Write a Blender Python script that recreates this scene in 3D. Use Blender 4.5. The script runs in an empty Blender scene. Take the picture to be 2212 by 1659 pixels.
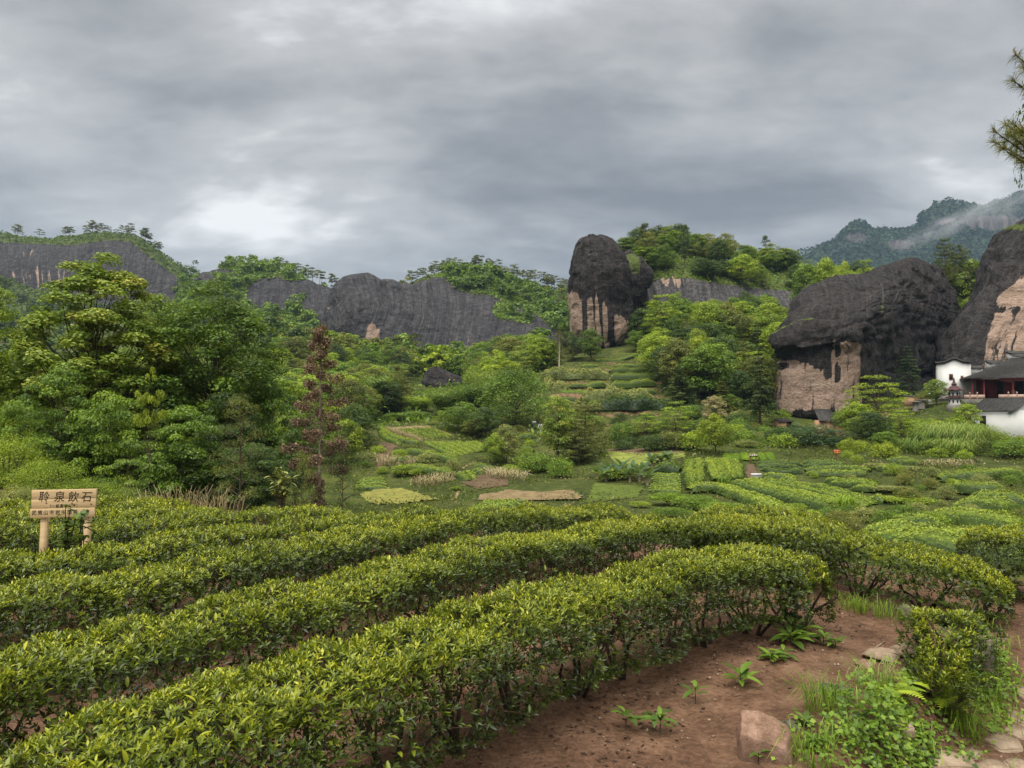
import bpy, math, random
import numpy as np
from mathutils import Vector

# ------------------------------------------------------------------ camera, sky, sun, exposure
SC = bpy.context.scene
COL = SC.collection
W, H, F, CX, CY, HY, EYE = 2212.0, 1659.0, 1534.0, 1106.0, 829.5, 894.0, 2.3
PITCH = math.atan((HY - CY) / F)

cam_d = bpy.data.cameras.new('camera')
cam_d.sensor_width = 36.0
cam_d.lens = 36.0 * F / W
cam_d.clip_start = 0.05
cam_d.clip_end = 12000.0
cam = bpy.data.objects.new('camera', cam_d)
COL.objects.link(cam)
cam.location = (0, 0, EYE)
cam.rotation_euler = (math.radians(90) + PITCH, 0, 0)
SC.camera = cam

SUN_EL, SUN_AZ = math.radians(68), math.radians(205)      # azimuth clockwise from +Y (view direction)
SKY_STR, CLOUD_GAIN, SUN_STR, EXPO, HAZE = 0.05, 0.255, 1.5, 2.35, 0.00010
world = bpy.data.worlds.new('World')
SC.world = world
world.use_nodes = True
wn, wl = world.node_tree.nodes, world.node_tree.links
wn.clear()


def N(nt, typ, **kw):
    n = nt.new(typ)
    for k, v in kw.items():
        setattr(n, k, v)
    return n


def math_node(nt, links, op, a, b=None, clamp=False):
    n = nt.new('ShaderNodeMath')
    n.operation = op
    n.use_clamp = clamp
    for i, v in enumerate((a, b)):
        if v is None:
            continue
        if isinstance(v, (int, float)):
            n.inputs[i].default_value = v
        else:
            links.new(v, n.inputs[i])
    return n.outputs[0]


def ramp(nt, links, fac, stops, interp='LINEAR'):
    r = nt.new('ShaderNodeValToRGB')
    r.color_ramp.interpolation = interp
    el = r.color_ramp.elements
    while len(el) < len(stops):
        el.new(0.5)
    for e, (p, c) in zip(el, stops):
        e.position = p
        e.color = tuple(c) + (1.0,) if len(c) == 3 else c
    links.new(fac, r.inputs[0])
    return r.outputs[0]


def build_world():
    out = N(wn, 'ShaderNodeOutputWorld')
    bg = N(wn, 'ShaderNodeBackground')
    sky = N(wn, 'ShaderNodeTexSky', sky_type='NISHITA', sun_disc=False)
    sky.sun_elevation = SUN_EL
    sky.sun_rotation = SUN_AZ
    tc = N(wn, 'ShaderNodeTexCoord')
    sep = N(wn, 'ShaderNodeSeparateXYZ')
    wl.new(tc.outputs['Generated'], sep.inputs[0])
    zc = math_node(wn, wl, 'MAXIMUM', sep.outputs[2], 0.0)
    den = math_node(wn, wl, 'ADD', zc, 0.30)
    u = math_node(wn, wl, 'DIVIDE', sep.outputs[0], den)
    v = math_node(wn, wl, 'DIVIDE', sep.outputs[1], den)
    comb = N(wn, 'ShaderNodeCombineXYZ')
    wl.new(u, comb.inputs[0])
    wl.new(v, comb.inputs[1])

    def noise(scale, detail, rough, off, dist=0.0, sx=1.0, sy=1.0):
        mp = N(wn, 'ShaderNodeMapping')
        mp.inputs['Location'].default_value = off
        mp.inputs['Scale'].default_value = (sx, sy, 1)
        wl.new(comb.outputs[0], mp.inputs[0])
        n = N(wn, 'ShaderNodeTexNoise')
        n.inputs['Scale'].default_value = scale
        n.inputs['Detail'].default_value = detail
        n.inputs['Roughness'].default_value = rough
        n.inputs['Distortion'].default_value = dist
        wl.new(mp.outputs[0], n.inputs['Vector'])
        return n.outputs['Fac']
    big = noise(0.85, 1.0, 0.4, (3.4, 4.6, 0.0))
    mid = noise(1.9, 5.0, 0.52, (7.1, 2.3, 3.0), 0.25, 0.85, 1.3)
    fine = noise(5.0, 5.0, 0.6, (0.4, 5.0, 8.0), 0.25, 0.8, 1.4)
    s = math_node(wn, wl, 'MULTIPLY', big, 0.40)
    s = math_node(wn, wl, 'ADD', s, math_node(wn, wl, 'MULTIPLY', mid, 0.40))
    s = math_node(wn, wl, 'ADD', s, math_node(wn, wl, 'MULTIPLY', fine, 0.20))
    cloud = ramp(wn, wl, s, [(0.385, (0.17, 0.175, 0.183)), (0.455, (0.25, 0.254, 0.259)),
                             (0.505, (0.34, 0.342, 0.342)), (0.56, (0.44, 0.441, 0.438)), (0.63, (0.75, 0.75, 0.74))])
    g = N(wn, 'ShaderNodeVectorMath', operation='SCALE')
    g.inputs['Scale'].default_value = CLOUD_GAIN / SKY_STR
    wl.new(cloud, g.inputs[0])
    mx = N(wn, 'ShaderNodeMix', data_type='RGBA')
    mx.inputs[0].default_value = 0.97
    wl.new(sky.outputs[0], mx.inputs[6])
    wl.new(g.outputs[0], mx.inputs[7])
    wl.new(mx.outputs[2], bg.inputs[0])
    bg.inputs[1].default_value = SKY_STR
    wl.new(bg.outputs[0], out.inputs[0])


build_world()
sun_d = bpy.data.lights.new('sun', 'SUN')
sun_d.energy = SUN_STR
sun_d.angle = math.radians(70)
sun_d.color = (1.0, 0.955, 0.88)
sun = bpy.data.objects.new('sun', sun_d)
COL.objects.link(sun)
sd = Vector((math.sin(SUN_AZ) * math.cos(SUN_EL), math.cos(SUN_AZ) * math.cos(SUN_EL), math.sin(SUN_EL)))
sun.rotation_euler = sd.to_track_quat('Z', 'Y').to_euler()
sun.location = sd * 50

SC.view_settings.view_transform = 'Standard'
SC.view_settings.look = 'None'
SC.view_settings.gamma = 1.0
SC.view_settings.exposure = EXPO
SC.view_settings.use_curve_mapping = False
cy = SC.cycles
cy.max_bounces = 6
cy.diffuse_bounces = 3
cy.glossy_bounces = 2
cy.transmission_bounces = 4
cy.volume_bounces = 0
cy.use_denoising = True
cy.sample_clamp_indirect = 4.0

# ------------------------------------------------------------------ basic helpers
rng = np.random.default_rng(11)
random.seed(5)


def ray(px, py):
    c = (np.asarray(px, float) - CX) / F
    u = (CY - np.asarray(py, float)) / F
    return c, math.cos(PITCH) - u * math.sin(PITCH), math.sin(PITCH) + u * math.cos(PITCH)


def at(px, py, D):
    c, dy, dz = ray(px, py)
    t = np.asarray(D, float) / dy
    return np.stack(np.broadcast_arrays(c * t, dy * t, EYE + dz * t), -1)


def onz(px, py, z):
    c, dy, dz = ray(px, py)
    t = (z - EYE) / dz
    return np.stack(np.broadcast_arrays(c * t, dy * t, EYE + dz * t), -1)


def zoom(x0, y0, s):
    def f(x, y):
        return ((x0 + x / s) * 0.8848, (y0 + y / s) * 0.8848)
    return f


ZA, ZB, ZC = zoom(850, 850, 2.602), zoom(1600, 900, 2.458), zoom(1250, 500, 2.949)
ZE, ZM, ZD = zoom(1700, 600, 2.765), zoom(650, 550, 2.6), zoom(1850, 420, 3.4)


def _hash(ix, iy, iz, seed):
    h = (ix.astype(np.int64) * 374761393 + iy.astype(np.int64) * 668265263 + iz.astype(np.int64) * 2147483647 + seed * 974711) & 0xFFFFFFFF
    h = ((h ^ (h >> 13)) * 1274126177) & 0xFFFFFFFF
    h = ((h ^ (h >> 16)) * 2246822519) & 0xFFFFFFFF
    return ((h ^ (h >> 15)) & 0xFFFFFF) / float(0xFFFFFF)


def vnoise(P, seed=0):
    P = np.asarray(P, float)
    i = np.floor(P).astype(np.int64)
    f = P - i
    f = f * f * (3 - 2 * f)
    r = 0
    for a in (0, 1):
        for b in (0, 1):
            for c in (0, 1):
                w = (f[..., 0] if a else 1 - f[..., 0]) * (f[..., 1] if b else 1 - f[..., 1]) * (f[..., 2] if c else 1 - f[..., 2])
                r = r + w * _hash(i[..., 0] + a, i[..., 1] + b, i[..., 2] + c, seed)
    return r * 2 - 1


def fbm(P, octv=4, seed=0, gain=0.5):
    P = np.asarray(P, float)
    r, a, s = 0, 1.0, 1.0
    for k in range(octv):
        r = r + a * vnoise(P * s, seed + 17 * k)
        a *= gain
        s *= 2.03
    return r


def sstep(a, b, x):
    t = np.clip((np.asarray(x, float) - a) / (b - a), 0, 1)
    return t * t * (3 - 2 * t)


def make_mesh(name, verts, faces, attrs=None, smooth=True, mat_idx=None, uv=None):
    """faces: one (F,k) int array or a list of such arrays"""
    me = bpy.data.meshes.new(name)
    verts = np.asarray(verts, np.float32).reshape(-1, 3)
    if not isinstance(faces, list):
        faces = [faces]
    faces = [np.asarray(f, np.int32) for f in faces if len(f)]
    me.vertices.add(len(verts))
    me.vertices.foreach_set('co', verts.ravel())
    loops = np.concatenate([f.ravel() for f in faces])
    tot = np.concatenate([np.full(len(f), f.shape[1], np.int32) for f in faces])
    start = np.concatenate([[0], np.cumsum(tot)[:-1]]).astype(np.int32)
    me.loops.add(len(loops))
    me.loops.foreach_set('vertex_index', loops)
    me.polygons.add(len(tot))
    me.polygons.foreach_set('loop_start', start)
    if mat_idx is not None:
        me.polygons.foreach_set('material_index', np.asarray(mat_idx, np.int32))
    me.update(calc_edges=True)
    if smooth:
        me.polygons.foreach_set('use_smooth', np.ones(len(tot), bool))
    for k, v in (attrs or {}).items():
        me.attributes.new(k, 'FLOAT', 'POINT').data.foreach_set('value', np.asarray(v, np.float32))
    if uv is not None:
        l = me.uv_layers.new(name='UVMap')
        l.data.foreach_set('uv', np.asarray(uv, np.float32)[loops].ravel())
    return me


def obj(name, me, mats, parent=None, loc=None):
    o = bpy.data.objects.new(name, me)
    COL.objects.link(o)
    if mats is not None and me is not None and len(me.materials) == 0:
        for m in (mats if isinstance(mats, (list, tuple)) else [mats]):
            me.materials.append(m)
    if parent is not None:
        o.parent = parent
    if loc is not None:
        o.location = [float(v) for v in loc]
    return o


def tag(o, label=None, cat=None, group=None, kind=None):
    if label:
        o['label'] = label
    if cat:
        o['category'] = cat
    if group:
        o['group'] = group
    if kind:
        o['kind'] = kind
    return o


def thing(name, label, cat, loc=(0, 0, 0), rz=0.0, group=None):
    o = bpy.data.objects.new(name, None)
    COL.objects.link(o)
    o.empty_display_size = 0.2
    o.location = [float(v) for v in loc]
    o.rotation_euler = (0, 0, rz)
    return tag(o, label, cat, group)


class MB:
    """collects shapes into one mesh"""
    def __init__(s):
        s.v, s.f, s.n = [], [], 0

    def add(s, v, f):
        v = np.asarray(v, float).reshape(-1, 3)
        for q in (f if isinstance(f, list) else [f]):
            s.f.append(np.asarray(q, int) + s.n)
        s.v.append(v)
        s.n += len(v)
        return s

    def box(s, c, d, rz=0.0, top=(1, 1), tilt=None):
        c = np.asarray(c, float)
        x, y, z = [q / 2 for q in d]
        v = np.array([[-x, -y, -z], [x, -y, -z], [x, y, -z], [-x, y, -z],
                      [-x * top[0], -y * top[1], z], [x * top[0], -y * top[1], z], [x * top[0], y * top[1], z], [-x * top[0], y * top[1], z]])
        if rz:
            v = v @ np.array([[math.cos(rz), math.sin(rz), 0], [-math.sin(rz), math.cos(rz), 0], [0, 0, 1]])
        return s.add(v + c, [[0, 3, 2, 1], [4, 5, 6, 7], [0, 1, 5, 4], [1, 2, 6, 5], [2, 3, 7, 6], [3, 0, 4, 7]])

    def tube(s, pts, r, n=6, cap=True):
        v, f = tube_geo(pts, r, n, cap)
        return s.add(v, f)

    def lathe(s, prof, n=16, c=(0, 0, 0), rz=0.0):
        a = np.arange(n) * 2 * math.pi / n + rz
        v = np.array([[r * math.cos(t) + c[0], r * math.sin(t) + c[1], z + c[2]] for r, z in prof for t in a])
        m = len(prof)
        f = [[i * n + j, i * n + (j + 1) % n, (i + 1) * n + (j + 1) % n, (i + 1) * n + j] for i in range(m - 1) for j in range(n)]
        return s.add(v, np.array(f))

    def mesh(s, name, smooth=False, attrs=None):
        ks = {}
        for f in s.f:
            f = np.atleast_2d(f)
            ks.setdefault(f.shape[1], []).append(f)
        return make_mesh(name, np.concatenate(s.v), [np.concatenate(q) for q in ks.values()], attrs, smooth)

    def build(s, name, mat, parent=None, smooth=False, loc=None):
        return obj(name, s.mesh(name, smooth), mat, parent, loc)


def tube_geo(pts, r, n=6, cap=True):
    pts = np.asarray(pts, float)
    m = len(pts)
    r = np.broadcast_to(np.asarray(r, float), (m,))
    d = np.gradient(pts, axis=0)
    d /= np.linalg.norm(d, axis=1, keepdims=True) + 1e-9
    ref = np.array([0, 0, 1.0]) if abs(d[0, 2]) < 0.9 else np.array([1.0, 0, 0])
    a = np.cross(d, ref)
    a /= np.linalg.norm(a, axis=1, keepdims=True) + 1e-9
    b = np.cross(d, a)
    t = np.arange(n) * 2 * math.pi / n
    v = pts[:, None] + r[:, None, None] * (a[:, None] * np.cos(t)[None, :, None] + b[:, None] * np.sin(t)[None, :, None])
    v = v.reshape(-1, 3)
    i, j = np.meshgrid(np.arange(m - 1), np.arange(n), indexing='ij')
    i, j = i.ravel(), j.ravel()
    k = (j + 1) % n
    f = np.stack([i * n + j, i * n + k, (i + 1) * n + k, (i + 1) * n + j], 1)
    fs = [f]
    if cap:
        fs.append(np.array([list(range(n))]))
        fs.append(np.array([[(m - 1) * n + q for q in range(n - 1, -1, -1)]]))
    return v, fs


def resample(pts, n):
    pts = np.asarray(pts, float)
    # smooth (catmull-rom) then even spacing
    P = np.concatenate([[2 * pts[0] - pts[1]], pts, [2 * pts[-1] - pts[-2]]])
    out = []
    for i in range(len(pts) - 1):
        t = np.linspace(0, 1, 16, endpoint=False)[:, None]
        a, b, c, d = P[i:i + 4]
        out.append(0.5 * ((2 * b) + (-a + c) * t + (2 * a - 5 * b + 4 * c - d) * t * t + (-a + 3 * b - 3 * c + d) * t ** 3))
    q = np.concatenate(out + [pts[-1:]])
    s = np.concatenate([[0], np.cumsum(np.linalg.norm(np.diff(q, axis=0), axis=1))])
    u = np.linspace(0, s[-1], n)
    return np.stack([np.interp(u, s, q[:, k]) for k in range(q.shape[1])], 1)


def grid_faces(n, m, wrap=False):
    """rows n, columns m"""
    i, j = np.meshgrid(np.arange(n - 1), np.arange(m if wrap else m - 1), indexing='ij')
    i, j = i.ravel(), j.ravel()
    k = (j + 1) % m
    return np.stack([i * m + j, i * m + k, (i + 1) * m + k, (i + 1) * m + j], 1)


# ------------------------------------------------------------------ materials
MATS = {}


def new_mat(name):
    m = bpy.data.materials.new(name)
    m.use_nodes = True
    nt = m.node_tree
    nt.nodes.clear()
    out = nt.nodes.new('ShaderNodeOutputMaterial')
    MATS[name] = m
    return m, nt.nodes, nt.links, out


def principled(nt, links, out, rough=0.7, spec=0.3):
    b = nt.new('ShaderNodeBsdfPrincipled')
    b.inputs['Roughness'].default_value = rough
    b.inputs['Specular IOR Level'].default_value = spec
    links.new(b.outputs[0], out.inputs[0])
    return b


def noise_tex(nt, links, scale, detail=4, rough=0.55, vec=None, dist=0.0):
    n = nt.new('ShaderNodeTexNoise')
    n.inputs['Scale'].default_value = scale
    n.inputs['Detail'].default_value = detail
    n.inputs['Roughness'].default_value = rough
    n.inputs['Distortion'].default_value = dist
    if vec is not None:
        links.new(vec, n.inputs['Vector'])
    return n.outputs['Fac']


def mixc(nt, links, fac, a, b, blend='MIX'):
    n = nt.new('ShaderNodeMix')
    n.data_type = 'RGBA'
    n.blend_type = blend
    for i, v in ((0, fac), (6, a), (7, b)):
        if isinstance(v, (int, float)):
            n.inputs[i].default_value = v
        elif isinstance(v, tuple):
            n.inputs[i].default_value = v + (1.0,)
        else:
            links.new(v, n.inputs[i])
    return n.outputs[2]


def attr(nt, name):
    a = nt.new('ShaderNodeAttribute')
    a.attribute_name = name
    return a.outputs['Fac']


def bump(nt, links, b, h, strength, dist):
    n = nt.new('ShaderNodeBump')
    n.inputs['Strength'].default_value = strength
    n.inputs['Distance'].default_value = dist
    links.new(h, n.inputs['Height'])
    links.new(n.outputs[0], b.inputs['Normal'])


def leaf_mat(name, cols, rough=0.5, spec=0.35, transl=0.38, rnd=0.18, gain=(1.95, 1.7, 1.0)):
    m, nt, ln, out = new_mat(name)
    v = attr(nt, 'var')
    oi = nt.new('ShaderNodeObjectInfo')
    r = math_node(nt, ln, 'MULTIPLY', math_node(nt, ln, 'SUBTRACT', oi.outputs['Random'], 0.5), rnd * 2)
    v = math_node(nt, ln, 'ADD', v, r, True)
    cols = [tuple(min(0.85, q[k] * gain[k]) for k in range(3)) for q in cols]
    n = len(cols)
    c = ramp(nt, ln, v, [(i / (n - 1), q) for i, q in enumerate(cols)])
    b = nt.new('ShaderNodeBsdfPrincipled')
    b.inputs['Roughness'].default_value = rough
    b.inputs['Specular IOR Level'].default_value = spec
    ln.new(c, b.inputs['Base Color'])
    if transl > 0:
        t = nt.new('ShaderNodeBsdfTranslucent')
        ln.new(mixc(nt, ln, 0.5, c, (0.20, 0.26, 0.02)), t.inputs[0])
        mx = nt.new('ShaderNodeMixShader')
        mx.inputs[0].default_value = transl
        ln.new(b.outputs[0], mx.inputs[1])
        ln.new(t.outputs[0], mx.inputs[2])
        ln.new(mx.outputs[0], out.inputs[0])
    else:
        ln.new(b.outputs[0], out.inputs[0])
    return m


def flat_mat(name, col, rough=0.8, spec=0.2, var=0.12, scale=3.0, bmp=0.0, metal=0.0):
    m, nt, ln, out = new_mat(name)
    b = principled(nt, ln, out, rough, spec)
    tc = nt.new('ShaderNodeTexCoord')
    n = noise_tex(nt, ln, scale, 5, 0.6, tc.outputs['Object'])
    lo = tuple(max(0, c * (1 - var)) for c in col)
    hi = tuple(min(1, c * (1 + var)) for c in col)
    ln.new(ramp(nt, ln, n, [(0.3, lo), (0.7, hi)]), b.inputs['Base Color'])
    b.inputs['Metallic'].default_value = metal
    if bmp:
        bump(nt, ln, b, noise_tex(nt, ln, scale * 6, 4, 0.6, tc.outputs['Object']), 0.6, bmp)
    return m


# foliage (dark -> light)
leaf_mat('tea', [(0.014, 0.026, 0.006), (0.042, 0.076, 0.010), (0.15, 0.205, 0.016), (0.33, 0.37, 0.026)], 0.38, 0.45, 0.25, 0.06, (1.5, 1.3, 0.85))
leaf_mat('tea_far', [(0.025, 0.045, 0.010), (0.06, 0.10, 0.016), (0.15, 0.21, 0.026), (0.24, 0.29, 0.035)], 0.55, 0.3, 0.2, 0.1, (1.3, 1.25, 1.0))
leaf_mat('tea_dark', [(0.018, 0.035, 0.010), (0.045, 0.08, 0.016), (0.09, 0.14, 0.024), (0.14, 0.19, 0.03)], 0.55, 0.3, 0.2, 0.1, (1.3, 1.25, 1.0))
leaf_mat('bush_grey', [(0.05, 0.07, 0.03), (0.09, 0.12, 0.05), (0.14, 0.17, 0.075), (0.19, 0.21, 0.10)], 0.6, 0.3, 0.2, 0.1)
leaf_mat('green_mid', [(0.02, 0.045, 0.012), (0.045, 0.095, 0.018), (0.085, 0.16, 0.025), (0.14, 0.22, 0.035)])
leaf_mat('green_maple', [(0.03, 0.06, 0.015), (0.065, 0.12, 0.025), (0.115, 0.185, 0.035), (0.20, 0.22, 0.06)])
leaf_mat('green_dark', [(0.012, 0.028, 0.011), (0.028, 0.06, 0.019), (0.05, 0.10, 0.026), (0.085, 0.15, 0.035)], gain=(1.35, 1.2, 0.9))
leaf_mat('green_blue', [(0.012, 0.03, 0.018), (0.025, 0.06, 0.03), (0.045, 0.095, 0.045), (0.07, 0.13, 0.055)], gain=(1.4, 1.3, 1.0))
leaf_mat('green_light', [(0.05, 0.085, 0.014), (0.10, 0.17, 0.02), (0.165, 0.25, 0.028), (0.24, 0.31, 0.04)])
leaf_mat('green_yellow', [(0.075, 0.11, 0.012), (0.15, 0.20, 0.016), (0.23, 0.28, 0.02), (0.31, 0.34, 0.03)], gain=(1.35, 1.35, 1.0))
leaf_mat('green_olive', [(0.05, 0.06, 0.016), (0.10, 0.11, 0.026), (0.16, 0.16, 0.04), (0.23, 0.20, 0.06)], gain=(1.3, 1.35, 1.0))
leaf_mat('needle_olive', [(0.022, 0.033, 0.012), (0.045, 0.062, 0.02), (0.08, 0.10, 0.03), (0.12, 0.135, 0.045)], 0.6, 0.25, 0.15)
leaf_mat('needle_dark', [(0.014, 0.026, 0.012), (0.028, 0.05, 0.02), (0.05, 0.08, 0.03), (0.075, 0.11, 0.04)], 0.6, 0.25, 0.15)
leaf_mat('needle_dead', [(0.05, 0.034, 0.027), (0.10, 0.071, 0.055), (0.16, 0.115, 0.09), (0.24, 0.18, 0.14)], 0.8, 0.1, 0.1, 0.05, (1.5, 1.36, 1.2))
leaf_mat('blossom', [(0.12, 0.10, 0.04), (0.22, 0.19, 0.08), (0.34, 0.28, 0.15), (0.45, 0.38, 0.22)], gain=(1.1, 1.1, 1.0))
leaf_mat('forest_far', [(0.012, 0.024, 0.014), (0.024, 0.045, 0.024), (0.04, 0.068, 0.034), (0.06, 0.09, 0.04)], 0.8, 0.1, 0.1, 0.1, (1, 1, 1))
leaf_mat('grass_bright', [(0.05, 0.10, 0.010), (0.10, 0.19, 0.014), (0.16, 0.27, 0.02), (0.22, 0.33, 0.03)], gain=(1.25, 1.15, 1.0))
leaf_mat('weed_dull', [(0.025, 0.035, 0.008), (0.05, 0.065, 0.014), (0.085, 0.10, 0.022), (0.13, 0.14, 0.035)], gain=(1.3, 1.2, 1.0))
leaf_mat('reed', [(0.05, 0.09, 0.015), (0.10, 0.17, 0.03), (0.17, 0.25, 0.05), (0.30, 0.30, 0.12)], gain=(1.2, 1.2, 1.0))
leaf_mat('straw', [(0.16, 0.12, 0.06), (0.25, 0.20, 0.10), (0.34, 0.28, 0.15), (0.42, 0.36, 0.21)], 0.8, 0.1, 0.1, 0.18, (1.0, 1.0, 1.0))
leaf_mat('litter', [(0.03, 0.018, 0.012), (0.06, 0.035, 0.022), (0.11, 0.065, 0.04), (0.20, 0.13, 0.075)], 0.8, 0.15, 0.0, 0.1, (0.9, 0.9, 0.9))
leaf_mat('white_flower', [(0.6, 0.6, 0.55), (0.7, 0.7, 0.66), (0.78, 0.78, 0.75), (0.82, 0.82, 0.8)], 0.6, 0.2, 0.2, 0.05, (1, 1, 1))
flat_mat('bark', (0.075, 0.055, 0.04), 0.9, 0.1, 0.4, 8.0, 0.01)
flat_mat('bark_pale', (0.24, 0.19, 0.14), 0.9, 0.1, 0.35, 8.0, 0.01)
flat_mat('stem', (0.045, 0.036, 0.026), 0.9, 0.1, 0.5, 20.0, 0.003)
flat_mat('twig', (0.16, 0.11, 0.065), 0.85, 0.15, 0.4, 20.0)


def rock_mat(name, dark=((0.009, 0.008, 0.008), (0.023, 0.019, 0.018), (0.055, 0.047, 0.043)), tan=((0.20, 0.135, 0.095), (0.31, 0.22, 0.165), (0.40, 0.30, 0.235)),
             scale=1.0, grass=((0.045, 0.065, 0.014), (0.11, 0.14, 0.028))):
    m, nt, ln, out = new_mat(name)
    b = principled(nt, ln, out, 0.85, 0.25)
    tc = nt.new('ShaderNodeTexCoord')
    uvm = nt.new('ShaderNodeUVMap')
    mp = nt.new('ShaderNodeMapping')
    mp.inputs['Scale'].default_value = (0.55 * scale, 0.055 * scale, 1)
    ln.new(uvm.outputs[0], mp.inputs[0])
    streak = noise_tex(nt, ln, 1.0, 5, 0.62, mp.outputs[0], 0.25)
    mp2 = nt.new('ShaderNodeMapping')
    mp2.inputs['Scale'].default_value = (1.8 * scale, 0.12 * scale, 1)
    ln.new(uvm.outputs[0], mp2.inputs[0])
    streak2 = noise_tex(nt, ln, 1.0, 4, 0.6, mp2.outputs[0], 0.2)
    grain = noise_tex(nt, ln, 1.2 * scale, 6, 0.68, tc.outputs['Object'])
    speck = noise_tex(nt, ln, 5.0 * scale, 3, 0.7, tc.outputs['Object'])
    dk = ramp(nt, ln, math_node(nt, ln, 'ADD', math_node(nt, ln, 'MULTIPLY', grain, 0.6), math_node(nt, ln, 'MULTIPLY', streak2, 0.4)),
              [(0.38, dark[0]), (0.5, dark[1]), (0.63, dark[2])])
    # pale lichen flecks
    lich = ramp(nt, ln, math_node(nt, ln, 'ADD', math_node(nt, ln, 'MULTIPLY', speck, 0.55), math_node(nt, ln, 'MULTIPLY', streak, 0.45)), [(0.55, (0, 0, 0)), (0.66, (1, 1, 1))])
    dk = mixc(nt, ln, math_node(nt, ln, 'MULTIPLY', lich, 0.45), dk, (0.19, 0.175, 0.155))
    mp3 = nt.new('ShaderNodeMapping')
    mp3.inputs['Scale'].default_value = (0.12 * scale, 0.9 * scale, 1)
    ln.new(uvm.outputs[0], mp3.inputs[0])
    bands = noise_tex(nt, ln, 1.0, 4, 0.6, mp3.outputs[0], 0.4)
    tn = ramp(nt, ln, math_node(nt, ln, 'ADD', math_node(nt, ln, 'MULTIPLY', grain, 0.5), math_node(nt, ln, 'MULTIPLY', bands, 0.5)),
              [(0.33, tan[0]), (0.5, tan[1]), (0.68, tan[2])])
    a = attr(nt, 'tan')
    k = math_node(nt, ln, 'ADD', a, math_node(nt, ln, 'MULTIPLY', math_node(nt, ln, 'SUBTRACT', streak, 0.5), 1.9))
    k = math_node(nt, ln, 'ADD', k, math_node(nt, ln, 'MULTIPLY', math_node(nt, ln, 'SUBTRACT', streak2, 0.5), 0.7))
    k = ramp(nt, ln, k, [(0.46, (0, 0, 0)), (0.56, (1, 1, 1))])
    c = mixc(nt, ln, k, dk, tn)
    g = math_node(nt, ln, 'ADD', attr(nt, 'grass'), math_node(nt, ln, 'MULTIPLY', math_node(nt, ln, 'SUBTRACT', grain, 0.5), 0.8))
    g = ramp(nt, ln, g, [(0.47, (0, 0, 0)), (0.6, (1, 1, 1))])
    c = mixc(nt, ln, g, c, ramp(nt, ln, speck, [(0.3, grass[0]), (0.7, grass[1])]))
    ln.new(c, b.inputs['Base Color'])
    h = math_node(nt, ln, 'ADD', math_node(nt, ln, 'MULTIPLY', streak2, 0.6), math_node(nt, ln, 'ADD', grain, math_node(nt, ln, 'MULTIPLY', bands, 0.4)))
    bump(nt, ln, b, h, 1.0, 0.9 / scale)
    return m


rock_mat('rock')
rock_mat('rock_far', scale=0.35, dark=((0.016, 0.015, 0.016), (0.036, 0.034, 0.036), (0.080, 0.075, 0.074)))
rock_mat('rock_grey', dark=((0.025, 0.023, 0.024), (0.055, 0.051, 0.052), (0.12, 0.115, 0.115)))
rock_mat('rock_blue', scale=0.12, dark=((0.03, 0.03, 0.03), (0.055, 0.05, 0.047), (0.09, 0.08, 0.075)), tan=((0.07, 0.055, 0.05), (0.11, 0.085, 0.075), (0.15, 0.12, 0.105)), grass=((0.014, 0.026, 0.014), (0.035, 0.055, 0.025)))
# ------------------------------------------------------------------ the ground
CTRL = [  # pixel x, pixel y (2212 px wide picture), metres ahead
    (1130, 1070, 60), (850, 1072, 60), (780, 1045, 67), (920, 985, 82), (940, 945, 93), (880, 925, 100), (1110, 925, 101),
    (1010, 1010, 72), (1200, 1010, 78), (1300, 965, 86), (1350, 900, 108), (1360, 845, 124), (1370, 800, 138), (1390, 745, 157), (1310, 757, 156),
    (1230, 780, 146), (1190, 830, 128), (1180, 880, 113), (1450, 760, 150), (1560, 730, 155), (1560, 820, 127), (1600, 880, 110), (1500, 940, 90),
    (1500, 1000, 70), (1650, 1060, 57), (1750, 1000, 72), (1800, 972, 82), (1740, 905, 107), (1860, 900, 107), (1440, 1100, 45), (1600, 1125, 40), (1560, 1050, 58),
    (1900, 1010, 66), (1900, 1080, 48), (2100, 1010, 60), (2100, 1055, 49), (2150, 1120, 37), (2150, 1180, 28), (1950, 1150, 33), (1760, 1120, 42),
    (2030, 880, 99), (2150, 876, 99), (2212, 880, 99), (2350, 880, 99), (2100, 868, 116), (2300, 868, 116), (1980, 880, 106), (2150, 950, 86), (2105, 938, 93), (2200, 945, 93), (2050, 985, 76), (2300, 960, 84),
    (300, 1085, 32), (0, 1085, 30), (550, 1095, 32), (700, 1095, 38), (-300, 1085, 32), (0, 960, 75), (300, 960, 75), (600, 985, 75), (-300, 960, 75),
    (700, 870, 145), (620, 920, 105), (850, 800, 200), (760, 770, 260), (900, 795, 262), (1000, 835, 172), (1170, 790, 225), (1060, 800, 250), (550, 745, 260), (300, 850, 140),
    (100, 780, 260), (100, 700, 390), (400, 700, 390), (650, 730, 330), (1000, 770, 330), (1250, 740, 260), (1500, 690, 200), (1750, 690, 200), (-300, 700, 390),
    (2000, 830, 145), (2100, 830, 150), (2350, 830, 150), (1400, 700, 220), (1900, 700, 260), (2300, 750, 260), (900, 700, 520), (200, 640, 520), (1600, 640, 520), (2200, 640, 520)]
_c = np.array(CTRL, float)
_cp = at(_c[:, 0], _c[:, 1], _c[:, 2])


def _coord(x, y):
    a = np.clip(np.arctan2(x, y), -0.95, 0.95)
    d = np.clip(np.hypot(x, y), 24, 560)
    return np.stack([a * 2.6, np.log(d) * 1.5], -1)


def _tps(d):
    return np.where(d > 1e-9, d * d * np.log(d + 1e-12), 0.0)


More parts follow.
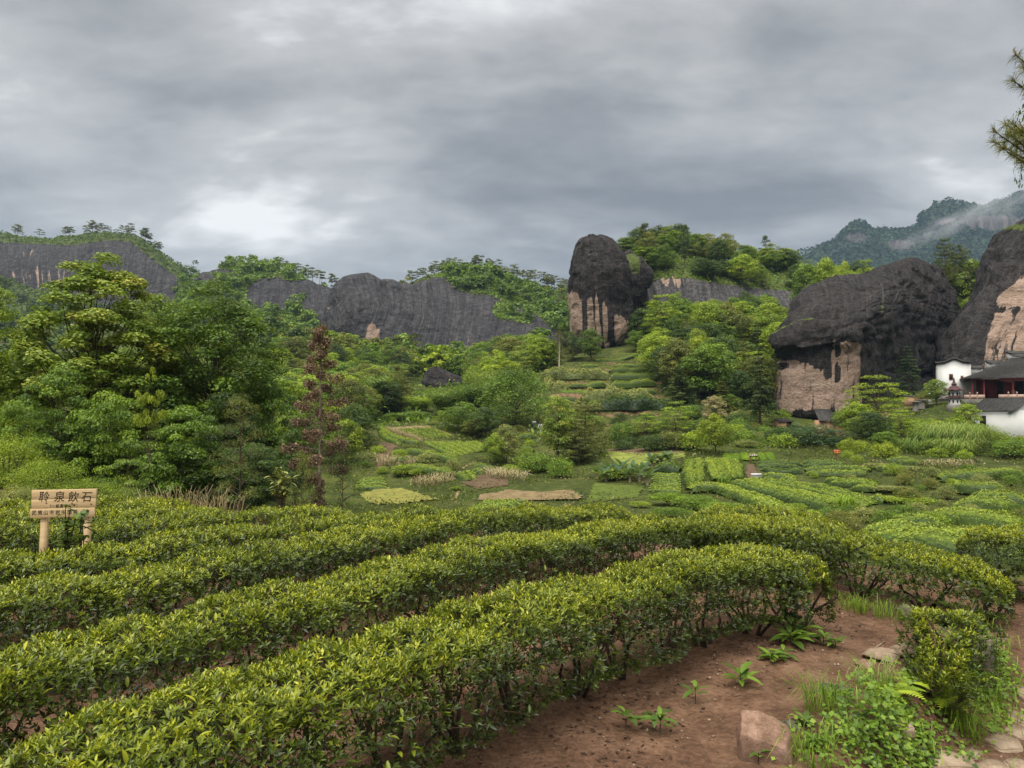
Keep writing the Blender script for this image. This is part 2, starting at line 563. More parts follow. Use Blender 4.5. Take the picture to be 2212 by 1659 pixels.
_cc = _coord(_cp[:, 0], _cp[:, 1])
_n = len(_cc)
_K = _tps(np.linalg.norm(_cc[:, None] - _cc[None], axis=-1)) + np.eye(_n) * 0.004
_P = np.concatenate([np.ones((_n, 1)), _cc], 1)
_A = np.block([[_K, _P], [_P.T, np.zeros((3, 3))]])
_w = np.linalg.solve(_A, np.concatenate([_cp[:, 2], np.zeros(3)]))


def edge_y(x):
    return np.interp(x, [-40, -12, -6, -2, 0.5, 2.5, 4, 5.5, 7, 9, 12, 40], [26, 18.0, 16.5, 14.5, 13.3, 12.6, 11.6, 10.8, 10.2, 10.2, 11, 18])


def bank_side(x, y):
    """signed distance to the kerb line of the lower slab path; positive = lower side"""
    P = np.array([(1.05, 3.3), (1.95, 4.75), (2.75, 5.5), (3.35, 6.1), (4.1, 6.75), (4.6, 7.3), (5.2, 8.6)])
    best = np.full(np.shape(x), 1e9)
    sgn = np.zeros(np.shape(x))
    for a, b in zip(P[:-1], P[1:]):
        d = b - a
        t = np.clip(((x - a[0]) * d[0] + (y - a[1]) * d[1]) / (d @ d), 0, 1)
        ex, ey = x - a[0] - t * d[0], y - a[1] - t * d[1]
        q = np.hypot(ex, ey)
        s = np.sign((x - a[0]) * d[1] - (y - a[1]) * d[0])
        m = q < best
        best = np.where(m, q, best)
        sgn = np.where(m, s, sgn)
    return best * sgn


def terrain(x, y, detail=True, steps=True):
    x, y = np.asarray(x, float), np.asarray(y, float)
    sh = x.shape
    x, y = x.ravel(), y.ravel()
    c = _coord(x, y)
    z = np.empty(len(x))
    for i in range(0, len(x), 20000):
        q = c[i:i + 20000]
        z[i:i + 20000] = _tps(np.linalg.norm(q[:, None] - _cc[None], axis=-1)) @ _w[:_n] + _w[_n] + q @ _w[_n + 1:]
    d = np.hypot(x, y)
    a = np.abs(np.arctan2(x, y))
    z = z * (1 - sstep(0.95, 1.9, a)) - 1.0 * sstep(0.95, 1.9, a)
    # terraces
    pxl = CX + F * x / np.maximum(y, 1.0)
    wt = sstep(1165, 1200, pxl) * (1 - sstep(1425, 1460, pxl)) * sstep(88, 96, d) * (1 - sstep(152, 158, d))
    for w, st in ((wt, 1.45),) if steps else ():
        t = z / st
        fl = np.floor(t)
        zs = (fl + sstep(0.55, 0.95, t - fl)) * st
        z = z * (1 - w) + zs * w
    if detail:
        z = z + 0.25 * fbm(np.stack([x * 0.09, y * 0.09, x * 0], -1), 3, 3) * sstep(25, 60, d)
    # foreground plateau with its lower slab path
    e = edge_y(x)
    fg = 1 - sstep(0.0, 9.0, y - e)
    fg = np.maximum(fg, (y < 0) * 1.0)
    low = -0.46 * sstep(-0.02, 0.42, bank_side(x, y)) * (1 - sstep(6.6, 8.4, y))
    zf = low - 0.16 * sstep(3.5, 7.5, x) * sstep(7, 9.5, y)
    if detail:
        zf = zf + 0.035 * fbm(np.stack([x * 0.9, y * 0.9, x * 0], -1), 3, 9) + 0.012 * fbm(np.stack([x * 5, y * 5, x * 0], -1), 2, 19)
    z = z * (1 - fg) + zf * fg
    return z.reshape(sh)


def hit(px, py, d0=3.0, d1=420.0):
    """where the pixel's ray meets the ground"""
    c, dy, dz = ray(px, py)
    D = np.exp(np.linspace(math.log(d0), math.log(d1), 900))
    P = np.stack([c / dy * D, D, EYE + dz / dy * D], -1)
    g = terrain(P[:, 0], P[:, 1], False, False)
    k = np.nonzero(P[:, 2] < g)[0]
    i = k[0] if len(k) else len(D) - 1
    p = P[i].copy()
    p[2] = g[i]
    return p


def ground_at(px, D):
    x = (px - CX) / F * D / 1.0
    c, dy, dz = ray(px, HY)
    x = c / dy * D
    z = float(terrain(np.array([x]), np.array([float(D)]), False)[0])
    return np.array([x, D, z])


def build_ground():
    m, nt, ln, out = new_mat('ground')
    b = principled(nt, ln, out, 0.95, 0.12)
    tc = nt.new('ShaderNodeTexCoord')
    P = tc.outputs['Object']
    n1 = noise_tex(nt, ln, 0.25, 6, 0.6, P)
    n2 = noise_tex(nt, ln, 2.2, 6, 0.65, P)
    n3 = noise_tex(nt, ln, 22.0, 5, 0.7, P)
    soil = ramp(nt, ln, math_node(nt, ln, 'ADD', math_node(nt, ln, 'MULTIPLY', n2, 0.55), math_node(nt, ln, 'MULTIPLY', n3, 0.45)),
                [(0.35, (0.06, 0.034, 0.021)), (0.47, (0.13, 0.072, 0.043)), (0.55, (0.19, 0.108, 0.066)), (0.68, (0.29, 0.185, 0.12))])
    soil = mixc(nt, ln, math_node(nt, ln, 'MULTIPLY', ramp(nt, ln, noise_tex(nt, ln, 0.7, 4, 0.6, P), [(0.52, (0, 0, 0)), (0.66, (1, 1, 1))]), 0.35), soil, (0.27, 0.175, 0.105))
    gr = ramp(nt, ln, math_node(nt, ln, 'ADD', math_node(nt, ln, 'MULTIPLY', n1, 0.5), math_node(nt, ln, 'MULTIPLY', n2, 0.5)),
              [(0.35, (0.022, 0.032, 0.008)), (0.5, (0.05, 0.064, 0.014)), (0.60, (0.09, 0.095, 0.024)), (0.70, (0.15, 0.105, 0.05))])
    f = math_node(nt, ln, 'ADD', attr(nt, 'soil'), math_node(nt, ln, 'MULTIPLY', math_node(nt, ln, 'SUBTRACT', n2, 0.5), 0.9))
    f = ramp(nt, ln, f, [(0.42, (0, 0, 0)), (0.62, (1, 1, 1))])
    ln.new(mixc(nt, ln, f, gr, soil), b.inputs['Base Color'])
    bump(nt, ln, b, math_node(nt, ln, 'ADD', n2, math_node(nt, ln, 'MULTIPLY', n3, 0.6)), 1.0, 0.10)
    az = np.concatenate([np.linspace(-math.pi, -0.86, 40), np.linspace(-0.84, 0.84, 300), np.linspace(0.86, math.pi, 40)[:-1]])
    rr = np.concatenate([[0.05], np.exp(np.linspace(math.log(1.2), math.log(29.5), 160)), np.exp(np.linspace(math.log(30), math.log(170), 260)), np.exp(np.linspace(math.log(175), math.log(2600), 40))])
    R, A = np.meshgrid(rr, az, indexing='ij')
    x, y = R * np.sin(A), R * np.cos(A)
    z = terrain(x, y)
    z = np.where(R > 700, z * 0 + np.minimum(z, 30), z)
    e = edge_y(x)
    fg = np.maximum(1 - sstep(-1.5, 4.0, y - e), (y < 0) * 1.0)
    gz = np.gradient(z, axis=0) / np.maximum(np.gradient(R, axis=0), 1e-3)
    soilv = fg * 1.0 + (1 - fg) * (0.2 + 0.55 * sstep(0.45, 0.95, np.abs(gz)) * sstep(25, 40, R))
    # grassy fringe of the plateau path
    bs = bank_side(x, y)
    soilv = soilv - 0.3 * np.exp(-((bs - 0.2) / 0.22) ** 2) * (R < 10) * (y > 3)
    me = make_mesh('ground', np.stack([x, y, z], -1).reshape(-1, 3), grid_faces(len(rr), len(az), True)[:, ::-1], {'soil': soilv.ravel()})
    o = obj('ground', me, m)
    tag(o, kind='structure')
    return o


build_ground()


# ------------------------------------------------------------------ rocks and mountains
def loft(name, rows, mat, nu=160, nv=90, amp=1.0, nscale=0.08, flute=0.0, seed=1, tanf=None, grassf=None, closed=False, zfloor=None, sharp=0.5, ledge=0.0, pit=0.0):
    """rows: bottom-to-top (then back) lists of (px, py, metres ahead); columns left-to-right"""
    R = []
    for r in rows:
        p = np.array([at(a, b, c) for a, b, c in r])
        R.append(resample(p, nu))
    R = np.array(R)                                      # rows x nu x 3
    V = resample(R.reshape(len(rows), -1), nv).reshape(nv, nu, 3) if len(rows) > 2 else R
    # arc-length coordinates
    du = np.concatenate([[0], np.cumsum(np.linalg.norm(np.diff(V.mean(0), axis=0), axis=1))])
    dv = np.concatenate([[0], np.cumsum(np.linalg.norm(np.diff(V.mean(1), axis=0), axis=1))])
    U, Vv = np.meshgrid(du, dv)
    gu, gv = np.gradient(V, axis=1), np.gradient(V, axis=0)
    n = np.cross(gu, gv)
    n /= np.linalg.norm(n, axis=-1, keepdims=True) + 1e-9
    tocam = np.array([0, 0, EYE]) - V.reshape(-1, 3).mean(0)
    if (n[:nv // 2].mean((0, 1)) @ tocam) < 0:
        n = -n
        flip = True
    else:
        flip = False
    L = V * nscale
    disp = fbm(L, 5, seed) * amp
    if flute:
        q = np.stack([U * nscale * 4, Vv * nscale * 0.35, U * 0], -1)
        rid = 1 - np.abs(fbm(q, 4, seed + 5))
        disp = disp + flute * (rid - 0.7)
    if sharp:
        disp = disp - sharp * amp * np.clip(np.abs(vnoise(L * 2.3, seed + 9)) * -1 + 0.12, 0, 1) * 6
    if ledge:
        q = np.stack([U * 0.07, Vv * 0.55, U * 0], -1)
        disp = disp - ledge * np.clip(1 - np.abs(fbm(q, 3, seed + 21)) * 5, 0, 1) * sstep(0.5, 0.1, np.linspace(0, 1, nv))[:, None]
    if pit:
        disp = disp - pit * sstep(0.25, 0.6, fbm(V * np.array([0.22, 0.22, 0.3]), 3, seed + 31)) + 0.25 * pit * fbm(V * 0.6, 3, seed + 33)
    V = V + n * disp[..., None]
    if zfloor is not None:
        V[..., 2] = np.maximum(V[..., 2], zfloor)
    # where each vertex falls in the picture, to lay out weathering and plants
    d = V - np.array([0, 0, EYE])
    cp, sp = math.cos(PITCH), math.sin(PITCH)
    dep = d[..., 1] * cp + d[..., 2] * sp
    upv = -d[..., 1] * sp + d[..., 2] * cp
    PX, PY = CX + F * d[..., 0] / dep, CY - F * upv / dep
    uu, vv = np.meshgrid(np.linspace(0, 1, nu), np.linspace(0, 1, nv))
    up = n[..., 2]
    tanv = tanf(PX, PY, uu, vv, up) if tanf else np.full(U.shape, -0.6)
    gr = grassf(PX, PY, uu, vv, up) if grassf else np.full(U.shape, -0.6)
    f = grid_faces(nv, nu)
    if flip:
        f = f[:, ::-1]
    me = make_mesh(name, V.reshape(-1, 3), f, {'tan': tanv.ravel(), 'grass': gr.ravel()}, uv=np.stack([U.ravel(), Vv.ravel()], 1))
    o = obj(name, me, MATS[mat])
    return o, V, n, PX, PY, gr


def back_row(row, dy, dd):
    return [(a, b + dy, c + dd) for a, b, c in row]


def lerp_row(a, b, t, dd=0.0, dy=0.0):
    k = max(len(a), len(b))
    A, B = resample(np.array(a, float), k), resample(np.array(b, float), k)
    q = A * (1 - t) + B * t
    return [(x, y + dy, z + dd) for x, y, z in q]


def ell(PX, PY, cx, cy, rx, ry, soft=0.3):
    q = ((PX - cx) / rx) ** 2 + ((PY - cy) / ry) ** 2
    return 1 - sstep((1 - soft) ** 2, (1 + soft) ** 2, q)


SURF = {}

# far left cliff
crest = [(-260, 520, 500), (-120, 508, 500), (0, 505, 490), (60, 514, 485), (120, 517, 480), (180, 511, 475), (225, 503, 470), (270, 505, 470), (315, 520, 468), (350, 541, 465),
         (380, 566, 462), (405, 586, 460), (430, 606, 455), (455, 628, 450), (490, 670, 445)]
base = [(-260, 700, 400), (0, 700, 400), (150, 705, 395), (300, 710, 390), (420, 715, 385), (520, 720, 385)]
SURF['left'] = loft('cliff_mountain', [base, lerp_row(base, crest, 0.3, 0), lerp_row(base, crest, 0.72, -14), crest, back_row(crest, 20, 60), back_row(crest, 120, 130)], 'rock_far',
                    220, 110, 2.6, 0.02, 1.6, 3,
                    tanf=lambda X, Y, u, v, up: 0.02 + 0.36 * ell(X, Y, 75, 600, 70, 22, 0.6) + 0.2 * ell(X, Y, 50, 540, 40, 20, 0.6),
                    grassf=lambda X, Y, u, v, up: np.maximum(np.where(Y < np.interp(X, [-200, 0, 150, 230, 280, 330, 400, 440], [524, 524, 530, 520, 522, 560, 612, 650]), 0.75, 0.05),
                                                             sstep(0, 14, Y - np.interp(X, [-200, 0, 60, 110, 200, 330, 420], [585, 588, 610, 628, 650, 655, 640])) * 0.9))
# second ridge
crest = [(370, 660, 430), (400, 612, 430), (430, 590, 430), (470, 582, 430), (530, 578, 425), (575, 577, 425), (615, 588, 420), (655, 604, 415), (700, 618, 410), (735, 636, 405), (770, 690, 400)]
base = [(370, 730, 370), (480, 735, 365), (580, 745, 355), (680, 760, 350), (770, 770, 345)]
SURF['second'] = loft('wooded_ridge', [base, lerp_row(base, crest, 0.35, -6), lerp_row(base, crest, 0.75, -12), crest, back_row(crest, 20, 50), back_row(crest, 100, 110)], 'rock_far', 150, 90, 2.4, 0.03, 1.0, 7,
                      grassf=lambda X, Y, u, v, up: 0.85 - 1.1 * ell(X, Y, 590, 636, 52, 32, 0.35) - 1.1 * ell(X, Y, 715, 665, 55, 42, 0.35) - 0.9 * ell(X, Y, 660, 620, 30, 14, 0.4) - 0.9 * ell(X, Y, 450, 594, 60, 12, 0.4))
# middle dark rock
crest = [(694, 742, 300), (702, 690, 300), (714, 652, 300), (730, 620, 300), (752, 605, 303), (785, 600, 308), (830, 604, 314), (870, 609, 322), (910, 604, 332), (950, 594, 345), (995, 588, 352), (1045, 596, 352), (1095, 618, 348),
         (1140, 640, 340), (1185, 662, 330), (1235, 690, 320), (1290, 715, 312)]
base = [(694, 790, 292), (740, 792, 276), (800, 796, 268), (860, 798, 262), (940, 815, 262), (1040, 830, 262), (1140, 820, 262), (1230, 805, 262), (1290, 800, 262)]
SURF['middle'] = loft('dark_rock_mountain', [base, lerp_row(base, crest, 0.28, -5), lerp_row(base, crest, 0.68, -13), lerp_row(base, crest, 0.9, -6), crest, back_row(crest, 14, 40), back_row(crest, 110, 90)], 'rock_far',
                      260, 120, 2.0, 0.03, 1.0, 13, pit=0.4,
                      tanf=lambda X, Y, u, v, up: 0.0 + 0.75 * ell(X, Y, 805, 735, 14, 34, 0.5) + 0.35 * ell(X, Y, 722, 665, 12, 30, 0.5) + 0.25 * ell(X, Y, 760, 625, 36, 14, 0.6),
                      grassf=lambda X, Y, u, v, up: np.maximum(0.12, np.where(Y < np.interp(X, [700, 900, 960, 985, 1010, 1060, 1110, 1160, 1200, 1290], [560, 596, 600, 625, 632, 640, 655, 680, 715, 745]), 0.85, 0)) + 0.6 * ell(X, Y, 1090, 670, 24, 22, 0.4) + 0.5 * ell(X, Y, 1130, 688, 26, 12, 0.4) - 0.4 * ell(X, Y, 760, 700, 70, 90))
# wooded ridge behind it
crest = [(830, 640, 420), (870, 618, 420), (910, 602, 420), (950, 590, 420), (995, 580, 420), (1040, 584, 415), (1085, 598, 412), (1130, 612, 410), (1180, 626, 405), (1235, 638, 400), (1300, 660, 400), (1400, 700, 400)]
base = [(830, 720, 360), (1000, 720, 360), (1200, 740, 350), (1400, 760, 350)]
SURF['behind'] = loft('wooded_ridge', [base, lerp_row(base, crest, 0.5, -8), crest, back_row(crest, 20, 50), back_row(crest, 120, 110)], 'rock_far', 150, 60, 2.0, 0.03, 0.6, 23, grassf=lambda X, Y, u, v, up: u * 0 + 0.95)
# far blue mountain
crest = [(1560, 640, 1500), (1650, 588, 1500), (1710, 563, 1500), (1750, 546, 1500), (1785, 524, 1500), (1812, 500, 1500), (1838, 484, 1500), (1862, 482, 1500), (1880, 492, 1510), (1920, 497, 1530), (1960, 499, 1550), (1984, 494, 1560), (1998, 470, 1570),
         (2020, 454, 1570), (2050, 449, 1580), (2090, 454, 1600), (2120, 456, 1620), (2150, 444, 1640), (2180, 430, 1650), (2215, 421, 1660), (2270, 418, 1670), (2360, 440, 1680), (2500, 500, 1690)]
base = [(1560, 660, 1200), (1800, 660, 1150), (2000, 660, 1120), (2200, 660, 1120), (2500, 660, 1120)]
SURF['far'] = loft('misty_mountain', [base, lerp_row(base, crest, 0.3, 0, 4), lerp_row(base, crest, 0.62, 30, 6), lerp_row(base, crest, 0.85, -10), crest, back_row(crest, 10, 160), back_row(crest, 80, 420)], 'rock_blue', 260, 110, 13.0, 0.006, 7.0, 31,
                   tanf=lambda X, Y, u, v, up: -0.1 + 0.5 * ell(X, Y, 2160, 482, 90, 16, 0.6) + 0.42 * ell(X, Y, 1850, 515, 26, 12, 0.6) + 0.4 * ell(X, Y, 1945, 530, 40, 14, 0.6) + 0.35 * ell(X, Y, 2030, 480, 26, 14, 0.6),
                   grassf=lambda X, Y, u, v, up: 0.85 - 0.55 * ell(X, Y, 2160, 482, 90, 16, 0.6) - 0.5 * ell(X, Y, 1850, 515, 26, 12, 0.6) - 0.45 * ell(X, Y, 1945, 530, 40, 14, 0.6) - 0.4 * ell(X, Y, 2030, 480, 26, 14, 0.6))
# wooded hill with a rock band behind the standing rock
crest = [(1322, 640, 205), (1336, 590, 205), (1360, 560, 205), (1400, 548, 208), (1460, 545, 212), (1530, 560, 214), (1600, 575, 214), (1680, 590, 214), (1760, 606, 214), (1840, 618, 214), (1920, 632, 214), (2000, 650, 214)]
bandt = [(1322, 660, 196), (1360, 640, 194), (1400, 620, 190), (1450, 592, 188), (1500, 600, 188), (1560, 612, 190), (1620, 618, 192), (1680, 622, 194), (1760, 635, 196), (1840, 650, 198), (1920, 660, 200), (2000, 670, 200)]
bandb = [(1322, 700, 188), (1360, 690, 185), (1400, 680, 182), (1450, 670, 179), (1500, 664, 178), (1560, 668, 178), (1620, 676, 180), (1680, 684, 183), (1760, 690, 188), (1840, 690, 192), (1920, 690, 196), (2000, 690, 198)]
base = [(1322, 800, 176), (1450, 780, 170), (1600, 760, 170), (1750, 760, 176), (2000, 760, 190)]
SURF['hill'] = loft('wooded_hill', [base, bandb, lerp_row(bandb, bandt, 0.5, -1.5), bandt, crest, back_row(crest, 10, 40), back_row(crest, 110, 90)], 'rock_grey', 240, 130, 1.0, 0.07, 1.1, 41,
                    tanf=lambda X, Y, u, v, up: -0.1 + 0.65 * ell(X, Y, 1452, 606, 26, 16, 0.5),
                    grassf=lambda X, Y, u, v, up: np.where((Y > np.interp(X, [1322, 1400, 1450, 1500, 1600, 1700, 1800], [640, 612, 598, 604, 620, 628, 640])), 0.1, 0.9) + 0.7 * ell(X, Y, 1655, 650, 18, 12) + sstep(0, 6, Y - 700) * 0.8)

# the standing rock: closed lofts round a vertical axis


def pillar(name, levels, D, depth, mat, seed, amp, tanf, grassf=None, nu=140, nv=150, sq=3.2, flute=0.5, lean=0.0):
    lv = np.array(levels, float)
    q = resample(lv, nv)
    th = np.linspace(0, 2 * math.pi, nu, endpoint=False)
    V = np.zeros((nv, nu, 3))
    for i, (py, l, r) in enumerate(q):
        a, b = at(l, py, D), at(r, py, D)
        c, hw = (a + b) / 2, (b - a)[0] / 2
        dep = depth * min(1.0, 0.25 + 0.75 * hw / ((q[:, 2] - q[:, 1]).max() / F * D / 2))
        cs, sn = np.cos(th), np.sin(th)
        k = (np.abs(cs) ** sq + np.abs(sn) ** sq) ** (-1 / sq)
        V[i, :, 0] = c[0] + hw * k * cs
        V[i, :, 1] = D + dep * k * sn + lean * i / nv
        V[i, :, 2] = c[2]
    gu, gv = (np.roll(V, -1, 1) - np.roll(V, 1, 1)) / 2, np.gradient(V, axis=0)
    n = np.cross(gu, gv)
    n /= np.linalg.norm(n, axis=-1, keepdims=True) + 1e-9
    cen = V.mean((0, 1))
    if ((V - cen) * n).sum(-1).mean() < 0:
        n = -n
    R = np.abs(q[:, 2] - q[:, 1]).max() / F * D / 2
    U = np.broadcast_to(th[None] * R, (nv, nu))
    Vv = V[..., 2] - V[..., 2].min()
    disp = fbm(V * 0.16, 5, seed) * amp - 0.5 * amp * sstep(0.2, 0.5, fbm(V * np.array([0.3, 0.3, 0.45]), 3, seed + 7)) + flute * (1 - np.abs(fbm(np.stack([np.cos(th)[None] * R * 0.35 + 0 * Vv, np.sin(th)[None] * R * 0.35 + 0 * Vv, Vv * 0.03], -1), 4, seed + 3)) - 0.7)
    V = V + n * disp[..., None]
    d = V - np.array([0, 0, EYE])
    cp, sp = math.cos(PITCH), math.sin(PITCH)
    dep_ = d[..., 1] * cp + d[..., 2] * sp
    PX, PY = CX + F * d[..., 0] / dep_, CY - F * (-d[..., 1] * sp + d[..., 2] * cp) / dep_
    f = grid_faces(nv, nu, True)
    cap = np.arange(nu)[None]
    if q[0, 0] < q[-1, 0]:
        f = f[:, ::-1]
    me = make_mesh(name, V.reshape(-1, 3), [f, cap], {'tan': tanf(PX, PY, n).ravel(), 'grass': (grassf(PX, PY, n) if grassf else PX * 0 - 0.6).ravel()},
                   uv=np.stack([U.ravel(), Vv.ravel()], 1))
    return obj(name, me, MATS[mat])


def tan_pillar(X, Y, n):
    low = sstep(0, 40, Y - np.interp(X, [1225, 1255, 1290, 1320, 1365], [604, 612, 618, 640, 668]))
    t = -0.25 + 1.1 * low
    for sx, w in ((1262, 6.5), (1297, 3.2), (1317, 6.5), (1283, 1.8)):
        t = t - 0.9 * np.exp(-((X - sx - 0.05 * (Y - 650)) / w) ** 2) * (1 - 0.5 * sstep(720, 760, Y) * (w > 6))
    t = t - 0.9 * sstep(1322, 1334, X) * (1 - sstep(664, 690, Y)) + 0.2 * ell(X, Y, 1290, 590, 22, 34, 0.6)
    return t


o = pillar('standing_rock', [(800, 1262, 1330), (775, 1258, 1330), (757, 1246, 1334), (735, 1236, 1349), (700, 1231, 1359), (652, 1230, 1361), (604, 1229, 1363), (583, 1232, 1356), (559, 1235, 1347), (535, 1239, 1334), (521, 1244, 1316), (512, 1254, 1300), (508, 1266, 1284)],
           166, 9.5, 'rock', 51, 0.75, tan_pillar, lambda X, Y, n: -0.5 + 0.9 * ell(X, Y, 1357, 600, 5, 40, 0.5))
tag(o, 'tall standing rock tower with dark streaked top and tan lower face', 'rock tower')
o = pillar('rock_buttress', [(790, 1325, 1365), (720, 1325, 1366), (682, 1328, 1377), (646, 1330, 1389), (613, 1330, 1399), (583, 1330, 1395), (562, 1332, 1380), (550, 1338, 1366), (546, 1345, 1356)],
           182, 9.0, 'rock', 57, 0.9, lambda X, Y, n: X * 0 - 0.15, lambda X, Y, n: 0.0 + 0.75 * ell(X, Y, 1362, 570, 22, 22, 0.5) + 0.4 * ell(X, Y, 1380, 620, 10, 30, 0.5), flute=0.7)
tag(o, 'dark grassy rock buttress leaning behind the tall standing rock tower', 'rock')
o = pillar('rock_outcrop', [(850, 915, 1015), (828, 914, 1008), (812, 918, 985), (798, 926, 958), (792, 936, 948)], 176, 7, 'rock', 61, 0.7, lambda X, Y, n: X * 0 - 0.2, None, 80, 60)
tag(o, 'low dark rock outcrop poking out of the wood below the middle mountain', 'rock')

# domed rock with a tan undercut face
rows = [
    [(1676, 925, 112), (1702, 925, 107.5), (1780, 925, 105.5), (1850, 925, 107), (1882, 915, 112), (1930, 905, 122), (2000, 880, 137), (2075, 870, 148)],
    [(1672, 895, 112), (1702, 895, 107), (1780, 895, 105), (1850, 893, 106.5), (1882, 885, 112), (1930, 876, 122), (2000, 852, 136), (2075, 840, 147)],
    [(1676, 830, 112), (1704, 828, 107.3), (1780, 826, 105.6), (1856, 820, 107), (1884, 820, 112), (1932, 820, 123), (1994, 818, 136.5), (2072, 806, 147)],
    [(1678, 772, 112.5), (1706, 768, 107.8), (1780, 766, 106), (1860, 752, 107.3), (1886, 760, 112), (1935, 772, 124), (1992, 788, 137), (2070, 778, 148)],
    [(1662, 738, 111.6), (1692, 748, 106.2), (1772, 742, 104.6), (1862, 716, 106.4), (1890, 716, 112), (1940, 728, 125), (2000, 742, 139), (2072, 742, 150)],
    [(1673, 714, 113), (1700, 702, 108), (1780, 690, 106.5), (1862, 678, 109), (1902, 670, 117), (1962, 670, 130), (2024, 690, 143), (2078, 700, 152)],
    [(1697, 684, 121), (1728, 655, 117), (1790, 638, 117), (1860, 632, 120), (1920, 622, 128), (1982, 618, 139), (2040, 640, 150), (2078, 662, 158)],
    [(1712, 659, 130), (1745, 622, 132), (1795, 596, 133), (1856, 592, 136), (1905, 573, 142), (1968, 553, 150), (2029, 579, 158), (2069, 640, 164)],
    [(1725, 690, 145), (1760, 660, 150), (1800, 640, 152), (1860, 640, 155), (1905, 630, 160), (1968, 620, 168), (2029, 640, 176), (2080, 690, 180)],
    [(1725, 860, 155), (1760, 860, 160), (1800, 860, 162), (1860, 860, 165), (1905, 860, 170), (1968, 860, 180), (2029, 860, 190), (2080, 860, 195)]]


def tan_dome(X, Y, u, v, up):
    t = -0.35 + 1.05 * sstep(0, 10, Y - np.interp(X, [1650, 1690, 1740, 1775, 1790, 1800, 1862, 1880], [768, 768, 772, 795, 770, 725, 735, 745])) * (1 - sstep(1852, 1872, X))
    t = t - 1.2 * np.exp(-((X - 1810) / 4.5) ** 2) * ((Y < 770) | ((Y > 788) & (Y < 822))) - 0.8 * np.exp(-((X - 1788) / 6) ** 2) * (Y < 815) - 0.5 * ell(X, Y, 1690, 790, 14, 6, 0.5)
    t = t + 0.45 * ell(X, Y, 1838, 716, 14, 5, 0.6) + 0.3 * ell(X, Y, 1760, 672, 30, 10, 0.6) - 0.5 * sstep(880, 895, Y)
    return t


def grass_dome(X, Y, u, v, up):
    g = -0.35 + 1.1 * np.exp(-((Y - np.interp(X, [1665, 1690, 1720, 1755], [722, 708, 694, 688])) / 4.0) ** 2) * ((X > 1668) & (X < 1760))
    for cx, cy_, rx, ry in ((1890, 665, 14, 26), (1915, 668, 10, 16), (1938, 632, 12, 9), (1990, 640, 12, 12), (1980, 700, 8, 26), (1998, 586, 12, 5)):
        g = g + 0.75 * ell(X, Y, cx, cy_, rx, ry, 0.6)
    return g


o, *_r = loft('domed_rock', rows, 'rock', 240, 200, 0.7, 0.11, 0.2, 71, tan_dome, grass_dome, ledge=0.7, pit=0.65)
SURF['dome'] = (o, *_r)
tag(o, 'huge domed black rock with a tan undercut cliff face above small huts', 'rock')

# cliff behind the temple


def cliff_row(edge, py, D):
    return [(edge, py, D + 26), (edge + 8, py, D + 12), (edge + 34, py, D + 3), (edge + 90, py, D), (edge + 200, py, D), (2650, py, D + 6)]


rows = [cliff_row(1990, 880, 126), cliff_row(1996, 850, 126), cliff_row(2006, 795, 127), cliff_row(2018, 752, 128), cliff_row(2046, 708, 130), cliff_row(2088, 658, 132), cliff_row(2104, 625, 133), cliff_row(2115, 580, 135), cliff_row(2132, 540, 138),
        [(2160, 506, 166), (2172, 500, 158), (2200, 484, 150), (2260, 460, 146), (2400, 440, 146), (2650, 430, 150)],
        [(2200, 530, 190), (2215, 525, 185), (2240, 510, 180), (2300, 490, 178), (2450, 470, 178), (2650, 460, 178)],
        [(2200, 800, 205), (2215, 800, 200), (2240, 800, 195), (2300, 800, 195), (2450, 800, 195), (2650, 800, 195)]]


def tan_cliff(X, Y, u, v, up):
    ed = np.interp(Y, [470, 540, 600, 640, 680, 720, 760, 800, 840], [2230, 2215, 2205, 2150, 2132, 2128, 2126, 2124, 2120])
    t = -0.3 + 0.95 * sstep(-8, 10, X - ed)
    t = t - 0.6 * ell(X, Y, 2170, 668, 30, 6, 0.5) - 0.5 * ell(X, Y, 2205, 560, 30, 20, 0.6) + 0.25 * ell(X, Y, 2060, 790, 10, 30, 0.6) + 0.3 * ell(X, Y, 2100, 770, 7, 30, 0.6)
    return t


o, *_r = loft('temple_cliff', rows, 'rock', 200, 170, 0.9, 0.1, 0.15, 83, tan_cliff, lambda X, Y, u, v, up: -0.4 + 1.1 * ell(X, Y, 2190, 490, 36, 10, 0.5), ledge=0.5, pit=0.8)
tag(o, 'steep black and tan cliff rising behind the white temple houses', 'cliff')
for k in ('left', 'second', 'middle', 'behind', 'far', 'hill'):
    tag(SURF[k][0], kind='structure')
# ------------------------------------------------------------------ foliage builders
def unit(v):
    return v / (np.linalg.norm(v, axis=-1, keepdims=True) + 1e-9)


def rdir(n, g):
    return unit(g.normal(size=(n, 3)))


def leaf_quads(pos, nrm, size, aspect=0.6, g=rng):
    n = len(pos)
    nrm = unit(nrm)
    t = unit(np.cross(nrm, rdir(n, g)))
    b = np.cross(nrm, t)
    s = np.broadcast_to(np.asarray(size, float), (n,))[:, None]
    v = np.stack([pos - t * s * 0.5, pos + b * s * aspect * 0.5, pos + t * s * 0.5 - nrm * s * 0.14, pos - b * s * aspect * 0.5], 1).reshape(-1, 3)
    return v, np.arange(4 * n).reshape(n, 4)


